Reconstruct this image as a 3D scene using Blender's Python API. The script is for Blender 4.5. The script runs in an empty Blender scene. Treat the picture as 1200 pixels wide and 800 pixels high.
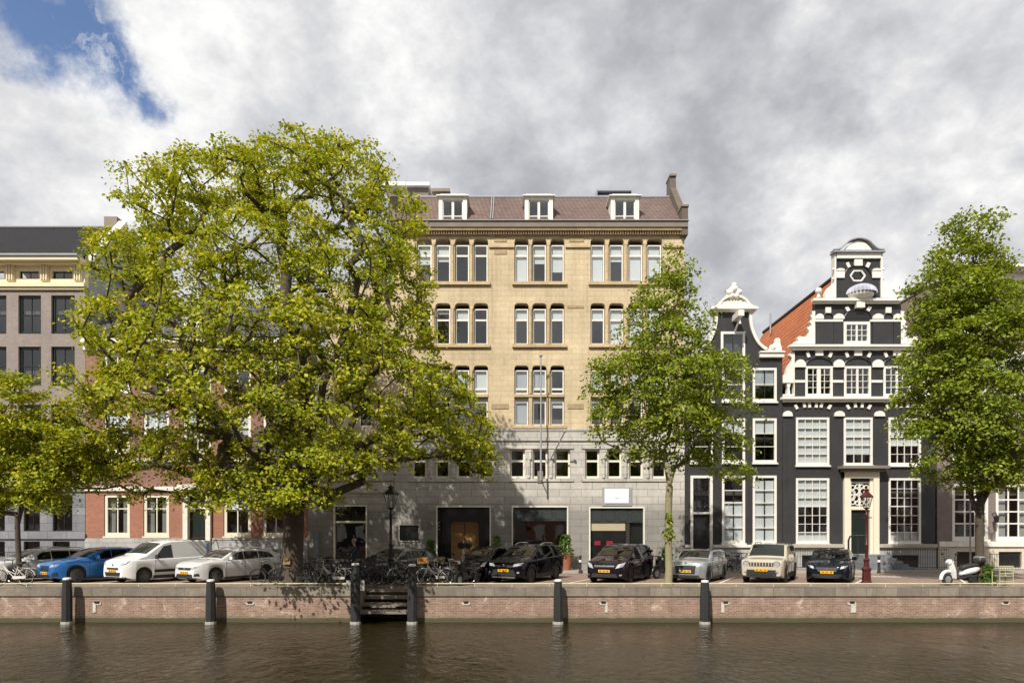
import bpy, bmesh, math, random
import numpy as np
from mathutils import Vector, Matrix
from mathutils.geometry import tessellate_polygon
R = math.radians
PI = math.pi
sc = bpy.context.scene
C = sc.collection

# ------------------------------------------------------------------ camera
F_PX, HOR, CAMZ, DF = 783.0, 620.0, 2.35, 38.0   # focal length in 1200px units, horizon row, eye height, facade distance
cam_d = bpy.data.cameras.new('camera')
cam = bpy.data.objects.new('camera', cam_d)
C.objects.link(cam)
cam.location = (0, 0, CAMZ)
cam.rotation_euler = (R(90), 0, 0)
cam_d.sensor_width = 36
cam_d.lens = 36 * F_PX / 1200
cam_d.shift_y = (HOR - 400) / 1200
cam_d.clip_end = 3000
sc.camera = cam

# ------------------------------------------------------------------ sky and sun
SUN_AZ, SUN_EL = R(27), R(46)      # sun behind the camera, to its left
S = Vector((-math.sin(SUN_AZ) * math.cos(SUN_EL), -math.cos(SUN_AZ) * math.cos(SUN_EL), math.sin(SUN_EL)))
sun_d = bpy.data.lights.new('sun', 'SUN')
sun_d.energy = 5.0
sun_d.angle = R(0.53)
sun_d.color = (1.0, 0.94, 0.85)
sun = bpy.data.objects.new('sun', sun_d)
C.objects.link(sun)
sun.rotation_euler = (-S).to_track_quat('-Z', 'Y').to_euler()

sc.view_settings.view_transform = 'Standard'
sc.view_settings.look = 'None'
sc.view_settings.exposure = 0.2
sc.view_settings.gamma = 1.0
sc.cycles.max_bounces = 6
sc.cycles.transparent_max_bounces = 12
sc.cycles.use_adaptive_sampling = True
sc.cycles.use_denoising = True

w = bpy.data.worlds.new('World')
sc.world = w
w.use_nodes = True
nt = w.node_tree
N, Lk = nt.nodes, nt.links
for n in list(N): N.remove(n)
def nd(nt_, t, **kw):
    n = nt_.nodes.new(t)
    for k, v in kw.items():
        setattr(n, k, v)
    return n
def mth(nt_, op, a, b=None, c=None, clamp=False):
    n = nt_.nodes.new('ShaderNodeMath'); n.operation = op; n.use_clamp = clamp
    for i, v in enumerate((a, b, c)):
        if v is None: continue
        if isinstance(v, (int, float)): n.inputs[i].default_value = v
        else: nt_.links.new(v, n.inputs[i])
    return n.outputs[0]
def noise(nt_, vec, scale, detail=4, rough=.5, dist=0.0):
    n = nt_.nodes.new('ShaderNodeTexNoise')
    n.inputs['Scale'].default_value = scale; n.inputs['Detail'].default_value = detail
    n.inputs['Roughness'].default_value = rough; n.inputs['Distortion'].default_value = dist
    if vec is not None: nt_.links.new(vec, n.inputs['Vector'])
    return n
def ramp(nt_, fac, stops):
    n = nt_.nodes.new('ShaderNodeValToRGB')
    e = n.color_ramp.elements
    while len(e) < len(stops): e.new(0.5)
    for el, (p, c) in zip(e, stops):
        el.position = p; el.color = (c[0], c[1], c[2], 1) if not isinstance(c, (int, float)) else (c, c, c, 1)
    nt_.links.new(fac, n.inputs[0])
    return n.outputs[0]
def mixc(nt_, fac, a, b, mode='MIX'):
    n = nt_.nodes.new('ShaderNodeMix'); n.data_type = 'RGBA'; n.blend_type = mode
    for s, v in ((n.inputs[0], fac), (n.inputs[6], a), (n.inputs[7], b)):
        if isinstance(v, (int, float)): s.default_value = v
        elif isinstance(v, tuple): s.default_value = (v[0], v[1], v[2], 1)
        else: nt_.links.new(v, s)
    return n.outputs[2]
out = nd(nt, 'ShaderNodeOutputWorld')
bg = nd(nt, 'ShaderNodeBackground'); bg.inputs[1].default_value = 0.1
sky = nd(nt, 'ShaderNodeTexSky'); sky.sky_type = 'NISHITA'; sky.sun_disc = False
sky.sun_elevation = SUN_EL
sky.sun_rotation = math.atan2(S.x, S.y)
sky.air_density = 1.0; sky.dust_density = 0.4; sky.ozone_density = 1.5
tc = nd(nt, 'ShaderNodeTexCoord')
dirv = tc.outputs['Generated']
def px_dir(px, py):
    return Vector(((px - 600) / F_PX, 1.0, (HOR - py) / F_PX)).normalized()
def blob(px, py, r0, r1, vec):
    """1 inside angular radius r0 (px), 0 outside r1"""
    d = px_dir(px, py)
    n = nt.nodes.new('ShaderNodeVectorMath'); n.operation = 'DISTANCE'
    Lk.new(vec, n.inputs[0]); n.inputs[1].default_value = d
    m = nt.nodes.new('ShaderNodeMapRange'); m.interpolation_type = 'SMOOTHSTEP'
    Lk.new(n.outputs['Value'], m.inputs[0])
    m.inputs[1].default_value = r0 / F_PX; m.inputs[2].default_value = r1 / F_PX
    m.inputs[3].default_value = 1; m.inputs[4].default_value = 0
    return m.outputs[0]
# warp the direction so that cloud edges are ragged
nw = noise(nt, dirv, 9.0, 9, .62)
vm = nd(nt, 'ShaderNodeVectorMath', operation='SUBTRACT'); Lk.new(nw.outputs['Color'], vm.inputs[0]); vm.inputs[1].default_value = (.5, .5, .5)
vs = nd(nt, 'ShaderNodeVectorMath', operation='SCALE'); Lk.new(vm.outputs[0], vs.inputs[0]); vs.inputs['Scale'].default_value = .2
va = nd(nt, 'ShaderNodeVectorMath', operation='ADD'); Lk.new(dirv, va.inputs[0]); Lk.new(vs.outputs[0], va.inputs[1])
wv = va.outputs[0]
gap = mth(nt, 'MAXIMUM', blob(78, 22, 18, 60, wv), blob(138, 60, 12, 46, wv))
gap = mth(nt, 'MAXIMUM', gap, blob(160, 100, 4, 36, wv))
gap = mth(nt, 'MAXIMUM', gap, blob(105, 45, 14, 60, wv))
nwisp = noise(nt, wv, 14.0, 9, .68, .8)
gap = mth(nt, 'MULTIPLY', gap, ramp(nt, nwisp.outputs[0], [(.34, .4), (.50, 1)]))
mp = nd(nt, 'ShaderNodeMapping'); Lk.new(dirv, mp.inputs[0]); mp.inputs['Scale'].default_value = (1.0, 1.0, 1.35); mp.inputs['Rotation'].default_value = (0, R(25), 0); mp.inputs['Location'].default_value = (3.1, 1.7, .4)
n1 = noise(nt, mp.outputs[0], 3.6, 11, .58, .08)
n2 = noise(nt, mp.outputs[0], 11.0, 9, .62, .1)
base = mth(nt, 'ADD', mth(nt, 'MULTIPLY', n1.outputs[0], .62), mth(nt, 'MULTIPLY', n2.outputs[0], .38))
def add_blob(base, px, py, r, amt):
    return mth(nt, 'ADD', base, mth(nt, 'MULTIPLY', blob(px, py, r * .1, r, wv), amt))
for b in ((740, 90, 260, -.10), (900, 130, 190, -.08), (1000, 240, 150, .15), (420, 90, 200, .08), (80, 170, 170, .06), (250, 60, 130, .03),
          (880, 330, 110, -.05), (560, 180, 110, -.05), (1130, 60, 130, .03), (620, 20, 130, .01), (40, 240, 90, .02), (1150, 230, 80, .07), (850,30,90,-.04)):
    base = add_blob(base, *b)
cl = ramp(nt, base, [(.25, (3.1, 3.2, 3.5)), (.37, (4.1, 4.2, 4.5)), (.46, (5.4, 5.5, 5.75)), (.53, (6.8, 6.8, 6.9)), (.61, (8.7, 8.7, 8.6))])
skyc = mixc(nt, 1.0, sky.outputs[0], (1.25, 1.25, 1.35), 'MULTIPLY')
fin = mixc(nt, gap, cl, skyc)
Lk.new(fin, bg.inputs[0]); Lk.new(bg.outputs[0], out.inputs[0])

# ------------------------------------------------------------------ materials
MATS = {}
def new_mat(name):
    m = bpy.data.materials.new(name); m.use_nodes = True
    t = m.node_tree
    p = t.nodes['Principled BSDF']
    MATS[name] = m
    return m, t, p
def wall_vec(t):
    """facade coordinates: metres along the wall and up, whichever way the wall faces"""
    g = t.nodes.new('ShaderNodeNewGeometry')
    s = t.nodes.new('ShaderNodeSeparateXYZ'); t.links.new(g.outputs['Position'], s.inputs[0])
    c = t.nodes.new('ShaderNodeCombineXYZ')
    t.links.new(mth(t, 'ADD', s.outputs[0], s.outputs[1]), c.inputs[0]); t.links.new(s.outputs[2], c.inputs[1])
    return c.outputs[0], g.outputs['Position'], s
def plain(name, col, rough=.6, metal=0.0, var=.12, scale=3.0, bump=0.0, coat=0.0, spec=None, bscale=None):
    m, t, p = new_mat(name)
    tcn = t.nodes.new('ShaderNodeTexCoord')
    n = noise(t, tcn.outputs['Object'], scale, 5, .6)
    f = mth(t, 'MULTIPLY_ADD', n.outputs[0], 2 * var, 1 - var)
    c = mixc(t, 1.0, col, (1, 1, 1), 'MULTIPLY')
    v = t.nodes.new('ShaderNodeVectorMath'); v.operation = 'SCALE'; t.links.new(c, v.inputs[0]); t.links.new(f, v.inputs['Scale'])
    t.links.new(v.outputs[0], p.inputs['Base Color'])
    p.inputs['Roughness'].default_value = rough; p.inputs['Metallic'].default_value = metal
    if coat: p.inputs['Coat Weight'].default_value = coat; p.inputs['Coat Roughness'].default_value = .04
    if spec is not None: p.inputs['Specular IOR Level'].default_value = spec
    if bump:
        b = t.nodes.new('ShaderNodeBump'); b.inputs['Strength'].default_value = bump; b.inputs['Distance'].default_value = .02
        nb = noise(t, tcn.outputs['Object'], bscale or scale * 8, 5, .6)
        t.links.new(nb.outputs[0], b.inputs['Height']); t.links.new(b.outputs[0], p.inputs['Normal'])
    return m
def brick(name, c1, c2, mortar, bw=.22, bh=.065, ms=.012, rough=.85, stain=.25, bias=0.0, msmooth=.3, algae=False, bumpd=.006, white=0.0, sscale=.5, base_dirt=None, offset=.5):
    m, t, p = new_mat(name)
    v, pos, sep = wall_vec(t)
    b = t.nodes.new('ShaderNodeTexBrick'); t.links.new(v, b.inputs['Vector'])
    b.inputs['Scale'].default_value = 1.0
    b.inputs['Color1'].default_value = (*c1, 1); b.inputs['Color2'].default_value = (*c2, 1); b.inputs['Mortar'].default_value = (*mortar, 1)
    b.inputs['Brick Width'].default_value = bw; b.inputs['Row Height'].default_value = bh
    b.inputs['Mortar Size'].default_value = ms; b.inputs['Mortar Smooth'].default_value = msmooth; b.inputs['Bias'].default_value = bias
    b.offset = offset
    n = noise(t, pos, sscale, 7, .65, .3)
    f = mth(t, 'MULTIPLY_ADD', n.outputs[0], 2 * stain * 1.6, 1 - stain * 1.6)
    n3 = noise(t, pos, 6.0, 5, .7)
    f = mth(t, 'MULTIPLY', f, mth(t, 'MULTIPLY_ADD', n3.outputs[0], .5, .75))
    sc_ = t.nodes.new('ShaderNodeVectorMath'); sc_.operation = 'SCALE'; t.links.new(b.outputs['Color'], sc_.inputs[0]); t.links.new(f, sc_.inputs['Scale'])
    col = sc_.outputs[0]
    # faint vertical run-off streaks
    mpn = t.nodes.new('ShaderNodeMapping'); t.links.new(pos, mpn.inputs[0]); mpn.inputs['Scale'].default_value = (2.2, 2.2, .12)
    ns = noise(t, mpn.outputs[0], 1.3, 6, .7)
    k = ramp(t, ns.outputs[0], [(.48, 0), (.72, 1)])
    col = mixc(t, mth(t, 'MULTIPLY', k, stain * .9), col, (.05, .045, .04))
    if white:
        nw_ = noise(t, pos, 1.6, 8, .75, .6)
        kw = ramp(t, nw_.outputs[0], [(.56, 0), (.68, 1)])
        col = mixc(t, mth(t, 'MULTIPLY', kw, white), col, (.62, .55, .48))
    if base_dirt:
        z0, z1, dc, am = base_dirt
        nn = noise(t, pos, 1.1, 7, .7)
        zz = mth(t, 'ADD', sep.outputs[2], mth(t, 'MULTIPLY', nn.outputs[0], 1.4))
        mr = t.nodes.new('ShaderNodeMapRange'); t.links.new(zz, mr.inputs[0]); mr.inputs[1].default_value = z0; mr.inputs[2].default_value = z1; mr.inputs[3].default_value = am; mr.inputs[4].default_value = 0
        col = mixc(t, mr.outputs[0], col, dc)
    if algae:
        nn = noise(t, pos, 2.5, 6, .7)
        zz = mth(t, 'ADD', sep.outputs[2], mth(t, 'MULTIPLY', nn.outputs[0], -.16))
        kk = ramp(t, mth(t, 'ADD', zz, 1.6), [(.27, 1), (.33, 0)])
        col = mixc(t, kk, col, (.022, .026, .012))
        kk2 = ramp(t, mth(t, 'ADD', zz, 1.6), [(.32, 1), (.46, 0)])
        col = mixc(t, mth(t, 'MULTIPLY', kk2, .45), col, (.16, .14, .08))
    t.links.new(col, p.inputs['Base Color'])
    p.inputs['Roughness'].default_value = rough
    bm_ = t.nodes.new('ShaderNodeBump'); bm_.inputs['Strength'].default_value = .6; bm_.inputs['Distance'].default_value = bumpd
    h = mth(t, 'ADD', mth(t, 'MULTIPLY', b.outputs['Fac'], -1.0), mth(t, 'MULTIPLY', n3.outputs[0], .6))
    t.links.new(h, bm_.inputs['Height']); t.links.new(bm_.outputs[0], p.inputs['Normal'])
    return m
def glass_mat(name, tint=(.75, .8, .8), refl=1.6, rough=.01, wav=.004):
    m, t, p = new_mat(name)
    t.nodes.remove(p)
    o = t.nodes['Material Output']
    tr = t.nodes.new('ShaderNodeBsdfTransparent'); tr.inputs[0].default_value = (*tint, 1)
    gl = t.nodes.new('ShaderNodeBsdfGlossy'); gl.inputs['Roughness'].default_value = rough
    gg = t.nodes.new('ShaderNodeNewGeometry')
    dt = t.nodes.new('ShaderNodeVectorMath'); dt.operation = 'DOT_PRODUCT'; t.links.new(gg.outputs['Normal'], dt.inputs[0]); t.links.new(gg.outputs['Incoming'], dt.inputs[1])
    om = mth(t, 'SUBTRACT', 1.0, mth(t, 'ABSOLUTE', dt.outputs['Value']))
    f = mth(t, 'MULTIPLY', mth(t, 'MULTIPLY_ADD', mth(t, 'POWER', om, 5.0), .92, .06), refl, clamp=True)
    mx = t.nodes.new('ShaderNodeMixShader'); t.links.new(f, mx.inputs[0]); t.links.new(tr.outputs[0], mx.inputs[1]); t.links.new(gl.outputs[0], mx.inputs[2])
    g = t.nodes.new('ShaderNodeNewGeometry')
    b = t.nodes.new('ShaderNodeBump'); b.inputs['Strength'].default_value = 1; b.inputs['Distance'].default_value = wav
    n = noise(t, g.outputs['Position'], 1.4, 2, .5); t.links.new(n.outputs[0], b.inputs['Height']); t.links.new(b.outputs[0], gl.inputs['Normal'])
    t.links.new(mx.outputs[0], o.inputs[0])
    return m
M = {}
M['yellow_brick'] = brick('yellow_brick', (.56, .455, .30), (.515, .41, .26), (.43, .34, .215), bw=.9, bh=.30, ms=.012, stain=.26, sscale=.45)
M['yellow_stone'] = brick('yellow_stone', (.56, .43, .26), (.47, .35, .20), (.30, .22, .14), bw=1.4, bh=.5, ms=.012, stain=.22)
M['grey_stone'] = brick('grey_stone', (.53, .50, .45), (.43, .41, .375), (.24, .23, .215), bw=1.25, bh=.42, ms=.016, stain=.22, base_dirt=(3.9, 5.0, (.12, .115, .105), .62), sscale=.6)
M['trim_stone'] = plain('trim_stone', (.40, .36, .29), .85, var=.3, scale=1.5, bump=.3)
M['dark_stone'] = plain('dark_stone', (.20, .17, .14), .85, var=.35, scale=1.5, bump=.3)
M['plinth_stone'] = brick('plinth_stone', (.44, .44, .43), (.36, .36, .36), (.2, .2, .2), bw=1.0, bh=.4, ms=.012, stain=.25)
M['bluegrey_stone'] = brick('bluegrey_stone', (.22, .23, .25), (.17, .18, .20), (.1, .1, .11), bw=1.1, bh=.45, ms=.014, stain=.25)
M['red_brick'] = brick('red_brick', (.30, .135, .105), (.235, .10, .08), (.24, .16, .13), stain=.18)
M['orange_brick'] = brick('orange_brick', (.42, .17, .10), (.32, .125, .075), (.27, .16, .115), stain=.15)
M['brown_brick'] = brick('brown_brick', (.31, .25, .225), (.25, .20, .18), (.24, .215, .2), stain=.16)
M['purple_brick'] = brick('purple_brick', (.24, .175, .155), (.19, .135, .125), (.21, .185, .17), stain=.18)
M['side_plaster'] = plain('side_plaster', (.34, .34, .35), .9, var=.2, scale=.6, bump=.2)
M['black_paint'] = brick('black_paint', (.036, .035, .038), (.027, .026, .029), (.015, .015, .017), bw=.21, bh=.062, ms=.012, rough=.5, stain=.4, sscale=.9, bumpd=.012)
M['quay_brick'] = brick('quay_brick', (.35, .215, .155), (.22, .125, .09), (.34, .27, .21), bw=.21, bh=.07, ms=.013, stain=.34, algae=True, white=.8, bumpd=.016, sscale=1.6)
M['coping'] = brick('coping', (.25, .215, .165), (.18, .155, .125), (.12, .105, .085), bw=1.25, bh=1.0, ms=.012, stain=.42, sscale=1.6)
M['gable_stone'] = plain('gable_stone', (.12, .095, .075), .9, var=.4, scale=1.5, bump=.4)
M['roof_brown'] = brick('roof_brown', (.17, .11, .09), (.13, .085, .072), (.07, .05, .045), bw=.25, bh=.16, ms=.02, stain=.3, bumpd=.02)
M['roof_black'] = plain('roof_black', (.075, .072, .075), .45, var=.5, scale=9)
M['roof_orange'] = brick('roof_orange', (.62, .20, .065), (.50, .14, .045), (.22, .07, .03), bw=.26, bh=.20, ms=.035, stain=.25, bumpd=.04)
M['roof_slate'] = brick('roof_slate', (.09, .09, .10), (.07, .07, .08), (.03, .03, .03), bw=.25, bh=.2, ms=.012, stain=.2)
M['white_paint'] = plain('white_paint', (.72, .70, .64), .5, var=.16, scale=3)
M['white_stone'] = plain('white_stone', (.74, .71, .64), .65, var=.3, scale=4, bump=.4)
M['cream_paint'] = plain('cream_paint', (.72, .62, .42), .55, var=.08, scale=2.5)
M['cream_stone'] = plain('cream_stone', (.72, .67, .54), .6, var=.1, scale=2.5)
M['blind'] = plain('blind', (.80, .80, .78), .8, var=.04, scale=1)
M['blind_grey'] = plain('blind_grey', (.50, .52, .54), .8, var=.06, scale=1)
M['curtain'] = plain('curtain', (.42, .40, .37), .9, var=.15, scale=4)
M['glass'] = glass_mat('window_glass', (.80, .84, .86), 2.4)
M['car_glass'] = glass_mat('car_glass', (.20, .23, .23), 1.6, wav=.0)
M['lamp_glass'] = glass_mat('lamp_glass', (.9, .92, .9), 1.2, wav=.0)
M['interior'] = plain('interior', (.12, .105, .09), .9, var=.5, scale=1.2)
M['black_metal'] = plain('black_metal', (.015, .015, .017), .4, var=.2)
M['black_gloss'] = plain('black_gloss', (.012, .014, .013), .18, var=.2, coat=.5)
M['dark_green'] = plain('dark_green', (.012, .020, .017), .3, var=.2)
M['panel_green'] = plain('panel_green', (.028, .038, .036), .5, var=.15)
M['wood_door'] = plain('wood_door', (.32, .17, .06), .5, var=.3, scale=4)
M['beige_panel'] = plain('beige_panel', (.42, .36, .24), .7, var=.1)
M['lead'] = plain('lead', (.30, .31, .34), .5, var=.2, scale=3)
M['lavender_shell'] = plain('lavender_shell', (.36, .37, .44), .55, var=.2, scale=5)
M['red_iron'] = plain('red_iron', (.07, .012, .010), .4, var=.25, scale=4)
M['rail'] = plain('rail', (.55, .52, .36), .6, metal=0, var=.3, scale=3)
M['pole_black'] = plain('pole_black', (.022, .022, .022), .8, var=.7, scale=5, bump=.5)
M['pole_cap'] = plain('pole_cap', (.75, .75, .73), .6, var=.15)
M['pole_foot'] = plain('pole_foot', (.30, .29, .25), .8, var=.3)
M['wood_grey'] = plain('wood_grey', (.20, .17, .14), .85, var=.4, scale=4, bump=.4)
M['bark'] = plain('bark', (.085, .065, .048), .95, var=.5, scale=7, bump=1.0, bscale=26)
M['bark_pale'] = plain('bark_pale', (.26, .23, .13), .95, var=.4, scale=7, bump=.8, bscale=30)
M['tyre'] = plain('tyre', (.018, .018, .018), .85, var=.2)
M['alloy'] = plain('alloy', (.42, .43, .44), .35, metal=.7, var=.1)
M['chrome'] = plain('chrome', (.6, .61, .62), .18, metal=.9, var=.05)
M['dark_plastic'] = plain('dark_plastic', (.022, .023, .024), .55, var=.2)
M['plate_yellow'] = plain('plate_yellow', (.80, .42, .02), .5, var=.05)
M['plinth_cream'] = plain('plinth_cream', (.56, .51, .42), .75, var=.25, scale=2.5, bump=.2)
M['headlight'] = plain('headlight', (.55, .58, .60), .12, var=.25, scale=14, coat=1.0, metal=.4)
M['tail_red'] = plain('tail_red', (.35, .01, .01), .2, var=.1, coat=.8)
M['cushion'] = plain('cushion', (.03, .025, .022), .6, var=.2)
M['orange_crate'] = plain('orange_crate', (.55, .24, .05), .7, var=.15)
M['wicker'] = plain('wicker', (.25, .16, .07), .8, var=.3, scale=20)
M['terracotta'] = plain('terracotta', (.32, .12, .06), .8, var=.2)
M['skin'] = plain('skin', (.50, .31, .22), .6, var=.06)
M['jacket'] = plain('jacket', (.035, .045, .07), .85, var=.2, scale=8)
M['trousers'] = plain('trousers', (.03, .035, .05), .85, var=.2, scale=8)
M['hair_grey'] = plain('hair_grey', (.30, .28, .26), .8, var=.2, scale=20)
M['red_sign'] = plain('red_sign', (.22, .012, .025), .5, var=.05)
M['sign_white'] = plain('sign_white', (.86, .86, .86), .4, var=.02)
M['ink_grey'] = plain('ink_grey', (.30, .30, .31), .6, var=.1)
M['blue_ink'] = plain('blue_ink', (.03, .12, .42), .5, var=.05)
M['bench_paint'] = plain('bench_paint', (.40, .39, .22), .6, var=.2, scale=6)
M['green_door'] = plain('green_door', (.014, .022, .018), .35, var=.1)
def paint(name, col, metal=0.0, rough=.32):
    M[name] = plain(name, col, rough, metal=metal, var=.03, scale=1, coat=1.0 if max(col) > .05 else .7, spec=.1 if max(col) > .05 else .0)
paint('car_blue', (.025, .155, .46), .25)
paint('car_white', (.80, .81, .81))
paint('car_silver_white', (.66, .67, .67), .1)
paint('car_silver', (.34, .36, .37), .45)
paint('car_black', (.004, .004, .006))
paint('car_plum', (.012, .007, .011))
paint('car_dark_blue', (.006, .009, .014))
paint('car_grey', (.07, .075, .08), .2)
paint('car_beige', (.46, .41, .32))
paint('scooter_white', (.70, .71, .71))
def bikepaint(n, c): M[n] = plain(n, c, .35, var=.1, coat=.4)
bikepaint('bike_black', (.014, .014, .015)); bikepaint('bike_white', (.62, .60, .55)); bikepaint('bike_blue', (.03, .07, .16))
bikepaint('bike_green', (.03, .07, .045)); bikepaint('bike_grey', (.20, .21, .22)); bikepaint('bike_red', (.22, .02, .015)); bikepaint('bike_teal', (.05, .2, .2))

# street paving
def paving(name, c1, c2, mo, bw, bh, stain=.3):
    m, t, p = new_mat(name)
    g = t.nodes.new('ShaderNodeNewGeometry')
    b = t.nodes.new('ShaderNodeTexBrick'); t.links.new(g.outputs['Position'], b.inputs['Vector'])
    b.inputs['Scale'].default_value = 1; b.inputs['Brick Width'].default_value = bw; b.inputs['Row Height'].default_value = bh
    b.inputs['Mortar Size'].default_value = .008
    b.inputs['Color1'].default_value = (*c1, 1); b.inputs['Color2'].default_value = (*c2, 1); b.inputs['Mortar'].default_value = (*mo, 1)
    n = noise(t, g.outputs['Position'], .7, 8, .7, .3); n2_ = noise(t, g.outputs['Position'], 7, 5, .7)
    f = mth(t, 'MULTIPLY', mth(t, 'MULTIPLY_ADD', n.outputs[0], 2 * stain * 1.5, 1 - stain * 1.5), mth(t, 'MULTIPLY_ADD', n2_.outputs[0], .7, .65))
    v = t.nodes.new('ShaderNodeVectorMath'); v.operation = 'SCALE'; t.links.new(b.outputs['Color'], v.inputs[0]); t.links.new(f, v.inputs['Scale'])
    t.links.new(v.outputs[0], p.inputs['Base Color']); p.inputs['Roughness'].default_value = .85
    bm_ = t.nodes.new('ShaderNodeBump'); bm_.inputs['Strength'].default_value = .5; bm_.inputs['Distance'].default_value = .01
    t.links.new(n2_.outputs[0], bm_.inputs['Height']); t.links.new(bm_.outputs[0], p.inputs['Normal'])
    return m
M['street'] = paving('street', (.30, .21, .16), (.24, .165, .13), (.14, .11, .09), .21, .07)
M['sidewalk'] = paving('sidewalk', (.30, .24, .20), (.25, .20, .17), (.15, .13, .11), .3, .3)
M['kerb'] = plain('kerb', (.33, .32, .29), .85, var=.25, bump=.3)
M['road_paint'] = plain('road_paint', (.62, .61, .57), .8, var=.3, scale=8)
M['algae_stone'] = plain('algae_stone', (.16, .145, .12), .85, var=.4, scale=3, bump=.3)
# canal water
m, t, p = new_mat('canal_water')
g = t.nodes.new('ShaderNodeNewGeometry')
p.inputs['Base Color'].default_value = (.020, .0145, .005, 1)
p.inputs['Roughness'].default_value = .05; p.inputs['IOR'].default_value = 1.33
mpa = t.nodes.new('ShaderNodeMapping'); t.links.new(g.outputs['Position'], mpa.inputs[0]); mpa.inputs['Scale'].default_value = (2.6, 1.7, 1)
mpa.inputs['Rotation'].default_value = (0, 0, R(12))
na = noise(t, mpa.outputs[0], 1.5, 5, .55, .6)
nb_ = noise(t, mpa.outputs[0], .55, 3, .5, .5)
nc = noise(t, g.outputs['Position'], .16, 3, .5)
h = mth(t, 'ADD', mth(t, 'MULTIPLY', na.outputs[0], mth(t, 'MULTIPLY_ADD', nc.outputs[0], 2.6, -.6)), mth(t, 'MULTIPLY', nb_.outputs[0], .8))
b = t.nodes.new('ShaderNodeBump'); b.inputs['Strength'].default_value = 1.0; b.inputs['Distance'].default_value = .075
t.links.new(h, b.inputs['Height']); t.links.new(b.outputs[0], p.inputs['Normal'])
M['water'] = m
def leaf_mat(name, stops, trans=.38):
    m, t, p = new_mat(name)
    t.nodes.remove(p)
    o = t.nodes['Material Output']
    g = t.nodes.new('ShaderNodeNewGeometry')
    n = noise(t, g.outputs['Position'], .55, 3, .6)
    f = mth(t, 'ADD', mth(t, 'MULTIPLY', g.outputs['Random Per Island'], .55), mth(t, 'MULTIPLY', n.outputs[0], .6))
    c = ramp(t, f, stops)
    d = t.nodes.new('ShaderNodeBsdfPrincipled'); t.links.new(c, d.inputs['Base Color']); d.inputs['Roughness'].default_value = .55
    d.inputs['Specular IOR Level'].default_value = .25
    tl = t.nodes.new('ShaderNodeBsdfTranslucent')
    c2 = mixc(t, 1.0, c, (1.25, 1.15, .5), 'MULTIPLY'); t.links.new(c2, tl.inputs[0])
    mx = t.nodes.new('ShaderNodeMixShader'); mx.inputs[0].default_value = trans
    t.links.new(d.outputs[0], mx.inputs[1]); t.links.new(tl.outputs[0], mx.inputs[2]); t.links.new(mx.outputs[0], o.inputs[0])
    return m
M['leaf_yellow'] = leaf_mat('leaf_yellow', [(.15, (.11, .165, .013)), (.42, (.22, .285, .018)), (.62, (.37, .40, .026)), (.85, (.56, .52, .04))])
M['leaf_green'] = leaf_mat('leaf_green', [(.15, (.10, .145, .014)), (.5, (.19, .255, .021)), (.75, (.29, .35, .032)), (.95, (.45, .47, .05))])
M['leaf_plant'] = leaf_mat('leaf_plant', [(.1, (.03, .07, .012)), (.5, (.065, .13, .022)), (.9, (.15, .22, .04))])

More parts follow.
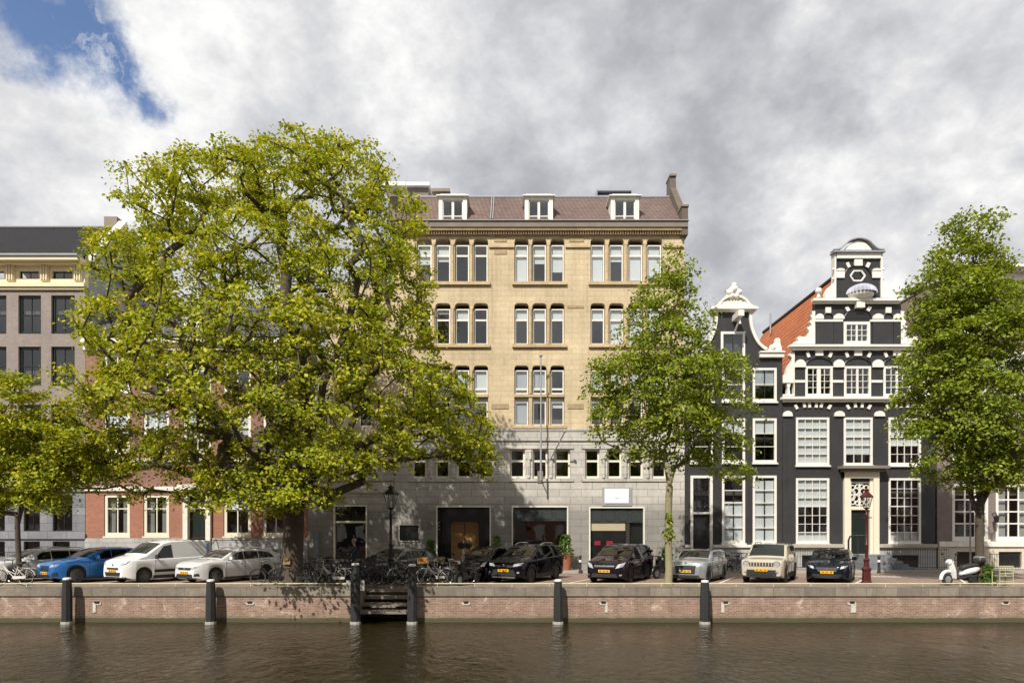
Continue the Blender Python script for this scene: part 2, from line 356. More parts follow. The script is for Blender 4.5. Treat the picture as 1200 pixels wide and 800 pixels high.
# ------------------------------------------------------------------ mesh helpers
def tag(o, label=None, cat=None, group=None, kind=None):
    if label: o['label'] = label
    if cat: o['category'] = cat
    if group: o['group'] = group
    if kind: o['kind'] = kind
    return o
def empty(name, loc=(0, 0, 0), rz=0, label=None, cat=None, group=None):
    o = bpy.data.objects.new(name, None); C.objects.link(o)
    o.location = loc; o.rotation_euler = (0, 0, rz); o.empty_display_size = .3
    return tag(o, label, cat, group)
class MB:
    def __init__(s): s.v = []; s.f = []; s.mi = []; s.cur = 0
    def add(s, vs, fs):
        k = len(s.v); s.v += [tuple(v) for v in vs]
        for f in fs: s.f.append(tuple(i + k for i in f)); s.mi.append(s.cur)
        return s
    def box(s, x0, x1, y0, y1, z0, z1, rot=0.0):
        """rot: rotation (radians) in the x-z plane about the box centre"""
        if x0 > x1: x0, x1 = x1, x0
        if z0 > z1: z0, z1 = z1, z0
        P = [(x, y, z) for x in (x0, x1) for y in (y0, y1) for z in (z0, z1)]
        if rot:
            cx, cz = (x0 + x1) / 2, (z0 + z1) / 2; c_, s_ = math.cos(rot), math.sin(rot)
            P = [(cx + (x - cx) * c_ + (z - cz) * s_, y, cz - (x - cx) * s_ + (z - cz) * c_) for x, y, z in P]
        return s.add(P, [(0, 1, 3, 2), (4, 6, 7, 5), (0, 4, 5, 1), (2, 3, 7, 6), (0, 2, 6, 4), (1, 5, 7, 3)])
    def prism(s, pts, y0, y1):
        """polygon in (x, z), extruded y0..y1"""
        n = len(pts)
        tris = tessellate_polygon([[Vector((x, z, 0)) for x, z in pts]])
        vs = [(x, y0, z) for x, z in pts] + [(x, y1, z) for x, z in pts]
        fs = [tuple(t_) for t_ in tris] + [tuple(i + n for i in reversed(t_)) for t_ in tris]
        fs += [(i, (i + 1) % n, (i + 1) % n + n, i + n) for i in range(n)]
        return s.add(vs, fs)
    def wall(s, outline, holes, y0, depth, reveal=.3):
        loops = [[Vector((x, z, 0)) for x, z in outline]] + [[Vector((x, z, 0)) for x, z in h] for h in holes]
        flat = [q for l in loops for q in l]
        tris = tessellate_polygon(loops)
        s.add([(q.x, y0, q.y) for q in flat], [tuple(t_) for t_ in tris])
        n = len(outline)
        s.add([(x, y0, z) for x, z in outline] + [(x, y0 + depth, z) for x, z in outline], [(i, (i + 1) % n, (i + 1) % n + n, i + n) for i in range(n)])
        for h_ in holes:
            n = len(h_)
            s.add([(x, y0, z) for x, z in h_] + [(x, y0 + reveal, z) for x, z in h_], [(i, (i + 1) % n, (i + 1) % n + n, i + n) for i in range(n)])
        # inner face of the wall, a little behind, so that rooms are closed
        s.add([(q.x, y0 + reveal, q.y) for q in flat], [tuple(t_) for t_ in tris])
        return s
    def tube(s, pts, rad, n=6, caps=True):
        pts = [Vector(p_) for p_ in pts]
        if isinstance(rad, (int, float)): rad = [rad] * len(pts)
        k = len(s.v); prev = None
        for i, p_ in enumerate(pts):
            d = (pts[min(i + 1, len(pts) - 1)] - pts[max(i - 1, 0)]).normalized()
            if prev is None:
                a = d.orthogonal().normalized()
            else:
                a = (prev - d * prev.dot(d))
                a = a.normalized() if a.length > 1e-5 else d.orthogonal().normalized()
            prev = a; b_ = d.cross(a)
            for j in range(n):
                t_ = 2 * PI * j / n
                s.v.append(tuple(p_ + (a * math.cos(t_) + b_ * math.sin(t_)) * rad[i]))
        for i in range(len(pts) - 1):
            for j in range(n):
                s.f.append((k + i * n + j, k + i * n + (j + 1) % n, k + (i + 1) * n + (j + 1) % n, k + (i + 1) * n + j)); s.mi.append(s.cur)
        if caps:
            s.f.append(tuple(k + j for j in reversed(range(n)))); s.mi.append(s.cur)
            s.f.append(tuple(k + (len(pts) - 1) * n + j for j in range(n))); s.mi.append(s.cur)
        return s
    def lathe(s, prof, cx=0, cy=0, n=16, axis='z', a0=0.0):
        """prof: list of (r, h)"""
        k = len(s.v)
        for r, h_ in prof:
            for j in range(n):
                t_ = a0 + 2 * PI * j / n
                if axis == 'z': s.v.append((cx + r * math.cos(t_), cy + r * math.sin(t_), h_))
                else: s.v.append((cx + r * math.cos(t_), h_, cy + r * math.sin(t_)))
        for i in range(len(prof) - 1):
            for j in range(n):
                s.f.append((k + i * n + j, k + i * n + (j + 1) % n, k + (i + 1) * n + (j + 1) % n, k + (i + 1) * n + j)); s.mi.append(s.cur)
        for i, rev in ((0, True), (len(prof) - 1, False)):
            if prof[i][0] > 1e-4:
                idx = [k + i * n + j for j in range(n)]
                s.f.append(tuple(reversed(idx)) if rev else tuple(idx)); s.mi.append(s.cur)
        return s
    def ball(s, c, r, n=8, m=6, sz=1.0):
        prof = [(r * math.sin(PI * i / m) + 1e-5, c[2] - r * sz * math.cos(PI * i / m)) for i in range(m + 1)]
        return s.lathe(prof, c[0], c[1], n)
    def arcpts(cx, cz, rx, rz, a0, a1, n=10):
        return [(cx + rx * math.cos(R(a0 + (a1 - a0) * i / n)), cz + rz * math.sin(R(a0 + (a1 - a0) * i / n))) for i in range(n + 1)]
    def mesh(s, name, mats, smooth=None):
        me = bpy.data.meshes.new(name)
        me.from_pydata(s.v, [], s.f)
        if not isinstance(mats, (list, tuple)): mats = [mats]
        for m_ in mats: me.materials.append(m_)
        if len(mats) > 1: me.polygons.foreach_set('material_index', s.mi)
        bm = bmesh.new(); bm.from_mesh(me); bmesh.ops.recalc_face_normals(bm, faces=bm.faces); bm.to_mesh(me); bm.free()
        if smooth is not None:
            me.polygons.foreach_set('use_smooth', [True] * len(me.polygons))
            me.set_sharp_from_angle(angle=R(smooth))
        me.update()
        return me
    def build(s, name, mats, parent=None, smooth=None):
        o = bpy.data.objects.new(name, s.mesh(name, mats, smooth)); C.objects.link(o)
        if parent is not None: o.parent = parent
        return o
def copy_tree(o, parent=None):
    c = o.copy(); C.objects.link(c)
    if parent is not None: c.parent = parent
    for ch in list(o.children): copy_tree(ch, c)
    return c
def FX(px, d=DF): return (px - 600) * d / F_PX
def FZ(py, d=DF): return (HOR - py) * d / F_PX + CAMZ
def rect(x0, x1, y0, y1):
    """px rectangle -> facade polygon (m)"""
    a, b_, c_, d = FX(x0), FX(x1), FZ(y1), FZ(y0)
    return [(a, c_), (b_, c_), (b_, d), (a, d)]
def soft_arch(x0, x1, y0, y1, r=5):
    """opening with rounded upper corners, px"""
    P = [(x0, y1), (x1, y1), (x1, y0 + r * .8)]
    P += [(x1 - r + r * math.cos(a), y0 + r * .8 - r * .8 * math.sin(a)) for a in (R(30), R(60), R(90))]
    P += [(x0 + r + r * math.cos(a), y0 + r * .8 - r * .8 * math.sin(a)) for a in (R(90), R(120), R(150), R(180))]
    return [(FX(x), FZ(y)) for x, y in P]
def seg_arch(x0, x1, y0, y1, rise):
    P = [(x0, y1), (x1, y1)] + [(x1 + (x0 - x1) * i / 8, y0 + rise * (1 - math.sin(PI * i / 8))) for i in range(9)]
    return [(FX(x), FZ(y)) for x, y in P]

random.seed(7)
def window(b, x0, x1, y0, y1, yf, mat='white_paint', fw=.07, nx=2, hz=(.5,), bar=.025, thick=None, barmat=None, blind=0.0, blindmat='blind', curtain=False, sill=True, cw=0.0, blind_from_bottom=0.0, name='window', fd=.09, sillmat=None):
    """window in px coordinates; yf = world y of the frame's front face.  hz: fractions (from the top) of horizontal bars, thick: set of the heavy ones"""
    X0, X1, Z0, Z1 = FX(x0), FX(x1), FZ(y1), FZ(y0)
    f = MB()
    f.box(X0, X0 + fw, yf, yf + fd, Z0, Z1); f.box(X1 - fw, X1, yf, yf + fd, Z0, Z1)
    f.box(X0 + fw, X1 - fw, yf, yf + fd, Z1 - fw, Z1); f.box(X0 + fw, X1 - fw, yf, yf + fd, Z0, Z0 + fw * 1.2)
    a, c_, lo, hi = X0 + fw, X1 - fw, Z0 + fw * 1.2, Z1 - fw
    thick = thick or ()
    for i, t_ in enumerate(hz):
        z = hi - (hi - lo) * t_; h_ = (bar * 2 if i in thick else bar) / 2
        f.box(a, c_, yf + .02, yf + fd - .02, z - h_, z + h_)
    if barmat:
        g_ = MB()
    else: g_ = f
    for i in range(1, nx):
        xx = a + (c_ - a) * i / nx; h_ = (cw if (cw and i * 2 == nx) else bar) / 2
        g_.box(xx - h_, xx + h_, yf + .023, yf + fd - .023, lo, hi)
    fo = f.build(name, M[mat], b)
    if barmat:
        g_.build('glazing_bar', M[barmat], fo)
    p_ = MB(); p_.add([(a, yf + .05, lo), (c_, yf + .05, lo), (c_, yf + .05, hi), (a, yf + .05, hi)], [(0, 1, 2, 3)])
    p_.build('pane', M['glass'], fo)
    if blind > 0:
        q = MB(); q.box(a + .01, c_ - .01, yf + .14, yf + .155, hi - (hi - lo) * blind, hi); q.build('blind', M[blindmat], fo)
    if blind_from_bottom > 0:
        q = MB(); q.box(a + .01, c_ - .01, yf + .14, yf + .155, lo, lo + (hi - lo) * blind_from_bottom); q.build('blind', M[blindmat], fo)
    if curtain:
        q = MB()
        for s_ in (0, 1):
            W_ = (c_ - a) * .30; xs = [a + W_ * i / 8 if not s_ else c_ - W_ * i / 8 for i in range(9)]
            vs = []
            for i, xx in enumerate(xs):
                yy = yf + .2 + (.03 if i % 2 else 0); vs += [(xx, yy, lo), (xx, yy, hi)]
            q.add(vs, [(2 * i, 2 * i + 1, 2 * i + 3, 2 * i + 2) for i in range(8)])
        q.build('curtain', M['curtain'], fo)
    if sill:
        q = MB(); q.box(X0 - .05, X1 + .05, yf - .10 if fd < .2 else yf - .1, yf + .05, Z0 - .09, Z0 - .002); q.build('sill', M[sillmat or mat], fo)
    return fo
def shell(b, x0, x1, ytop, depth, mat, floors, name='side_wall', y0=None):
    """side and back walls, flat top, floors and an inner partition: closes the house"""
    X0, X1, Z1 = FX(x0), FX(x1), FZ(ytop)
    y0 = DF + .3 if y0 is None else y0
    q = MB()
    q.box(X0, X0 + .25, y0, DF + depth, 0, Z1); q.box(X1 - .25, X1, y0, DF + depth, 0, Z1)
    q.box(X0 + .25, X1 - .25, DF + depth - .25, DF + depth, 0, Z1)
    q.build(name, M[mat], b)
    q = MB()
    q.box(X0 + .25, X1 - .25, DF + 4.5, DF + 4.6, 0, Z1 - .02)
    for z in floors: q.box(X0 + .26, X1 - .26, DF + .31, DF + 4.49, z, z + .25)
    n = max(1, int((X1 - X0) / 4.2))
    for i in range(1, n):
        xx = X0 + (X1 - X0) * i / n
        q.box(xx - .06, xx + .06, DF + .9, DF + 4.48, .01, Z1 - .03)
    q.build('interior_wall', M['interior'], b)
# ================================================================== SETTING
WATER_Z, QY = -1.4, 27.0
def sheet(name, x0, x1, y0, y1, z, mat, nx=1):
    q = MB(); q.add([(x0, y0, z), (x1, y0, z), (x1, y1, z), (x0, y1, z)], [(0, 1, 2, 3)])
    return tag(q.build(name, M[mat]), kind='structure')
sheet('canal_water', -900, 900, .6, 28.6, WATER_Z, 'water')
STX0, STX1 = FX(421, 27), FX(478, 27)       # water stairs opening
q = MB()
for a, b_, c_, d in ((-900, STX0, QY + .5, 600), (STX0, STX1, QY + 1.55, 600), (STX1, 900, QY + .5, 600)):
    q.add([(a, c_, 0), (b_, c_, 0), (b_, d, 0), (a, d, 0)], [(0, 1, 2, 3)])
q.add([(-900, -600, 0), (900, -600, 0), (900, .2, 0), (-900, .2, 0)], [(0, 1, 2, 3)])
tag(q.build('street_ground', M['street']), kind='structure')
# pavement in front of the houses, its kerb
q = MB(); q.box(-70, 70, 36.15, DF + .3, 0, .12)
tag(q.build('pavement', M['sidewalk']), kind='structure')
q = MB(); q.box(-70, 70, 35.98, 36.146, 0, .13)
tag(q.build('kerb', M['kerb']), kind='structure')
# painted lines between the parking bays and the pale hatching on the road
q = MB()
for x0, y0, x1, y1, w_ in ((14.6, 28.6, 17.9, 33.4, .1), (-3.3, 28.9, -1.2, 33.0, .1), (2.3, 28.9, 4.4, 33.0, .1), (8.9, 28.9, 11.0, 33.0, .1), (19.5, 28.6, 22.2, 33.4, .1)):
    d = Vector((x1 - x0, y1 - y0)).normalized() * w_; nrm = Vector((-d.y, d.x)) * .5
    q.add([(x0 - nrm.x, y0 - nrm.y, .005), (x0 + nrm.x, y0 + nrm.y, .005), (x1 + nrm.x, y1 + nrm.y, .005), (x1 - nrm.x, y1 - nrm.y, .005)], [(0, 1, 2, 3)])
for i in range(26):
    x = 16.6 + i * .22; y = 33.3 - i * .055
    q.add([(x, y, .005), (x + .12, y, .005), (x + .12, y + .8, .005), (x, y + .8, .005)], [(0, 1, 2, 3)])
tag(q.build('road_marking', M['road_paint']), kind='structure')

M['trim_pale'] = plain('trim_pale', (.55, .52, .46), .85, var=.6, scale=12, bump=.4)
# quay wall ---------------------------------------------------------
quay = empty('quay_wall', (0, 0, 0), 0, 'brick quay wall with stone coping rising out of the canal', 'quay wall')
q = MB()
for a, b_ in ((-400, STX0), (STX1, 400)):
    q.box(a, b_, QY, QY + .5, -4, -.34)
q.box(STX0 - .45, STX0, QY + .5, QY + 1.6, -4, -.004); q.box(STX1, STX1 + .45, QY + .5, QY + 1.6, -4, -.004)
q.box(STX0, STX1, QY + 1.55, QY + 1.9, -4, -.004)
q.build('brickwork', M['quay_brick'], quay)
q = MB()
for a, b_ in ((-400, STX0), (STX1, 400)):
    q.box(a, b_, QY - .05, QY + .52, -.338, .035)
q.build('coping', M['coping'], quay, smooth=30)
q = MB()
random.seed(3)
for px in (114, 293, 546, 707, 850, 998, 1178):
    x = FX(px, 27); 
    q.box(x - .17, x + .17, QY - .03, QY + .01, -.66, -.60)
    if px in (114, 707, 850, 998): q.box(x - .17 if px in (114, 850) else x + .08 - (.12 if px == 998 else 0), x - .05 if px in (114, 850) else x + .17, QY - .028, QY + .01, -1.0, -.66)
    q.box(x - .14, x + .14, QY - .026, QY + .01, -.70, -.64)
q.build('white_drain_outlet', M['trim_pale'], quay)
q = MB()
for px in (114, 293, 546, 707, 850, 998, 1178):
    x = FX(px, 27); q.box(x - .09, x + .09, QY - .07, QY + .005, -.605, -.555)
q.build('outlet_hood', M['black_metal'], quay)
# water stairs
st = empty('water_stairs', ((STX0 + STX1) / 2, QY + .8, -.5), 0, 'stone water stairs recessed in the quay between two black mooring posts', 'stairs')
cx0 = (STX0 + STX1) / 2
for i, (z, yb) in enumerate(((-.16, 1.55), (-.42, 1.2), (-.68, .85), (-.94, .5))):
    q = MB(); q.box(STX0 + .02 - cx0, STX1 - .02 - cx0, yb - .42 - .8, yb - .8 + (.0 if i == 0 else .0), z + .5 - .12, z + .5)
    q.build('step', M['coping'], st, smooth=30)
q = MB(); q.box(STX0 + .03 - cx0, STX1 - .03 - cx0, .5, .72, -.55, .30); q.build('riser_wall', M['algae_stone'], st)
q = MB(); q.box(STX0 + .05 - cx0, STX1 - .05 - cx0, -.85, -.72, -.56, -.46); q.box(-.5, .5, -.87, -.82, -.30, -.2)
q.build('fender_beam', M['wood_grey'], st)
# low rail along the quay edge
rl = empty('quay_rail', (0, QY + .2, 0), 0, 'low pale steel rail along the edge of the quay', 'rail')
q = MB(); 
for a, b_ in ((-34, STX0 - .3), (STX1 + .3, 34)):
    q.tube([(a, 0, .15), (b_, 0, .15)], .024, 6)
q.build('rail_bar', M['rail'], rl)
for i in range(-22, 23):
    x = i * 1.52
    if STX0 - .5 < x < STX1 + .5: continue
    q = MB(); q.box(-.012, .012, -.012, .012, 0, .14)
    o = q.build('rail_post', M['rail'], rl); o.location = (x, 0, .02)

# mooring posts
def mooring_post(px, py_top, label, boards=False, wdt=.19):
    D = 26.55; x = FX(px, D); zt = FZ(py_top, D)
    r = empty('mooring_post', (x, D, WATER_Z), 0, label, 'mooring post', 'black mooring posts along the quay wall')
    h_ = zt - WATER_Z
    q = MB(); q.lathe([(wdt * 1.05, -1.4), (wdt * 1.02, .3), (wdt, h_ * .6), (wdt * .82, h_ - .06)], 0, 0, 8, a0=PI / 8); q.build('shaft', M['pole_black'], r, smooth=30)
    q = MB(); q.lathe([(wdt * .80, h_ - .058), (wdt * .78, h_), (wdt * .5, h_ + .02)], 0, 0, 10); q.build('cap', M['pole_cap'], r, smooth=30)
    q = MB(); q.lathe([(wdt * 1.16, -.1), (wdt * 1.16, .07), (wdt * 1.08, .10)], 0, 0, 10); q.build('waterline_collar', M['pole_foot'], r, smooth=30)
    if boards:
        for s_ in (-1, 1):
            q = MB(); q.box(-.08, .08, -.02, .02, 0, .4); o = q.build('white_board', M['pole_foot'], r); o.location = (s_ * .28, 0, 1.33)
    return r
mooring_post(78.5, 677, 'mooring post standing in the canal below the blue car')
mooring_post(247, 679, 'shaded mooring post in front of the silvery white estate car')
mooring_post(416.5, 660, 'tall mooring post with pale side boards left of the water stairs', True)
mooring_post(483, 661, 'tall white-capped mooring post at the right side of the water stairs')
mooring_post(654, 679, 'mooring post against the quay below the rear of the black suv')
mooring_post(826, 680, 'mooring post against the quay below the silver hatchback')

# opposite bank, behind the camera (mirrored in the windows)
q = MB(); q.box(-400, 400, .2, .6, -4, -.0)
tag(q.build('opposite_quay_wall', M['quay_brick']), 'brick quay wall on the near bank of the canal', 'quay wall')
xx = -75
for i, (wd, hh, mt) in enumerate(((18, 15, 'brown_brick'), (14, 13, 'purple_brick'), (16, 16, 'red_brick'), (12, 12.5, 'black_paint'), (17, 15, 'brown_brick'), (13, 13, 'orange_brick'), (19, 16, 'purple_brick'), (16, 14, 'brown_brick'), (18, 15, 'red_brick'))):
    b = empty('canal_house', (xx, -12, 0), 0, 'canal house on the near bank, %s with %s storeys' % ({'brown_brick': 'brown brick', 'purple_brick': 'purple brick', 'red_brick': 'red brick', 'black_paint': 'black painted', 'orange_brick': 'orange brick'}[mt], ['four', 'three', 'five'][i % 3]) + [' at the far west', ' beside it', '', '', ' near the middle', '', ' east of the middle', ' further east', ' at the far east'][i], 'house')
    q = MB(); q.box(.1, wd - .1, -10, 0, 0, hh); q.build('wall', M[mt], b)
    q = MB(); q.prism([(.05, hh + .01), (wd - .05, hh + .01), (wd - 3, hh + 3), (3, hh + 3)], -9.9, -.1); q.build('roof', M['roof_slate'], b)
    q = MB()
    for fl in range(int(hh / 3.2)):
        for k in range(int(wd / 2.6)): q.box(1 + k * 2.6, 2.3 + k * 2.6, 0, .06, 1 + fl * 3.2, 3 + fl * 3.2)
    q.build('window', M['white_paint'], b)
    xx += wd

# ================================================================== HOUSES
WF = DF           # wall face plane
# ---- house 1: brown brick with black tiled roof
b1 = empty('brick_house', (FX(20), DF, 0), 0, 'brown brick house with cream cornice and black tiled roof at the far left', 'house')
b1.location = (0, 0, 0)
holes = []
cols1 = [(-60, -33), (-20, 7.5), (21.5, 48), (60, 87.5)]
rows1 = [(346, 391), (406, 452), (474, 532)]
for a, b_ in cols1:
    for c_, d in rows1: holes.append(rect(a, b_, c_, d))
q = MB(); q.wall(rect(-70, 100, 336, 574), holes, WF, .3, .3); q.build('wall', M['brown_brick'], b1)
q = MB(); gh = [rect(a, b_, 580, 622) for a, b_ in ((-66, -40), (-14, 6), (28, 47), (62, 85))] + [rect(a, b_, 634, 652) for a, b_ in ((-14, 6), (28, 47), (62, 82))]
q.wall(rect(-70, 100, 574, 668), gh, WF - .02, .3, .32); q.build('ground_floor_wall', M['bluegrey_stone'], b1)
for a, b_ in cols1:
    for c_, d in rows1:
        window(b1, a, b_, c_, d, WF + .14, 'dark_green', .13, 2, (.5,), .05, sillmat='white_paint', blind=.0)
for a, b_ in ((-66, -40), (-14, 6), (28, 47), (62, 85)): window(b1, a, b_, 580, 622, WF + .12, 'black_metal', .07, 2, (), .04, sill=False)
for a, b_ in ((-14, 6), (28, 47), (62, 82)): window(b1, a, b_, 634, 652, WF + .12, 'black_metal', .05, 2, (), .03, sill=False, name='basement_window')
q = MB()
q.box(FX(-70), FX(101), WF - .12, WF - .02, FZ(631), FZ(625)); q.box(FX(-70), FX(101), WF - .1, WF - .02, FZ(576), FZ(571))
q.build('stone_band', M['bluegrey_stone'], b1)
q = MB()
fh = [rect(a + 2, b_ - 2, 318, 327) for a, b_ in cols1]
q.wall(rect(-70, 100, 304, 337), fh, WF - .04, .33, .2)
q.box(FX(-70), FX(101), WF - .22, WF - .045, FZ(337), FZ(332.5)); q.box(FX(-70), FX(100.5), WF - .12, WF - .045, FZ(340), FZ(337.2))
q.box(FX(-70), FX(101.5), WF - .75, WF + .2, FZ(304, 37.25), FZ(299.5, 37.25)); q.box(FX(-70), FX(101), WF - .45, WF - .05, FZ(308, 37.5), FZ(304, 37.25) - .003)
for px in (-62, -26, 14, 54, 93):
    q.box(FX(px - 4.5), FX(px + 4.5), WF - .16, WF - .042, FZ(330), FZ(309)); 
    for k in (-3, 0, 3): q.box(FX(px + k - .7), FX(px + k + .7), WF - .22, WF - .165, FZ(329), FZ(311))
q.build('cornice', M['cream_paint'], b1)
q = MB(); q.box(FX(-70), FX(101.5), WF - .85, WF - .3, FZ(299.5, 37.25) + .003, FZ(297, 37.2)); q.build('gutter', M['lead'], b1)
for a, b_ in cols1: window(b1, a + 2, b_ - 2, 318, 327, WF + .05, 'dark_green', .05, 2, (), .03, sill=False, name='frieze_window')
shell(b1, -70, 100, 300, 10, 'side_plaster', [4.2, 8, 11.2, 14.6])
# roof with ribbed tiles
zr, ze = FZ(268, 41.4), FZ(299.3, 37.25) + .1
q = MB(); Y0r, Y1r = WF - .35, 41.4
nrib = 36; X0, X1 = FX(-70), FX(100)
vs = []
for i in range(nrib * 4 + 1):
    x = X0 + (X1 - X0) * i / (nrib * 4); hgt = .15 * math.sin(2 * PI * i / 4)
    vs += [(x, Y0r, ze + hgt), (x, Y1r, zr + hgt)]
q.add(vs, [(2 * i, 2 * i + 1, 2 * i + 3, 2 * i + 2) for i in range(nrib * 4)])
rf = q.build('roof', M['roof_black'], b1, smooth=60)
q = MB(); q.add([(X0, Y1r, zr), (X1, Y1r, zr), (X1, DF + 9.5, ze), (X0, DF + 9.5, ze)], [(0, 1, 2, 3)]); q.tube([(X0, Y1r, zr + .05), (X1, Y1r, zr + .05)], .12, 8); q.build('ridge', M['roof_black'], rf)
q = MB(); q.add([(X1, Y0r + .6, ze - .1), (X1, Y1r, zr + .15), (X1, DF + 9.5, ze - .1), (X1 + .3, Y0r + .6, ze - .1), (X1 + .3, Y1r, zr + .15), (X1 + .3, DF + 9.5, ze - .1)], [(0, 1, 2), (3, 4, 5), (0, 1, 4, 3), (1, 2, 5, 4), (0, 2, 5, 3)])
q.build('gable_wall', M['side_plaster'], b1)
q = MB(); d_ = Vector((0, Y1r - Y0r - .6, zr + .25 - ze)); 
q.add([(X1 - .1, Y0r + .5, ze - .05), (X1 - .1, Y1r, zr + .22), (X1 + .42, Y1r, zr + .22), (X1 + .42, Y0r + .5, ze - .05), (X1 - .1, Y0r + .5, ze + .2), (X1 - .1, Y1r, zr + .48), (X1 + .42, Y1r, zr + .48), (X1 + .42, Y0r + .5, ze + .2)],
      [(0, 1, 2, 3), (4, 5, 6, 7), (0, 1, 5, 4), (3, 2, 6, 7), (1, 2, 6, 5), (0, 3, 7, 4)]); q.build('verge', M['white_paint'], b1)
q = MB(); q.box(X1 - 1.2, X1 - .4, Y1r + .3, Y1r + 1.1, ze + 1.2, zr + .9); q.build('chimney', M['brown_brick'], rf)

# ---- house 2: red brick
b2 = empty('red_brick_house', (0, 0, 0), 0, 'wide red brick house with white sash windows behind the big tree', 'house')
cols2 = [(122, 152), (168, 198), (215, 247), (262, 294), (308, 338)]
holes = [rect(a, b_, c_, d) for a, b_ in cols2 for c_, d in ((415, 459), (480, 530))]
q = MB(); q.wall(rect(100.4, 361, 404, 572), holes, WF, .3, .25); q.build('wall', M['red_brick'], b2)
gh = [rect(a, b_, 579, 628) for i, (a, b_) in enumerate(cols2) if i != 2] + [rect(216, 248, 574, 651)]
q = MB(); q.wall([(FX(x), FZ(y)) for x, y in ((100.4, 630), (216, 630))] + [(FX(216), FZ(630))] * 0 + [(FX(x), FZ(y)) for x, y in ((361, 630), (361, 572.2), (100.4, 572.2))],
           [rect(a, b_, 579, 628) for i, (a, b_) in enumerate(cols2) if i != 2] + [rect(216, 248, 574, 629.8)], WF - .003, .3, .25)
q.build('ground_floor_wall', M['orange_brick'], b2)
q = MB(); q.box(FX(100.4), FX(216), WF - .08, WF + .28, 0, FZ(630.2)); q.box(FX(248), FX(361), WF - .08, WF + .28, 0, FZ(630.2)); q.box(FX(216), FX(248), WF - .06, WF + .28, 0, FZ(652)); q.build('plinth', M['plinth_stone'], b2)
for i, (a, b_) in enumerate(cols2):
    window(b2, a, b_, 415, 459, WF + .05, 'white_paint', .14, 2, (.42,), .06, blind=(.0, .3, .5, .2, .4)[i])
    window(b2, a, b_, 480, 530, WF + .05, 'white_paint', .16, 2, (.4, .76), .06, blind=(.55, .5, .74, .6, .3)[i])
    if i != 2: window(b2, a, b_, 579, 628, WF + .05, 'cream_stone', .17, 2, (.32,), .06, curtain=(i in (0, 1)), blind=.4 if i == 3 else 0)
q = MB()
q.box(FX(100.4), FX(361.5), WF - .5, WF + .25, FZ(401, 37.5), FZ(396, 37.5)); q.box(FX(100.4), FX(361), WF - .25, WF - .003, FZ(411), FZ(401, 37.5) - .003); q.box(FX(100.4), FX(361), WF - .12, WF - .003, FZ(541), FZ(537)); q.box(FX(100.4), FX(361), WF - .12, WF - .006, FZ(575), FZ(570))
q.build('cornice', M['white_stone'], b2)
d = MB(); d.box(FX(216), FX(221.5), WF - .2, WF + .1, 1.0, FZ(574)); d.box(FX(242.5), FX(248), WF - .2, WF + .1, 1.0, FZ(574)); d.box(FX(212), FX(252), WF - .45, WF + .1, FZ(573.8), FZ(568)); d.box(FX(221.5), FX(242.5), WF - .02, WF + .1, FZ(596), FZ(593))
d.build('door_surround', M['white_stone'], b2)
d = MB(); d.box(FX(221.5), FX(242.5), WF + .12, WF + .2, FZ(652), FZ(574)); dd = d.build('door', M['green_door'], b2)
d = MB(); d.box(FX(224), FX(240), WF + .10, WF + .119, FZ(650), FZ(625)); d.build('door_panel', M['black_metal'], dd)
q = MB()
for k in range(4): q.box(FX(212) - .1 * 0, FX(252), WF - .1 - .3 * (k + 1), WF - .1 - .3 * k, .12, .12 + (.74 - .19 * k))
q.build('stoop', M['plinth_stone'], b2)
q = MB(); q.tube([(FX(208), WF - 1.2, .1), (FX(208), WF - 1.2, 1.2), (FX(208), WF - .1, 1.8)], .025); q.tube([(FX(254), WF - 1.2, .1), (FX(254), WF - 1.2, 1.2), (FX(254), WF - .1, 1.8)], .025)
q.tube([(FX(254), WF - .9, 1.75), (FX(300), WF - .9, 1.75)], .02); q.build('stair_railing', M['black_metal'], b2)
shell(b2, 100.4, 361, 396, 12, 'red_brick', [4.0, 7.4, 10.4], y0=DF + .31)
q = MB(); zt = FZ(357, 41.5); zb = FZ(396) + .01
q.add([(FX(100.5), WF - .3, zb), (FX(361), WF - .3, zb), (FX(361), 41.5, zt), (FX(100.5), 41.5, zt), (FX(361), DF + 12, zt), (FX(100.5), DF + 12, zt), (FX(361), DF + 12, zb), (FX(100.5), DF + 12, zb)], [(0, 1, 2, 3), (3, 2, 4, 5), (1, 6, 4, 2), (0, 3, 5, 7), (5, 4, 6, 7)])
rf = q.build('roof', M['roof_slate'], b2)
q = MB(); q.box(FX(230) - 1, FX(230) + 1, DF + .6, DF + 2.5, zb, zb + 1.9); q.prism([(FX(230) - 1.15, zb + 1.9), (FX(230) + 1.15, zb + 1.9), (FX(230), zb + 2.5)], DF + .45, DF + 2.6); q.build('dormer', M['white_paint'], rf)

# ---- building 3: yellow brick block with grey stone base
b3 = empty('office_building', (0, 0, 0), 0, 'tall yellow brick office block with a grey stone ground floor', 'office building')
def mir(r): return [(1264 - b_, 1264 - a) for a, b_ in reversed(r)]
C1 = [(692, 709), (713.8, 731), (736, 753.7), (758, 776)]
B1 = [(602.8, 619.5), (623.8, 640.5), (645, 661.5)]
A1 = mir(C1)
holes = []
rowsY = [(279.5, 330.5), (355, 403.5)]
for g_ in (A1, B1, C1):
    for a, b_ in g_:
        for y0, y1 in rowsY: holes.append(soft_arch(a, b_, y0, y1, 4.5))
        holes.append(soft_arch(a, b_, 428, 461.5, 4)); holes.append(rect(a, b_, 465, 498))
q = MB(); q.wall(rect(462, 802, 262, 501.5), holes, WF, .5, .42); q.build('wall', M['yellow_brick'], b3)
C4 = [(685.6, 702.5), (711.6, 728.5), (737, 753.5), (764, 781)]
B4 = [(597.5, 615), (624, 641.5), (650, 668)]
A4 = mir(C4)
holes = [rect(a, b_, 526, 560.5) for g_ in (A4, B4, C4) for a, b_ in g_]
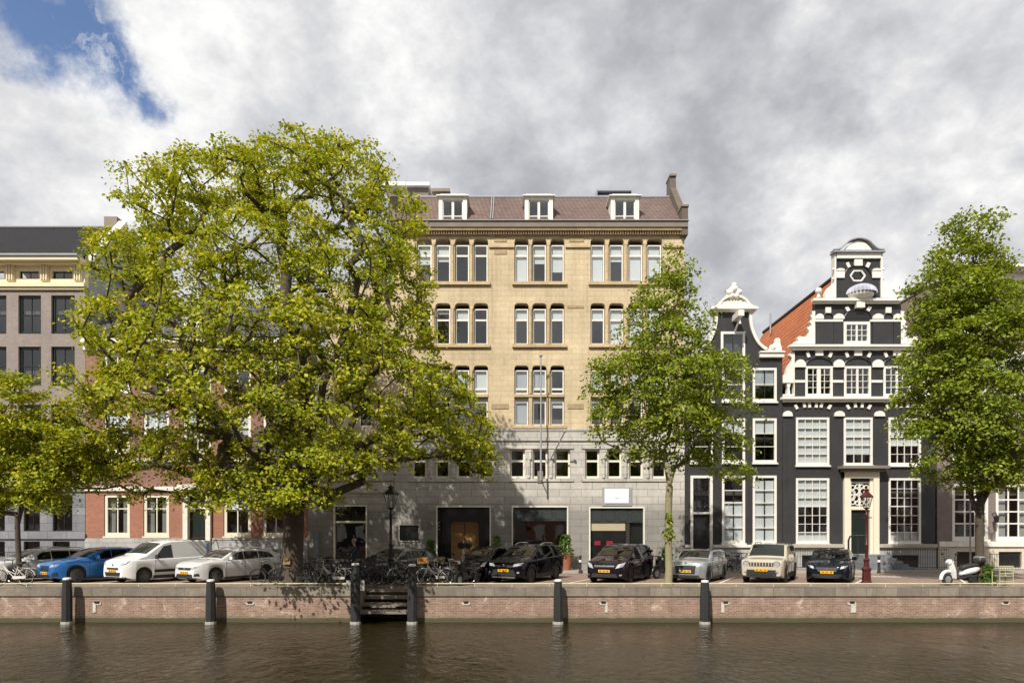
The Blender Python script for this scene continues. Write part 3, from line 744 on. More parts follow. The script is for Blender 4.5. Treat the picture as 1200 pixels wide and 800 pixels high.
holes += [rect(511.5, 575, 593, 667.9), rect(600, 665.5, 593, 648), rect(690.5, 754.8, 594, 667.9), rect(467.5, 490.5, 615, 634)]
EPSB = FZ(668)
def base_wall(outline, holes, yf, dep, rev, mat, nm, par):
    q = MB(); q.wall(outline, holes, yf, dep, rev); return q.build(nm, M[mat], par)
base_wall([(FX(462), 0), (FX(802), 0), (FX(802), FZ(501.5)), (FX(462), FZ(501.5))], [[(x, max(z, .125)) for x, z in h] for h in holes], WF - .06, .5, .45, 'grey_stone', 'stone_base_wall', b3)
# windows
random.seed(11)
bl1 = {'A': [.5, .42, .0, .0], 'B': [.98, .48, .72], 'C': [.98, .42, .96, .9]}
def lightwin(g_, a, b_, y0, y1, tr, blind, **kw):
    return window(b3, a + .6, b_ - .6, y0, y1, WF + .16, 'white_paint', .065, 1, (tr,), .05, thick=(0,), blind=blind, sill=False, **kw)
for key, g_ in (('A', A1), ('B', B1), ('C', C1)):
    for i, (a, b_) in enumerate(g_):
        lightwin(b3, a, b_, 286, 330, .27 if True else 0, bl1[key][i])
        lightwin(b3, a, b_, 361, 403, .30, {'A': (.0, .1, .28, .0), 'B': (.3, .3, .3), 'C': (.3, 1, 1, .6)}[key][i])
        lightwin(b3, a, b_, 433, 461.2, .82, {'A': (1, 1, 1, 1), 'B': (.95, .9, 0), 'C': (.9, .8, 1, 1)}[key][i], blindmat='blind' if key != 'B' else 'blind_grey')
        lightwin(b3, a, b_, 465.2, 498, .12, {'A': (0, 0, 1, 0), 'B': (.95, .2, .35), 'C': (.5, 0, 0, .3)}[key][i], blindmat='blind_grey' if (key, i) == ('B', 0) else 'blind')
for key, g_ in (('A', A4), ('B', B4), ('C', C4)):
    for i, (a, b_) in enumerate(g_):
        window(b3, a, b_, 526, 560, WF + .12, 'cream_stone', .10, 1, (.40,), .06, thick=(0,), sill=False, blind=0)
# stone dressings: sills, pilaster capitals, bands
q = MB()
for g_ in (A1, B1, C1):
    for y in (330.6, 403.6, 498.2):
        q.box(FX(g_[0][0] - 2.5), FX(g_[-1][1] + 2.5), WF - .14, WF + .14, FZ(y + 3.6), FZ(y))
    q.box(FX(g_[0][0]), FX(g_[-1][1]), WF - .05, WF + .2, FZ(465), FZ(461.7))
    for y0, y1 in ((286, 330), (361, 403), (434, 461)):
        for i in range(len(g_) - 1):
            m_ = (g_[i][1] + g_[i + 1][0]) / 2
            q.box(FX(m_ - 1.9), FX(m_ + 1.9), WF - .07, WF - .003, FZ(y0 + 1.5), FZ(y0 - 1.5))
            q.tube([(FX(m_), WF - .03, FZ(y1)), (FX(m_), WF - .03, FZ(y0 + 1))], .07, 8)
for a, b_ in ((462, A1[0][0] - 1), (A1[-1][1] + 1, B1[0][0] - 1), (B1[-1][1] + 1, C1[0][0] - 1), (C1[-1][1] + 1, 801)):
    q.box(FX(a), FX(b_), WF - .10, WF - .004, FZ(290.5), FZ(288.3))
q.build('stone_dressing', M['yellow_stone'], b3)
q = MB()
q.box(FX(461), FX(803), WF - .14, WF - .063, FZ(516.5), FZ(513.5)); q.box(FX(461), FX(803), WF - .10, WF - .063, FZ(505), FZ(501.2))
for g_ in (A4, B4, C4):
    q.box(FX(g_[0][0] - 4), FX(g_[-1][1] + 4), WF - .12, WF - .063, FZ(564), FZ(560.6))
    q.box(FX(g_[0][0] - 4), FX(g_[-1][1] + 4), WF - .12, WF - .063, FZ(525.8), FZ(523.5))
    for i in range(len(g_) - 1):
        m_ = (g_[i][1] + g_[i + 1][0]) / 2
        q.tube([(FX(m_), WF - .07, FZ(560)), (FX(m_), WF - .07, FZ(538))], .11, 8); q.box(FX(m_ - 3), FX(m_ + 3), WF - .16, WF - .064, FZ(538), FZ(527))
q.build('stone_band', M['grey_stone'], b3)
# carved relief panels
M['relief'] = plain('relief', (.36, .27, .155), .9, var=.5, scale=5, bump=1.0, bscale=14)
for (a, b_, c_, d) in ((579, 594, 275.5, 283.5), (579, 594, 294, 298), (667, 684, 275.5, 283.5), (576, 596, 473, 479), (665, 684, 358, 361), (665, 684, 473, 479)):
    q = MB()
    q.box(FX(a), FX(b_), WF - .03, WF - .002, FZ(d), FZ(c_)); q.build('relief_panel', M['relief'], b3)
# cornice
q = MB()
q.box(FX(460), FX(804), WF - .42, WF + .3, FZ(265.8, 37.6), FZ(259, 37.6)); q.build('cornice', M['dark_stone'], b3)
q = MB(); q.box(FX(461), FX(803), WF - .34, WF - .002, FZ(269.2, 37.66), FZ(265.8, 37.6) - .004); q.box(FX(461), FX(803), WF - .07, WF - .003, FZ(277), FZ(274.6))
for k in range(118):
    x = 462 + k * 2.9; q.box(FX(x), FX(x + 1.5), WF - .22, WF - .006, FZ(274, 37.8), FZ(269.2, 37.66) - .004)
q.build('dentil_band', M['yellow_stone'], b3)
q = MB(); q.box(FX(459), FX(805), WF - .5, WF - .15, FZ(259, 37.6) + .003, FZ(257.2, 37.5)); q.build('gutter', M['lead'], b3)
shell(b3, 462, 802, 262, 16, 'yellow_brick', [4.6, 8.4, 11.8, 15.3], y0=DF + .51)
# tile roof
D2 = 40.6
zt, zb = FZ(231.5, D2), FZ(259, 37.6) + .01
q = MB(); XL, XR = FX(462), FX(797)
q.add([(XL, WF - .25, zb), (XR, WF - .25, zb), (XR, D2, zt), (XL, D2, zt)], [(0, 1, 2, 3)])
rf = q.build('roof', M['roof_brown'], b3)
q = MB(); q.box(XL, XR, D2, DF + 16, zt - .3, zt); q.build('flat_roof', M['lead'], rf)
q = MB(); q.tube([(XL, D2, zt + .04), (XR, D2, zt + .04)], .07, 6)
for px in (575, 577.5, 733): q.tube([(FX(px), WF - .1, zb + .25), (FX(px), D2 - .02, zt + .03)], .03, 5)
q.build('ridge_flashing', M['lead'], rf)
for cxp in (530.5, 631.5, 732.5):
    d = MB(); x0, x1 = FX(cxp - 16.5), FX(cxp + 16.5); z0, z1 = FZ(258, 37.6), FZ(230.5)
    xa, xb, za, zb2 = FX(cxp - 12), FX(cxp + 12), FZ(256.5, 37.6), FZ(234)
    d.wall([(x0, z0), (x1, z0), (x1, z1), (x0, z1)], [[(xa, za), (xb, za), (xb, zb2), (xa, zb2)]], WF + .02, 2.4, .2)
    d.box(x0 - .12, x1 + .12, WF - .14, WF + 2.8, z1 + .003, z1 + .06)
    do = d.build('dormer', M['white_paint'], b3)
    d = MB(); d.box(xa, xa + .06, WF + .1, WF + .18, za, zb2); d.box(xb - .06, xb, WF + .1, WF + .18, za, zb2); d.box((xa + xb) / 2 - .07, (xa + xb) / 2 + .07, WF + .1, WF + .18, za, zb2)
    d.box(xa, xb, WF + .105, WF + .175, zb2 - .06, zb2); d.box(xa, xb, WF + .105, WF + .175, za, za + .06); d.box(xa, xb, WF + .105, WF + .175, za + .36, za + .41); d.build('window_frame', M['white_paint'], do)
    d = MB(); d.add([(xa, WF + .14, za), (xb, WF + .14, za), (xb, WF + .14, zb2), (xa, WF + .14, zb2)], [(0, 1, 2, 3)]); d.build('pane', M['glass'], do)
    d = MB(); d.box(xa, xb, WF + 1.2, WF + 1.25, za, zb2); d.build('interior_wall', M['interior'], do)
    d = MB()
    for k in range(9): d.tube([(x0 + .1 + k * .2, WF + .15, z1 + .1), (x0 + .1 + k * .2, WF + .15, z1 + .22)], .012, 4)
    d.tube([(x0 + .08, WF + .15, z1 + .22), (x1 - .08, WF + .15, z1 + .22)], .014, 4); d.build('roof_rail', M['white_paint'], do)
# right parapet gable and its chimney-like top
q = MB()
YZ = [(WF - .35, FZ(278)), (WF - .35, FZ(246)), (WF + .35, FZ(244, 38.3)), (D2 - .2, FZ(222, D2)), (D2 - .1, FZ(208, D2)), (D2 + .75, FZ(208, D2)), (D2 + .85, FZ(232, D2)), (DF + 15.9, FZ(236, D2)), (DF + 15.9, FZ(278))]
def yzprism(q, yz, x0, x1):
    n = len(yz); tr = tessellate_polygon([[Vector((y, z, 0)) for y, z in yz]])
    q.add([(x0, y, z) for y, z in yz] + [(x1, y, z) for y, z in yz], [tuple(t_) for t_ in tr] + [tuple(i + n for i in t_) for t_ in tr] + [(i, (i + 1) % n, (i + 1) % n + n, i + n) for i in range(n)])
yzprism(q, YZ, FX(797.2), FX(804.5)); q.build('gable_parapet', M['gable_stone'], b3)
q = MB(); q.box(FX(796.4), FX(805.3), WF - .42, WF + .42, FZ(245.8), FZ(243.6)); q.box(FX(796.6), FX(805.2), D2 - .2, D2 + .85, FZ(208, D2) + .002, FZ(205.5, D2)); q.build('coping_stone', M['dark_stone'], b3)
# rooftop boxes
q = MB(); Dq = 45; q.box(FX(455, Dq), FX(502, Dq), Dq, Dq + 4, zt, FZ(220, Dq)); pt = q.build('rooftop_room', M['dark_stone'], b3)
q = MB(); q.box(FX(450, Dq), FX(504, Dq), Dq - .3, Dq + 4.2, FZ(219.9, Dq), FZ(216, Dq)); q.box(FX(454, Dq), FX(478, Dq), Dq - 1.2, Dq - .31, FZ(228, Dq), FZ(223.5, Dq)); q.build('fascia', M['white_paint'], pt)
q = MB(); q.box(FX(503, 47), FX(527, 47), 47, 49.5, FZ(224, 47), FZ(220.5, 47)); q.box(FX(505, 47), FX(524, 47), 47.2, 49.3, zt, FZ(224.1, 47)); q.build('rooftop_canopy', M['dark_stone'], b3)
q = MB(); Dq = 44; q.box(FX(699, Dq), FX(741, Dq), Dq, Dq + 3, FZ(223.4, Dq), FZ(221.3, Dq)); 
for a, b_ in ((699, 700), (740, 741)): q.box(FX(a, Dq), FX(b_, Dq), Dq + .001, Dq + 3, zt, FZ(223.45, Dq))
q.box(FX(701, Dq), FX(746, Dq), Dq + .2, Dq + 2.5, zt, FZ(226.5, Dq)); q.build('rooftop_plant_screen', M['lead'], b3)
# ground floor openings
def opening(x0, x1, y0, y1): 
    f = MB(); X0, X1, Z0, Z1 = FX(x0), FX(x1), max(FZ(y1), .126), FZ(y0); k = .055
    f.box(X0 - .02, X0 + k, WF - .09, WF + .1, Z0, Z1); f.box(X1 - k, X1 + .02, WF - .09, WF + .1, Z0, Z1); f.box(X0 + k, X1 - k, WF - .09, WF + .1, Z1 - k, Z1 + .02)
    return f
e = opening(511.5, 575, 593, 667.9).build('entrance_frame', M['white_paint'], b3)
q = MB(); Z1 = FZ(593); q.box(FX(512), FX(574.5), WF + 1.3, WF + 1.4, .126, Z1); q.box(FX(512), FX(574.5), WF + .3, WF + 1.3, Z1 + .0, Z1 + .05); q.box(FX(511.6), FX(512), WF + .3, WF + 1.4, .126, Z1); q.box(FX(574.5), FX(575), WF + .3, WF + 1.4, .126, Z1); q.build('porch_wall', M['black_gloss'], e)
for x0, x1 in ((528, 542.5), (543.2, 558)):
    q = MB(); q.box(FX(x0), FX(x1), WF + 1.18, WF + 1.27, .13, FZ(613)); dr = q.build('entrance_door', M['wood_door'], b3)
    q = MB(); q.box(FX(x0 + 2), FX(x1 - 2), WF + 1.16, WF + 1.179, .4, 1.1); q.build('door_panel', M['wood_door'], dr); q = MB(); q.box(FX(x0 + 2), FX(x1 - 2), WF + 1.16, WF + 1.179, 1.7, 2.6); q.build('door_panel', M['wood_door'], dr)
    cxm = FX(x1 - 4 if x0 < 540 else x0 + 4); q = MB(); q.lathe([(.14, WF + 1.13), (.2, WF + 1.15)], cxm, 1.42, 12, 'y'); q.build('handle', M['black_metal'], dr)
q = MB(); q.box(FX(526.5), FX(528), WF + 1.15, WF + 1.29, .13, FZ(611)); q.box(FX(558), FX(559.5), WF + 1.15, WF + 1.29, .13, FZ(611)); q.box(FX(526.5), FX(559.5), WF + 1.15, WF + 1.29, FZ(612.8), FZ(611)); q.build('door_frame', M['wood_door'], b3)
e = opening(600, 665.5, 593, 648).build('shop_window', M['white_paint'], b3)
q = MB(); q.add([(FX(600), WF + .2, FZ(648)), (FX(665.5), WF + .2, FZ(648)), (FX(665.5), WF + .2, FZ(593)), (FX(600), WF + .2, FZ(593))], [(0, 1, 2, 3)]); q.build('pane', M['glass'], e)
q = MB(); q.box(FX(601.8), FX(663.7), WF + .05, WF + .12, FZ(610), FZ(594.6)); tp = q.build('transom_panel', M['panel_green'], e)
def ovals(par, x0, x1, y0, y1, n, yf):
    q = MB()
    for k in range(n):
        cx = x0 + (x1 - x0) * (k + .5) / n; rx = (x1 - x0) / n * .40; ry = (y1 - y0) * .36; cy = (y0 + y1) / 2
        pts = [(FX(cx + rx * math.copysign(abs(math.cos(a)) ** .6, math.cos(a))), yf, FZ(cy + ry * math.copysign(abs(math.sin(a)) ** .6, math.sin(a)))) for a in [2 * PI * j / 20 for j in range(21)]]
        q.tube(pts, .025, 5)
    q.build('oval_moulding', M['panel_green'], par)
ovals(tp, 602, 664, 594.6, 610, 4, WF + .045)
q = MB(); q.box(FX(600), FX(665.5), WF - .11, WF + .3, FZ(651), FZ(648.2)); q.build('sill', M['grey_stone'], e)
e = opening(690.5, 754.8, 594, 667.9).build('shop_front', M['white_paint'], b3)
q = MB(); q.box(FX(692.2), FX(753), WF + .05, WF + .12, FZ(612), FZ(595.8)); tp = q.build('transom_panel', M['panel_green'], e); ovals(tp, 692, 753, 595.8, 612, 4, WF + .045)
q = MB(); q.box(FX(692.2), FX(733), WF + .1, WF + .16, FZ(621.5), FZ(612.2)); q.build('roller_blind', M['beige_panel'], e)
q = MB(); q.box(FX(692.2), FX(734), WF + .16, WF + .22, .13, FZ(621.6)); q.build('shop_door', M['black_gloss'], e)
q = MB(); q.box(FX(734), FX(738), WF + .08, WF + .2, .13, FZ(612.2)); q.build('mullion', M['cushion'], e)
q = MB(); q.box(FX(738), FX(753), WF + .25, WF + .3, .13, FZ(612.2)); q.build('pane', M['black_gloss'], e)
for x0, x1 in ((697, 704), (711, 718.5)):
    q = MB(); q.box(FX(x0), FX(x1), WF + .13, WF + .155, FZ(638.5), FZ(633.5)); tag(q.build('red_notice', M['red_sign'], e))
e = MB(); e.box(FX(467.5), FX(490.5), WF + .05, WF + .12, FZ(634), FZ(615)); e.build('display_case', M['black_gloss'], b3)
e = MB(); e.box(FX(467.5), FX(490.5), WF - .1, WF + .04, FZ(634), FZ(633.2)); e.box(FX(467.5), FX(468.4), WF - .1, WF + .04, FZ(633.1), FZ(615)); e.build('display_case_frame', M['white_paint'], b3)
# sign board
sg = empty('sign_board', (FX(722.7), WF - .08, FZ(590)), 0, 'white sign board with faint grey lettering above the right shop front', 'sign')
q = MB(); wd, hh = FX(740.5) - FX(706), FZ(571) - FZ(592.5); q.box(-wd / 2, wd / 2, -.05, 0, -.12, -.12 + hh); q.build('frame', M['lead'], sg)
q = MB(); q.box(-wd / 2 + .13, wd / 2 - .18, -.09, -.052, .03, hh - .20); q.build('panel', M['sign_white'], sg)
q = MB()
random.seed(2)
for k in range(4): q.box(-.10 + k * .045, -.07 + k * .045, -.094, -.091, .62, .645)
for k in range(5): q.box(-.12 + k * .045, -.085 + k * .045, -.094, -.091, .30, .35)
for k in range(8): q.box(-.17 + k * .042, -.145 + k * .042, -.094, -.091, .20, .215)
q.build('lettering', M['ink_grey'], sg)
# graffiti-like grey letters
cu = bpy.data.curves.new('graffiti', 'FONT'); cu.body = 'OFE'; cu.size = .62; cu.extrude = .004; cu.materials.append(M['dark_stone'])
g_ = bpy.data.objects.new('graffiti', cu); C.objects.link(g_); g_.parent = b3; g_.rotation_euler = (R(90), 0, 0); g_.location = (FX(493.5), WF - .067, FZ(620))
# flagpole
fp = empty('flagpole', (FX(633), WF - .9, FZ(562)), 0, 'thin vertical flagpole fixed to the centre of the office facade', 'flagpole')
q = MB(); q.tube([(0, 0, -.1), (0, 0, FZ(423) - FZ(562))], [.055, .035], 8); q.build('pole', M['lead'], fp, smooth=40)
q = MB(); q.ball((0, 0, FZ(423) - FZ(562) + .08), .1, 8, 6); q.build('finial', M['lead'], fp, smooth=60)
q = MB()
for dz in (.1, 1.9): q.tube([(0, 0, dz), (0, .85, dz)], .03, 6)
q.box(-.16, .16, .78, .85, -.15, .5); q.build('bracket', M['dark_stone'], fp)
q = MB(); q.tube([(FX(660), WF - 1.4, FZ(509)), (FX(643.5), WF - .06, FZ(541))], .04, 6); q.ball((FX(660), WF - 1.4, FZ(509)), .09, 8, 6)
tag(q.build('slanting_flagpole', M['lead']), 'short slanting flagpole on the grey stone above the middle shop window', 'flagpole')

# ---- wing left of the block
b7 = empty('side_wing', (0, 0, 0), 0, 'lower stone-fronted wing between the red brick house and the yellow block', 'building')
o_ = [(361.3, 668), (361.3, 562), (384, 530), (461.8, 530), (461.8, 668)]
holes = [rect(385.5, 398.5, 539, 557), rect(405, 416.5, 539, 557), rect(423, 434, 539, 557), rect(391.5, 430, 592, 655)]
base_wall([(FX(x), 0 if y == 668 else FZ(y)) for x, y in o_], holes, WF - .04, .5, .4, 'grey_stone', 'stone_base_wall', b7)
holes = [rect(400, 416, 463, 500), rect(420, 436, 463, 500), rect(400, 416, 385, 425), rect(420, 436, 385, 425)]
base_wall([(FX(x), FZ(y)) for x, y in ((384, 529.8), (461.8, 529.8), (461.8, 335), (384, 335))], holes, WF, .5, .4, 'yellow_brick', 'wall', b7)
for a, b_ in ((385.5, 398.5), (405, 416.5), (423, 434)): window(b7, a, b_, 539, 557, WF + .12, 'trim_stone', .07, 1, (), .05, sill=True, sillmat='grey_stone')
for y0, y1 in ((463, 500), (385, 425)):
    for a, b_ in ((400, 416), (420, 436)): window(b7, a, b_, y0, y1, WF + .12, 'white_paint', .09, 1, (.4,), .05, sillmat='yellow_stone')
q = MB(); q.box(FX(396), FX(440), WF - .25, WF - .003, FZ(448), FZ(444)); q.box(FX(361), FX(461.8), WF - .12, WF - .043, FZ(577.5), FZ(575.5)); q.box(FX(362), FX(461.8), WF - .12, WF - .043, FZ(563), FZ(560)); q.build('stone_band', M['trim_stone'], b7)
e = opening(391.5, 430, 592, 655); e.box(FX(391.5), FX(430), WF - .05, WF + .1, FZ(612.4), FZ(610)); e = e.build('shop_window', M['cream_stone'], b7)
q = MB(); q.add([(FX(392), WF + .15, FZ(655)), (FX(430), WF + .15, FZ(655)), (FX(430), WF + .15, FZ(592)), (FX(392), WF + .15, FZ(592))], [(0, 1, 2, 3)]); q.build('pane', M['glass'], e)
ovals(e, 393, 429, 593.5, 610, 2, WF + .1)
shell(b7, 361.6, 461.6, 335, 12, 'yellow_brick', [4.6, 8.4, 11.8, 15.3], y0=DF + .51)
q = MB(); q.box(FX(361.6), FX(384), WF + .42, WF + .6, FZ(562), FZ(340)); q.box(FX(361.6), FX(461.8), WF + .3, DF + 12, FZ(335) + .002, FZ(333)); q.build('flat_roof', M['lead'], b7)
q = MB(); q.box(FX(369), FX(374), WF - .3, WF - .045, .12, 2.2); q.build('downpipe_cover', M['bluegrey_stone'], b7)

# ---- house 4: small black neck gable
b4 = empty('neck_gable_house', (0, 0, 0), 0, 'narrow black painted house with a white curved neck gable', 'house')
def curveL(pts): return [(FX(x), FZ(y)) for x, y in pts]
def curveR(pts, c=859): return [(FX(2 * c - x), FZ(y)) for x, y in reversed(pts)]
neckR = [(917, 419), (897, 412), (889, 402.5), (882.7, 391), (879.5, 379), (878.7, 364)]
outl = [(FX(802.3), 0), (FX(916.8), 0)] + curveL([(916.8, 419), (897, 412), (889, 402.5), (882.7, 391), (879.5, 379), (878.7, 364)]) + curveL([(839.3, 364), (838.5, 379), (835.3, 391), (829, 402.5), (821, 412), (802.3, 419)])
cols4 = [(809, 836), (846, 873), (882, 910)]
holes = [rect(a, b_, c_, d) for a, b_ in cols4 for c_, d in ((431, 470.5), (490, 542))] + [rect(a, b_, 557, 636) for a, b_ in cols4[1:]] + [rect(809, 835, 557, 650), rect(844.6, 873, 388.5, 419.5)]
base_wall(outl, holes, WF, .35, .25, 'black_paint', 'wall', b4)
for i, (a, b_) in enumerate(cols4):
    window(b4, a, b_, 431, 470.5, WF - .03, 'white_paint', .13, 2, (.5,), .04, barmat='black_metal', curtain=False, blind=(.3, .0, .55)[i], blindmat='blind_grey', fd=.12)
    window(b4, a, b_, 490, 542, WF - .03, 'white_paint', .13, 2, (.33, .66), .035, barmat='black_metal', blind=(.25, .3, .32)[i], fd=.12)
    if i: window(b4, a, b_, 557, 636, WF - .03, 'white_paint', .13, 2, (.2, .4, .6, .8), .045, barmat='black_metal', blind_from_bottom=.62 if i == 1 else .96, fd=.12, blindmat='blind')
window(b4, 844.6, 873, 388.5, 419.5, WF - .03, 'white_paint', .14, 2, (), .03, barmat='black_metal', fd=.12, blind=0)
f = MB(); f.box(FX(809), FX(812), WF - .05, WF + .12, .9, FZ(557)); f.box(FX(832), FX(835), WF - .05, WF + .12, .9, FZ(557)); f.box(FX(812), FX(832), WF - .05, WF + .12, FZ(560), FZ(557)); f.box(FX(812), FX(832), WF - .02, WF + .12, FZ(602), FZ(599.5))
ds = f.build('door_surround', M['white_paint'], b4)
f = MB(); f.box(FX(812), FX(832), WF + .14, WF + .2, .9, FZ(599.8)); dr = f.build('door', M['black_gloss'], b4)
f = MB(); f.box(FX(815), FX(829), WF + .12, WF + .139, 1.1, 1.8); f.box(FX(815), FX(829), WF + .12, WF + .139, 2.0, 3.0); f.build('door_panel', M['black_metal'], dr)
f = MB(); f.box(FX(812), FX(832), WF + .1, WF + .11, FZ(599.4), FZ(560)); f.build('fanlight_pane', M['glass'], ds)
f = MB()
for k in range(1, 4): f.box(FX(812 + 5 * k) - .015, FX(812 + 5 * k) + .015, WF + .07, WF + .095, FZ(599.3), FZ(560))
for y in (568, 576, 584, 591): f.box(FX(812), FX(832), WF + .066, WF + .098, FZ(y) - .015, FZ(y) + .015)
for k in range(3): f.tube([(FX(822) + .32 * (k - 1) + .13 * math.cos(a), WF + .06, FZ(595) + .13 * math.sin(a)) for a in [2 * PI * j / 12 for j in range(13)]], .02, 5)
f.build('glazing_bar', M['black_metal'], ds)
f = MB(); f.box(FX(802.3), FX(809), WF - .1, WF - .003, 0, FZ(638)); f.box(FX(835), FX(917), WF - .1, WF - .003, 0, FZ(638)); f.box(FX(809), FX(835), WF - .1, WF + .24, 0, .9); f.build('plinth', M['plinth_stone'], b4)
f = MB(); f.box(FX(835), FX(917), WF - .2, WF - .003, FZ(641), FZ(637.8)); f.box(FX(802.3), FX(809), WF - .2, WF - .003, FZ(641), FZ(637.8)); f.build('plinth_band', M['white_paint'], b4)
for k in range(4):
    f = MB(); f.box(FX(806), FX(838), WF - .1 - .28 * (k + 1), WF - .1 - .28 * k, .12, .12 + .78 - .2 * k); f.build('step', M['plinth_stone'], b4)
# white gable edges
def ribbon(q, pts, wpx, y0, y1):
    n = len(pts)
    L_ = []
    for i in range(n):
        a = Vector(pts[max(i - 1, 0)]); c_ = Vector(pts[min(i + 1, n - 1)]); d = (c_ - a).normalized(); nr = Vector((-d.y, d.x)); p_ = Vector(pts[i])
        L_.append((p_ + nr * wpx / 2, p_ - nr * wpx / 2))
    poly = [l[0] for l in L_] + [l[1] for l in reversed(L_)]
    for i in range(n - 1):
        quad = [L_[i][0], L_[i + 1][0], L_[i + 1][1], L_[i][1]]
        q.prism([(FX(v.x), FZ(v.y)) for v in quad], y0, y1)
def smooth_pts(pts, k=3):
    out_ = []
    for i in range(len(pts) - 1):
        p0 = pts[max(i - 1, 0)]; p1 = pts[i]; p2 = pts[i + 1]; p3 = pts[min(i + 2, len(pts) - 1)]
        for j in range(k):
            t_ = j / k
            out_.append(tuple(.5 * (2 * p1[c_] + (-p0[c_] + p2[c_]) * t_ + (2 * p0[c_] - 5 * p1[c_] + 4 * p2[c_] - p3[c_]) * t_ ** 2 + (-p0[c_] + 3 * p1[c_] - 3 * p2[c_] + p3[c_]) * t_ ** 3) for c_ in (0, 1)))
    return out_ + [tuple(pts[-1])]
for s_ in (1, -1):
    cv = [(878.7, 364), (879.5, 379), (882.7, 391), (889, 402.5), (898, 409.5)]
    if s_ < 0: cv = [(1718 - x, y) for x, y in cv]
    q = MB(); ribbon(q, smooth_pts(cv), 3.2, WF - .12, WF + .36); q.build('gable_edge', M['white_paint'], b4)
q = MB()
for a, b_ in ((889.5, 917.5), (801.5, 828.5)):
    q.box(FX(a), FX(b_), WF - .2, WF + .36, FZ(419.2), FZ(414)); q.box(FX(a - .5), FX(b_ + .5), WF - .28, WF + .36, FZ(414), FZ(412.4))
q.build('shoulder_band', M['white_paint'], b4)
for xs in ((897, 916), (802, 821)):
    c_ = (xs[0] + xs[1]) / 2; q = MB()
    q.prism(curveL([(c_ - 8, 412.5), (c_ + 8, 412.5), (c_ + 8, 408), (c_ + 6.5, 404), (c_ + 6, 400), (c_ + 3.5, 398), (c_ + 1, 401), (c_ - 1.5, 406), (c_ - 6, 408.5)]), WF - .2, WF + .15)
    q.ball((FX(c_ + 4), WF - .05, FZ(400)), .18, 8, 6); q.ball((FX(c_ - 2), WF - .1, FZ(408)), .2, 8, 6); q.build('carved_figure', M['white_stone'], b4)
q = MB(); q.box(FX(831), FX(886), WF - .35, WF + .3, FZ(364), FZ(361)); q.box(FX(833), FX(884), WF - .22, WF + .3, FZ(366), FZ(364.02)); q.prism([(FX(x), FZ(y)) for x, y in ((831, 361), (838, 359), (842, 355), (876, 355), (880, 359), (886, 361))], WF - .25, WF + .25)
q.build('cornice', M['white_stone'], b4)
q = MB(); A = [(859 + 17 * math.cos(R(a)), 360.5 - 12.5 * math.sin(R(a))) for a in range(0, 181, 15)]
q.prism([(FX(x), FZ(y)) for x, y in A], WF - .12, WF + .2); ribbon(q, A, 2.4, WF - .3, WF + .2)
q.build('pediment', M['white_stone'], b4, smooth=40)
q = MB()
q.prism([(FX(x), FZ(y)) for x, y in ((849, 350), (869, 350), (867, 345), (868.5, 341), (864, 341), (863, 337), (859, 334.5), (855, 337), (854, 341), (849.5, 341), (851, 345))], WF - .2, WF + .1)
for dx, dy, r_ in ((-5, 344, .2), (5, 344, .2), (0, 340, .22), (0, 335.5, .16), (-3, 348, .18), (3, 348, .18)): q.ball((FX(859 + dx), WF - .18, FZ(dy)), r_, 8, 6)
q.build('crest', M['white_stone'], b4, smooth=50)
q = MB()
for k in range(7):
    a = R(20 + k * 23.3); q.tube([(FX(859), WF - .14, FZ(359)), (FX(859 + 12 * math.cos(a)), WF - .14, FZ(359 - 9 * math.sin(a)))], [.02, .07], 5)
q.build('pediment_relief', M['cream_stone'], b4)
q = MB(); q.box(-.16, .16, -1.1, .1, -.14, .18); o = q.build('hoist_beam', M['white_paint'], b4); o.location = (FX(861), WF, FZ(374))
q = MB(); q.tube([(0, -.9, -.05), (0, -.9, -.45)], .03, 6); q.tube([(0, -1.0, -.1), (0, .0, -.75)], .05, 6); q.ball((0, -.9, -.5), .07); q.build('hoist_hook', M['white_paint'], o)
shell(b4, 802.4, 916.7, 421, 13, 'black_paint', [4.3, 7.4, 9.6], y0=DF + .36)
q = MB(); zt = FZ(372); zb = FZ(418)
q.add([(FX(802.4), DF + .36, zb), (FX(859), DF + .36, zt), (FX(916.7), DF + .36, zb), (FX(802.4), DF + 13, zb), (FX(859), DF + 13, zt), (FX(916.7), DF + 13, zb)], [(0, 1, 4, 3), (1, 2, 5, 4), (0, 1, 2), (3, 4, 5)])
q.build('roof', M['roof_slate'], b4)

# ---- house 5: big black house with stepped gable
b5 = empty('stepped_gable_house', (0, 0, 0), 0, 'wide black painted house with a richly carved white gable and orange tiled roof', 'house')
CX5 = 1005
def m5(x): return 2 * CX5 - x
E5 = 1096
outl = [(FX(917.2), 0), (FX(E5), 0), (FX(E5), FZ(466)), (FX(1079), FZ(466)), (FX(1079), FZ(408)), (FX(1056), FZ(408)), (FX(1056), FZ(354)), (FX(1031.5), FZ(354)), (FX(1031.5), FZ(303)),
        (FX(978.7), FZ(303)), (FX(978.7), FZ(354)), (FX(955), FZ(354)), (FX(955), FZ(408)), (FX(931), FZ(408)), (FX(931), FZ(466)), (FX(917.2), FZ(466))]
r3 = [(943.6, 975.6), (989, 1020.5), (1035, 1067)]
r2 = [(932.6, 971.6), (988.6, 1022.4), (1041, 1079)]
hexp = [(FX(1004.8 + 8.6 * math.cos(a)), FZ(323.5) + .33 * math.sin(a)) for a in [R(60 * k) for k in range(6)]]
holes = [rect(a, b_, 429, 464) for a, b_ in r3] + [rect(a, b_, 489, 545) for a, b_ in r2] + [rect(932.6, 971.6, 560, 636.5), rect(1041, 1079, 560, 636.5), rect(994, 1026, 560, 650), rect(988.5, 1019.5, 377, 403), hexp]
base_wall(outl, holes, WF, .35, .25, 'black_paint', 'wall', b5)
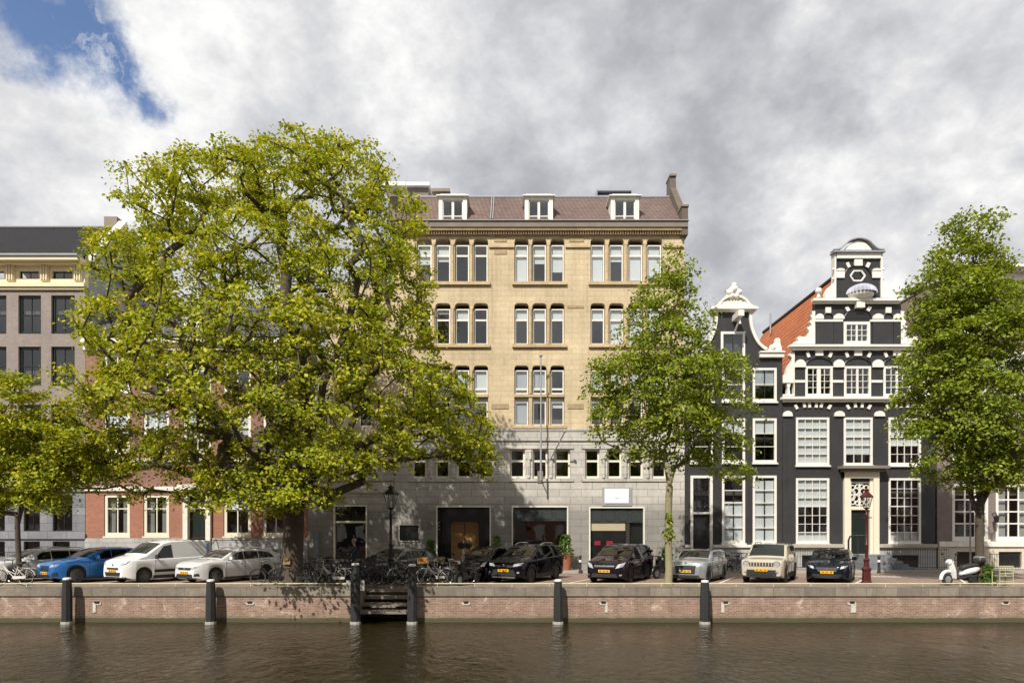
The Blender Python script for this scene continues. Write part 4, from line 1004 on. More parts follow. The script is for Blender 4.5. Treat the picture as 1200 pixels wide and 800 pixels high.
for i, (a, b_) in enumerate(r3):
    window(b5, a, b_, 429, 464.5, WF - .03, 'white_paint', .13, 4, (.25, .5, .75), .028, cw=.22 if i == 0 else .12, fd=.14, sill=False)
bl2 = (1.0, .78, .62)
for i, (a, b_) in enumerate(r2):
    window(b5, a, b_, 489, 545, WF - .03, 'white_paint', .12, 4 if i != 1 else 3, (.2, .40, .6, .8), .028, thick=(1,), fd=.14, blind=bl2[i])
for i, (a, b_) in enumerate((r2[0], r2[2])):
    window(b5, a, b_, 560, 636.5, WF - .03, 'white_paint', .12, 4, (.14, .29, .43, .58, .72, .86), .028, thick=(2,), fd=.14, blind=(.42, .0)[i], blind_from_bottom=.15)
window(b5, 988.5, 1019.5, 377, 403.5, WF - .03, 'white_paint', .16, 4, (.33, .66), .028, cw=.10, fd=.14, sill=False)
f = MB()
for k in range(6):
    a, b_ = hexp[k], hexp[(k + 1) % 6]; f.tube([(a[0], WF - .02, a[1]), (b_[0], WF - .02, b_[1])], .055, 5)
hx = f.build('hexagonal_window', M['white_stone'], b5)
f = MB(); f.add([(x, WF + .05, z) for x, z in hexp], [tuple(range(6))]); f.build('pane', M['glass'], hx)
# bands
f = MB()
for a, b_, y0, y1, pr in ((917, 1093, 464.3, 467.2, .34), (918, 1092, 467.2, 470.5, .22), (926, 1084, 403.2, 405.8, .36), (928.5, 1081.5, 405.8, 409.5, .24), (953.5, 1056.5, 349, 352, .34), (955, 1055, 352, 355, .22),
                        (931, 943.5, 445, 448, .06), (976, 988.6, 445, 448, .06), (1021.5, 1034.5, 445, 448, .06), (1067.5, 1079, 445, 448, .06), (955, 988, 374.3, 376.7, .1), (1020, 1056, 374.3, 376.7, .1)):
    f.box(FX(a, 38 - pr), FX(b_, 38 - pr), WF - pr, WF - .003, FZ(y1, 38 - pr) - (.0 if pr > .3 else 0), FZ(y0, 38 - pr) - (.004 if pr == .22 or pr == .24 else 0))
f.build('cornice', M['white_paint'], b5)
def block(x0, x1, y0, y1, rot=0, pr=.09):
    f = MB(); f.box(FX(x0), FX(x1), WF - pr, WF - .004, FZ(y1), FZ(y0), rot=R(rot)); f.build('stone_block', M['white_stone'], b5)
def cap(x0, x1, y0, y1, pr=.12):
    P = [(x0, y1), (x1, y1)] + [((x0 + x1) / 2 + (x1 - x0) / 2 * math.cos(R(a)), y0 + (y1 - y0) * .75 * (1 - math.sin(R(a)))) for a in range(0, 181, 20)]
    f = MB(); f.prism([(FX(x), FZ(y)) for x, y in P], WF - pr, WF - .004); f.build('impost_block', M['white_stone'], b5)
for c_ in (959.5, 1005, 1050.5):
    block(c_ - 4.5, c_ + 4.5, 410.8, 417); block(c_ - 14.8, c_ - 11.4, 412.8, 419, -22); block(c_ + 11.4, c_ + 14.8, 412.8, 419, 22)
for a, b_ in ((931, 943.6), (976, 989), (1021.5, 1034.8), (1067, 1079)): cap(a, b_, 421.5, 430.5)
for c_, wd in ((952, 1), (1005.7, .75), (1059, 1)):
    for dx, rot, dy in ((-19.5, -28, 2), (-10, -14, 0), (-4, -6, 0), (4, 6, 0), (10, 14, 0), (19.5, 28, 2)):
        if wd < 1 and abs(dx) == 10: continue
        dxx = dx if wd == 1 else (dx if abs(dx) < 5 else math.copysign(12.5, dx))
        block(c_ + dxx - 1.6, c_ + dxx + 1.6, 472 + dy, 477.6 + dy, rot)
for a, b_ in ((917, 928), (977, 989), (1024, 1036), (1081, 1093)): cap(a, b_, 481.5, 487.8)
for a, b_ in ((955, 964.5), (976, 988.5), (1022, 1034.5), (1046, 1055.5)): cap(a, b_, 368, 374.3)
for c_ in (970, 1040.5): block(c_ - 3.2, c_ + 3.2, 360.5, 367)
block(990.5, 994.5, 359.5, 365, -28); block(1015.5, 1019.5, 359.5, 365, 28)
block(979.2, 989, 317.5, 326); block(1021.5, 1031.4, 317.5, 326); cap(979.2, 989, 315, 318); cap(1021.5, 1031.4, 315, 318)
block(1000.5, 1010, 304, 311.8); block(991.5, 995, 308, 314, -25); block(1014.8, 1018.4, 308, 314, 25)
# recessed-looking arches as dark mouldings
f = MB()
def archline(cx, cy, rx, ry, r_=.035):
    f.tube([(FX(cx + rx * math.cos(R(a))), WF - .03, FZ(cy - ry * math.sin(R(a)))) for a in range(0, 181, 12)], r_, 5)
for c_ in (959.5, 1005, 1050.5): archline(c_, 428.5, 16, 9)
archline(1005, 325, 16, 14); archline(1005, 374, 16, 11); archline(970, 373, 6, 5.5); archline(1040.5, 373, 6, 5.5)
f.build('arch_moulding', M['black_metal'], b5)
for a, b_ in ((956, 976), (977, 987.5), (1022.5, 1046), (1047, 1055.3)): f = MB(); f.box(FX(a), FX(b_), WF - .05, WF - .005, FZ(402.8), FZ(377.2)); f.build('shutter', M['black_paint'], b5)
f = MB(); f.box(FX(989), FX(1020), WF - .02, WF - .003, FZ(374), FZ(363.5)); f.build('loft_hatch', M['black_metal'], b5)
# shell hood with bracket
f = MB()
cxs, czs = FX(1009), FZ(345)
nseg, nr = 26, 7
vs = []; hx0 = .82
for i in range(nr + 1):
    ph = PI / 2 * i / nr
    for j in range(nseg + 1):
        th = PI * j / nseg
        ru = 1 + .07 * math.cos(13 * th * 1.0 * 2) * math.cos(ph)
        vs.append((cxs + .80 * math.cos(th) * math.cos(ph) * ru, WF - .78 * math.sin(th) * math.cos(ph) * ru, czs + .58 * math.sin(ph)))
f.add(vs, [(i * (nseg + 1) + j, i * (nseg + 1) + j + 1, (i + 1) * (nseg + 1) + j + 1, (i + 1) * (nseg + 1) + j) for i in range(nr) for j in range(nseg)])
sh = f.build('shell_hood', M['lavender_shell'], b5, smooth=60)
f = MB(); vs = []
for i in range(nr + 1):
    ph = PI / 2 * i / nr
    for j in range(nseg + 1):
        th = PI * j / nseg
        vs.append((cxs - .05 + .72 * math.cos(th) * math.cos(ph), WF - .70 * math.sin(th) * math.cos(ph), czs - .02 - .36 * math.sin(ph)))
f.add(vs, [(i * (nseg + 1) + j, i * (nseg + 1) + j + 1, (i + 1) * (nseg + 1) + j + 1, (i + 1) * (nseg + 1) + j) for i in range(nr) for j in range(nseg)])
f.box(FX(1001), FX(1010.5), WF - .3, WF, FZ(362), FZ(350)); f.build('bracket', M['white_stone'], sh, smooth=60)
# top pediment
f = MB(); f.box(FX(979.5), FX(1031), WF - .14, WF + .3, FZ(303.5), FZ(297.3)); f.box(FX(977), FX(979), WF - .1, WF + .3, FZ(349), FZ(297.4)); f.box(FX(1031.3), FX(1033.3), WF - .1, WF + .3, FZ(349), FZ(297.4)); f.build('frieze', M['white_paint'], b5)
A = [(CX5 - 15.5 + 31 * i / 14, 293.5 - 10.5 * math.sin(PI * i / 14) ** .8) for i in range(15)]
f = MB(); f.prism([(FX(x), FZ(y)) for x, y in A], WF - .1, WF + .25); f.build('tympanum', M['white_stone'], b5)
f = MB(); f.box(FX(975), FX(1035), WF - .28, WF + .3, FZ(297.2), FZ(295.6)); 
og = [(975.5, 294), (983, 292.8), (988, 289), (993, 284), (999, 281.5), (1005, 280.6)]; og = og + [(m5(x), y) for x, y in reversed(og[:-1])]
ribbon(f, smooth_pts(og), 1.3, WF - .24, WF + .28); f.build('pediment_moulding', M['lead'], b5)
# scrolls, both sides
def both(name, pts, y0=WF - .06, y1=WF + .25, mat='white_stone'):
    for s_ in (0, 1):
        P = [(x if not s_ else m5(x), y) for x, y in pts]
        f = MB(); f.prism([(FX(x), FZ(y)) for x, y in P], y0, y1); f.build(name, M[mat], b5)
both('gable_scroll', [(977, 349), (977, 331), (974, 334), (970.5, 337), (968, 341), (966.5, 345), (966.5, 349)])
both('gable_scroll', [(954.8, 403), (954.8, 364.5), (950.5, 365), (952, 368), (949, 370), (951.5, 374), (948.5, 377), (951, 381), (945, 384), (948, 388), (947.5, 391.5), (942, 395), (936.5, 394), (934, 396.5), (935.5, 399.5), (931, 400.5), (930, 403)])
both('gable_scroll', [(930.8, 464), (930.8, 413), (926.5, 412.5), (924.5, 416), (927.5, 419.5), (927, 424), (922, 431), (920.5, 438), (917.2, 440), (917.2, 448.5), (930, 448.6), (930, 462), (917.2, 462), (917.2, 464)])
both('baluster', [(922, 462), (922.8, 455), (921.6, 450), (926, 450), (924.8, 455), (925.6, 462)])
for x in (958.5, 1051.5):
    f = MB(); f.ball((FX(x), WF - .08, FZ(341.5)), .19, 12, 8); f.lathe([(.13, FZ(349) + .0), (.07, FZ(346.5)), (.1, FZ(345))], FX(x), WF - .08, 10); f.build('ball_finial', M['white_stone'], b5, smooth=50)
for x, y in ((975.8, 316), (975.8, 327), (1034.4, 316), (1034.4, 327)):
    f = MB(); f.ball((FX(x), WF - .05, FZ(y)), .07, 8, 6); f.build('stone_knob', M['white_stone'], b5)
# door
f = MB()
f.box(FX(987.8), FX(994.5), WF - .18, WF + .1, .95, FZ(553)); f.box(FX(1022), FX(1028.6), WF - .18, WF + .1, .95, FZ(553)); f.box(FX(987.8), FX(1028.6), WF - .2, WF + .1, FZ(560), FZ(552.8))
f.box(FX(994.5), FX(997), WF - .05, WF + .1, .95, FZ(560)); f.box(FX(1019), FX(1022), WF - .05, WF + .1, .95, FZ(560)); f.box(FX(997), FX(1019), WF - .05, WF + .1, FZ(597), FZ(593))
ds = f.build('door_surround', M['cream_stone'], b5)
f = MB(); f.box(FX(981.5), FX(1036), WF - .62, WF + .02, FZ(549.5), FZ(546.3)); f.box(FX(984.5), FX(1033), WF - .42, WF + .02, FZ(552.7), FZ(549.6)); f.build('door_hood', M['dark_stone'], ds)
f = MB(); f.box(FX(997), FX(1019), WF + .02, WF + .08, FZ(563.5), FZ(560.2)); f.box(FX(997), FX(1019), WF + .13, WF + .14, FZ(593), FZ(563.6)); f.build('fanlight_pane', M['black_gloss'], ds)
f = MB(); z0, z1, x0, x1 = FZ(593), FZ(566), FX(997), FX(1019)
random.seed(5)
cxm, czm = (x0 + x1) / 2, (z0 + z1) / 2
for sx in (-1, 1):
    for sz in (-1, 1):
        for rr, ox, oz in ((.17, .2, .2), (.12, .38, .42), (.13, .38, .12), (.1, .13, .48)):
            f.tube([(cxm + sx * ox + rr * math.cos(a), WF + .08, czm + sz * oz + rr * math.sin(a)) for a in [2 * PI * j / 12 for j in range(13)]], .032, 5)
f.tube([(cxm, WF + .08, z0), (cxm, WF + .08, z1)], .035, 5); f.tube([(x0, WF + .08, czm), (x1, WF + .08, czm)], .03, 5)
f.box(x0, x1, WF + .05, WF + .12, z1, z1 + .1); f.build('fanlight_tracery', M['white_paint'], ds)
f = MB(); f.box(FX(997), FX(1019), WF + .12, WF + .2, .95, FZ(597)); dr = f.build('door', M['green_door'], b5)
f = MB()
for z0, z1 in ((1.1, 1.7), (1.85, 2.15), (2.3, 3.2)): f.box(FX(999.5), FX(1016.5), WF + .1, WF + .119, z0, z1)
f.build('door_panel', M['dark_green'], dr)
f = MB(); f.box(FX(999), FX(1016), WF + .07, WF + .099, 2.0, 2.03); f.build('letter_box', M['chrome'], dr)
# plinth, basement windows, stoop
f = MB(); f.wall([(FX(917.2), 0), (FX(994), 0), (FX(994), FZ(641)), (FX(917.2), FZ(641))], [rect(939, 966, 650, 664)], WF - .08, .076, .07); f.wall([(FX(1026), 0), (FX(E5), 0), (FX(E5), FZ(641)), (FX(1026), FZ(641))], [rect(1045, 1075, 650, 664)], WF - .08, .076, .07)
f.box(FX(994), FX(1026), WF - .06, WF + .25, 0, .95); f.build('plinth', M['plinth_stone'], b5)
f = MB(); f.box(FX(917.2), FX(987.5), WF - .24, WF - .003, FZ(641), FZ(637)); f.box(FX(1028.8), FX(E5), WF - .24, WF - .003, FZ(641), FZ(637)); f.build('plinth_band', M['trim_stone'], b5)
f = MB(); f.box(FX(939), FX(966), WF - .02, WF - .006, FZ(664), FZ(650)); f.box(FX(1045), FX(1075), WF - .02, WF - .006, FZ(664), FZ(650)); f.build('basement_window', M['black_gloss'], b5)
f = MB()
for k in range(5): f.box(FX(1000) - .1, FX(1030) + .32 * k, WF - 1.25 + .0, WF - .085, .12 + .165 * (4 - k), .12 + .165 * (5 - k))
f.build('stoop', M['bluegrey_stone'], b5)
f = MB(); f.tube([(FX(985) + x_, WF - .9, z_) for x_, z_ in ((0, .1), (0, 1.75), (.08, 1.95), (.3, 2.0), (.5, 1.9), (.52, 1.0))], .05, 6); f.build('boot_scraper_rail', M['black_metal'], b5)
shell(b5, 917.4, E5, 468, 14, 'black_paint', [4.3, 7.6], y0=DF + .36)
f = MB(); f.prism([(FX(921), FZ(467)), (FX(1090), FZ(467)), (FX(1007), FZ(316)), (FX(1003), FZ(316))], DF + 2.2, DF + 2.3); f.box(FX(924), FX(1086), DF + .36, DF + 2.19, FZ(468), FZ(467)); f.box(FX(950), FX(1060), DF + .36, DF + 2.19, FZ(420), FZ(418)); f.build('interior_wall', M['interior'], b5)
zr5, ze5 = FZ(304), FZ(462)
q = MB()
x0, xm, x1 = FX(915.5), FX(CX5), FX(1094.5)
nrow = 30
def slope(xa, za, xb, zb_, ya, yb):
    vs = []; n = 22
    for i in range(n + 1):
        t_ = i / n; x = xa + (xb - xa) * t_; z = za + (zb_ - za) * t_
        vs += [(x, ya, z), (x, yb, z)]
        if i < n: vs += [(x + (xb - xa) / n, ya, z + (zb_ - za) / n - .05), (x + (xb - xa) / n, yb, z + (zb_ - za) / n - .05)]
    q.add(vs, [(2 * i, 2 * i + 1, 2 * i + 3, 2 * i + 2) for i in range(len(vs) // 2 - 1)])
slope(x0, ze5, xm, zr5, DF + .36, DF + 14.2); slope(x1, ze5, xm, zr5, DF + .36, DF + 14.2)
q.add([(x0, DF + 14.1, ze5), (xm, DF + 14.1, zr5), (x1, DF + 14.1, ze5)], [(0, 1, 2)])
rf = q.build('roof', M['roof_orange'], b5)
q = MB(); q.tube([(xm, DF + .36, zr5 + .04), (xm, DF + 14.2, zr5 + .04)], .13, 8); q.build('ridge_tile', M['cushion'], rf)
q = MB(); q.tube([(x0 + 1.6, DF + 7, ze5 + 2.8), (x0 + 1.6, DF + 7, ze5 + 3.9)], .08, 6); q.tube([(xm - .7, DF + 11, zr5 - 1.0), (xm - .7, DF + 11, zr5 + .5)], .06, 6); q.build('vent_pipe', M['lead'], rf)

# ---- house 6: brown brick at the right
b6 = empty('purple_brick_house', (0, 0, 0), 0, 'purplish brown brick house with tall white windows at the far right', 'house')
cols6 = [(1116, 1158), (1167, 1209), (1226, 1268)]
holes = [rect(a, b_, c_, d) for a, b_ in cols6 for c_, d in ((353, 393), (412, 462), (484, 541))] + [rect(a, b_, 567, 632) for a, b_ in cols6]
base_wall(rect(1098.5, 1290, 330, 635), holes, WF, .35, .25, 'purple_brick', 'wall', b6)
for i, (a, b_) in enumerate(cols6):
    window(b6, a, b_, 353, 393, WF + .0, 'white_paint', .16, 3, (.5,), .05, blind=.4)
    window(b6, a, b_, 412, 462, WF + .0, 'white_paint', .16, 3, (.5,), .05, blind=(.0, .5, .3)[i])
    window(b6, a, b_, 484, 541, WF + .0, 'white_paint', .16, 3, (.33, .66), .05, blind=(.5, .0, .3)[i])
    window(b6, a, b_, 567, 632, WF + .0, 'white_paint', .15, 3, (.26, .5, .74), .075, curtain=(i == 1))
q = MB(); q.wall([(FX(1098.5), 0), (FX(1290), 0), (FX(1290), FZ(635)), (FX(1098.5), FZ(635))], [[(x, max(z, .13)) for x, z in rect(a, b_, 646, 664)] for a, b_ in ((1120, 1148), (1169, 1196))], WF - .1, .1, .2); q.build('plinth', M['plinth_cream'], b6)
q = MB(); q.box(FX(1098.5), FX(1290), WF - .2, WF - .103, FZ(640), FZ(634)); q.build('plinth_band', M['white_stone'], b6)
for a, b_ in ((1120, 1148), (1169, 1196)):
    q = MB(); q.box(FX(a), FX(b_), WF + .04, WF + .09, FZ(664), FZ(646)); q.build('basement_window', M['black_gloss'], b6)
q = MB(); q.box(FX(1096), FX(1290), WF - .7, WF + .3, FZ(312, 37.3), FZ(308.5, 37.3)); q.box(FX(1098.5), FX(1290), WF - .12, WF + .35, FZ(330), FZ(319)); q.box(FX(1098.5), FX(1290), WF - .06, WF + .35, FZ(319), FZ(312, 37.3) - .003)
for k in range(30): q.box(FX(1101 + k * 6.3), FX(1104 + k * 6.3), WF - .5, WF - .062, FZ(317, 37.5), FZ(312, 37.3) - .004)
q.build('cornice', M['white_stone'], b6)
shell(b6, 1098.6, 1290, 330, 14, 'brown_brick', [4.3, 7.8, 11.4], y0=DF + .36)
q = MB(); z0 = FZ(330); z1 = FZ(326) 
q.add([(FX(1097.5), DF + .36, z0), (FX(1290), DF + .36, z0), (FX(1290), DF + 14.2, z0), (FX(1097.5), DF + 14.2, z0), (FX(1130), DF + 3, FZ(309)), (FX(1260), DF + 3, FZ(309)), (FX(1260), DF + 11, FZ(309)), (FX(1130), DF + 11, FZ(309))],
      [(0, 1, 5, 4), (1, 2, 6, 5), (2, 3, 7, 6), (3, 0, 4, 7), (4, 5, 6, 7)]); q.build('roof', M['roof_slate'], b6)
wl = empty('wall_lantern', (FX(1162.5), WF - .35, FZ(608)), 0, 'black wall lantern between two white windows of the right house', 'lantern')
q = MB(); q.tube([(0, .35, .3), (0, .05, .38), (0, 0, .25)], .025, 5); q.build('bracket', M['black_metal'], wl)
q = MB(); q.lathe([(.10, -.2), (.16, .12), (.02, .26)], 0, 0, 6); q.build('lamp_glass', M['black_metal'], wl)
# ================================================================== TREES
def tree(name, label, px, D, lobes, nspray, leaves, leafsize, leafmat, barkmat, trunk_r, fork_h, seed, lean=0.0, low_limbs=(), spray_r=(.35, .68), sucker=0):
    """lobes: (px, py, rx px, rz px, D offset m, ry m) - volumes of the crown; leaf sprays fill them, limbs grow to the sprays"""
    rng = np.random.default_rng(seed)
    X0 = FX(px, D)
    root = empty(name, (X0, D, 0), 0, label, 'tree')
    L = []
    for (lx, ly, rx, rz, dd, ry) in lobes:
        d = D + dd
        L.append((FX(lx, d) - X0, dd, FZ(ly, d), rx * d / F_PX, ry, rz * d / F_PX))
    L = np.array(L)
    area = (L[:, 3] * L[:, 5] + L[:, 3] * L[:, 4] + L[:, 4] * L[:, 5])
    k = rng.choice(len(L), nspray, p=area / area.sum())
    v = rng.normal(size=(nspray, 3)); v /= np.linalg.norm(v, axis=1)[:, None]
    rad = rng.uniform(.25, 1, nspray) ** .45
    P = L[k, :3] + v * rad[:, None] * L[k, 3:]
    P = P[P[:, 2] > 1.5]
    # skeleton: nodes joined to the nearest one already there
    base = np.array([0, 0, 0.])
    nodes = [base.copy()]; par = [-1]
    nst = 7
    for i in range(1, nst + 1):
        t_ = i / nst
        nodes.append(np.array([lean * t_ + .06 * math.sin(3.1 * t_ + seed), .05 * math.sin(4 * t_), fork_h * t_])); par.append(i - 1)
    # main limbs up through the crown
    top = P[:, 2].max(); cen = P.mean(axis=0)
    def limb(start, tgt, n, sag=.0):
        p = start; a = nodes[start].copy()
        for i in range(1, n + 1):
            t_ = i / n
            q = a + (np.array(tgt) - a) * t_; q[2] += sag * math.sin(PI * t_)
            q += rng.normal(size=3) * .10 * (1 if i < n else .5)
            nodes.append(q); par.append(p); p = len(nodes) - 1
        return p
    for (tx, ty, dd) in low_limbs:
        tgt = (FX(tx, D + dd) - X0, dd, FZ(ty, D + dd))
        limb(nst - int(rng.integers(0, 2)), tgt, 8, .25)
    order = np.argsort(np.linalg.norm(P - nodes[nst], axis=1))
    for idx in order:
        t_ = P[idx]
        A = np.array(nodes[nst - 1:])
        dv = t_ - A
        dist = np.linalg.norm(dv, axis=1)
        # prefer a foot that is lower and closer to the trunk than the target
        cost = dist + .45 * np.maximum(0, A[:, 2] - t_[2] + .35 * np.hypot(dv[:, 0], dv[:, 1])) * 1.2
        j = int(np.argmin(cost)) + nst - 1
        n = max(1, int(dist[j - nst + 1] / .8))
        a = nodes[j]; p = j
        for i in range(1, n + 1):
            s_ = i / n
            q = a + (t_ - a) * s_; q[2] -= .12 * dist[j - nst + 1] * math.sin(PI * s_) * .6
            if i < n: q = q + rng.normal(size=3) * .07
            nodes.append(q); par.append(p); p = len(nodes) - 1
    Nn = len(nodes); NA = np.array(nodes)
    r2 = np.zeros(Nn); kids = [[] for _ in range(Nn)]
    for i in range(1, Nn): kids[par[i]].append(i)
    for i in range(Nn - 1, 0, -1):
        if not kids[i]: r2[i] = .010 ** 2.3
        r2[par[i]] += r2[i]
    rr = r2 ** (1 / 2.3)
    sc_ = trunk_r / rr[nst]
    rr = np.maximum(rr * sc_ ** np.clip((rr / rr[nst]), .0, 1) ** .35 if sc_ < 1 else rr * (1 + (sc_ - 1) * (rr / rr[nst]) ** .6), .008)
    rr = np.minimum(rr, trunk_r)
    for i in range(nst + 1): rr[i] = trunk_r * (1.14 - .14 * min(1, i / 1.5) + .08 * (1 - i / nst))
    tb = MB(); lb = MB()
    tb.tube([tuple(NA[i]) for i in range(nst + 1)], [rr[i] for i in range(nst + 1)], 12)
    # chains
    for i in range(nst - 1, Nn):
        ks = kids[i]
        for c_ in ks:
            if c_ <= nst: continue
            # start of a chain unless c_ is the thickest child of a non-trunk node
            if i > nst and c_ == max(ks, key=lambda q_: rr[q_]): continue
            ch = [i, c_]; cur = c_
            while kids[cur]:
                cur = max(kids[cur], key=lambda q_: rr[q_]); ch.append(cur)
            rads = [rr[ch[1]]] + [rr[q_] for q_ in ch[1:]]
            lb.tube([tuple(NA[q_]) for q_ in ch], rads, 7 if rads[0] > .08 else (5 if rads[0] > .03 else 3), caps=False)
    tr = tb.build('trunk', M[barkmat], root, smooth=80)
    lb.build('branches', M[barkmat], tr, smooth=80)
    # leaves
    P2 = P
    n = len(P2)
    cen = np.array([L[:, 0].mean(), 0, L[:, 2].mean() - 1.0])
    outw = P2 - cen; outw /= np.linalg.norm(outw, axis=1)[:, None] + 1e-6
    sr = rng.uniform(spray_r[0], spray_r[1], n)
    cnt = rng.integers(int(leaves * .6), int(leaves * 1.4), n)
    own = np.repeat(np.arange(n), cnt); m_ = len(own)
    up = np.array([0, 0, 1.]) + outw * .55; up /= np.linalg.norm(up, axis=1)[:, None]
    g_ = np.clip(rng.normal(size=(m_, 3)), -1.7, 1.7)
    u_ = up[own]
    g_ -= u_ * (g_ * u_).sum(1)[:, None] * .62         # flattened sprays
    off = g_ * (sr[own] * .52)[:, None]
    C0 = P2[own] + off
    C0[:, 2] -= .18 * (np.linalg.norm(off, axis=1) ** 2)
    nrm = u_ * .9 + rng.normal(size=(m_, 3)) * .62; nrm /= np.linalg.norm(nrm, axis=1)[:, None]
    a = rng.normal(size=(m_, 3)); a -= nrm * (a * nrm).sum(1)[:, None]; a /= np.linalg.norm(a, axis=1)[:, None]
    b_ = np.cross(nrm, a)
    s_ = leafsize * rng.uniform(.65, 1.3, m_)[:, None]
    V = np.empty((m_, 4, 3), np.float32)
    V[:, 0] = C0 - a * s_ * .55; V[:, 1] = C0 + b_ * s_ * .36 + nrm * s_ * .10; V[:, 2] = C0 + a * s_ * .6; V[:, 3] = C0 - b_ * s_ * .36 + nrm * s_ * .10
    ok = C0[:, 2] > .05
    V = V[ok]; m_ = len(V)
    me = bpy.data.meshes.new('crown')
    me.vertices.add(m_ * 4); me.vertices.foreach_set('co', V.reshape(-1))
    me.loops.add(m_ * 4); me.loops.foreach_set('vertex_index', np.arange(m_ * 4, dtype=np.int32))
    me.polygons.add(m_); me.polygons.foreach_set('loop_start', np.arange(0, m_ * 4, 4, dtype=np.int32)); me.polygons.foreach_set('loop_total', np.full(m_, 4, np.int32))
    me.materials.append(M[leafmat]); me.update()
    o = bpy.data.objects.new('crown', me); C.objects.link(o); o.parent = root
    return root
big = []
for (x, y, rx, rz, ry, dds) in (
    (335, 200, 62, 40, 2.2, (-1.5, 2.2)), (262, 212, 60, 36, 2.2, (-1, 1.8)), (190, 238, 55, 40, 2.2, (-1, 1.5)), (405, 205, 58, 42, 2.2, (-1.2, 1.6)), (452, 262, 48, 48, 2.2, (-1, 1.6)),
    (150, 305, 45, 42, 2.2, (-1, 1.4)), (225, 310, 70, 50, 2.4, (-3.2, 3)), (320, 290, 75, 55, 2.4, (-3.6, 3.4)), (405, 300, 70, 55, 2.4, (-3.2, 3)), (468, 335, 38, 45, 2.0, (-1, 1.6)),
    (135, 385, 45, 38, 2.0, (-1.2, 1.2)), (205, 395, 70, 45, 2.4, (-3.4, 3)), (300, 385, 80, 50, 2.4, (-4.4, 4)), (395, 390, 75, 50, 2.4, (-4, 3.8)), (470, 400, 48, 45, 2.2, (-2, 2)),
    (105, 450, 38, 30, 1.8, (0,)), (170, 455, 65, 36, 2.2, (-3, 2.5)), (265, 455, 75, 42, 2.4, (-4.6, 3.6)), (370, 460, 80, 45, 2.4, (-4.6, 4)), (460, 460, 60, 42, 2.4, (-3, 2.5)), (520, 465, 42, 36, 2.0, (-1.5, 1)),
    (150, 525, 60, 28, 2.0, (.8, 2.6)), (235, 520, 60, 30, 2.0, (-.5, 2.6)), (330, 530, 50, 36, 2.2, (-3, 2.5)), (430, 520, 60, 30, 2.2, (-3.2, 2.4)), (505, 515, 50, 28, 2.0, (-2, 1)), (548, 520, 30, 26, 1.6, (-1,)),
    (200, 560, 60, 24, 1.6, (2.2,)), (270, 565, 45, 26, 1.6, (.3, 2)), (330, 575, 30, 22, 1.4, (0,)), (430, 552, 22, 14, 1.0, (-1,)), (556, 545, 18, 16, .8, (-.6,)), (110, 560, 45, 20, 1.4, (2.2,)), (70, 500, 40, 24, 1.4, (1.5,)), (318, 592, 34, 16, 1.2, (-.8, .6)), (372, 580, 30, 16, 1.2, (-.6,)), (300, 560, 60, 26, 2.0, (-2,)), (250, 586, 50, 13, 1.2, (2,)), (185, 580, 45, 14, 1.2, (2.4,)), (95, 470, 30, 26, 1.4, (.3,)), (262, 583, 34, 11, .8, (-4.8,)), (552, 500, 30, 26, 1.4, (.5,)), (562, 530, 20, 24, 1.0, (.2,)), (330, 572, 60, 20, 1.2, (-4.6,)), (385, 545, 50, 20, 1.2, (-4.8,))):
    for dd in dds: big.append((x, y, rx, rz, dd, ry))
tree('elm_tree', 'huge spreading yellow-green tree with a thick dark trunk on the quay', 343, 28.3, big, 2500, 50, .145, 'leaf_yellow', 'bark', .41, 4.6, 5,
     low_limbs=((215, 555, 1.8), (470, 500, -1.5), (250, 350, 1), (420, 330, -1), (330, 250, 0), (150, 440, -1)))
small = []
for (x, y, rx, rz, ry, dds) in ((-5, 470, 40, 40, 1.5, (0,)), (20, 465, 22, 30, 1.3, (0,)), (30, 520, 60, 34, 1.6, (0, 1.6)), (80, 545, 48, 28, 1.4, (.4, 1.6)), (-20, 530, 45, 40, 1.6, (0, 1.5)), (20, 565, 60, 28, 1.5, (.2, 1.6)), (95, 520, 30, 20, 1.2, (0,)), (-10, 585, 30, 18, 1, (0,)), (50, 585, 28, 15, 1, (0,))):
    for dd in dds: small.append((x, y, rx, rz, dd, ry))
tree('small_tree', 'smaller yellow-green tree with a thin trunk at the far left of the quay', 22, 28.6, small, 620, 46, .145, 'leaf_yellow', 'bark', .10, 3.0, 9, low_limbs=((15, 450, 0),))
mid = []
for (x, y, rx, rz, ry, dds) in ((792, 312, 17, 26, .7, (0,)), (785, 350, 40, 32, 1.2, (-.4, .5)), (808, 375, 22, 30, .9, (0,)), (745, 390, 28, 28, 1.0, (0,)), (785, 400, 45, 32, 1.5, (-.8, .8)), (735, 435, 42, 28, 1.2, (-.6, .5)), (790, 445, 50, 34, 1.7, (-1.2, 1.2)), (838, 435, 42, 28, 1.2, (-.3, .4)), (702, 465, 24, 22, .8, (0,)),
    (745, 480, 50, 28, 1.4, (-.7, .6)), (800, 485, 45, 30, 1.6, (-1.1, 1.1)), (850, 480, 36, 26, 1.1, (0,)), (770, 515, 42, 20, 1.2, (-.5, .5)), (835, 520, 42, 22, 1.1, (0,)), (715, 505, 22, 14, .7, (0,)), (860, 552, 28, 12, .7, (0,)), (820, 545, 26, 14, .8, (0,)), (735, 530, 28, 12, .7, (0,)), (780, 540, 22, 12, .7, (0,))):
    for dd in dds: mid.append((x, y, rx, rz, dd, ry))
tree('street_tree', 'slender green tree with a pale trunk in front of the narrow neck gable house', 783, 28.4, mid, 760, 38, .14, 'leaf_green', 'bark_pale', .145, 4.2, 21, lean=.1, low_limbs=((790, 320, 0),))
right = []
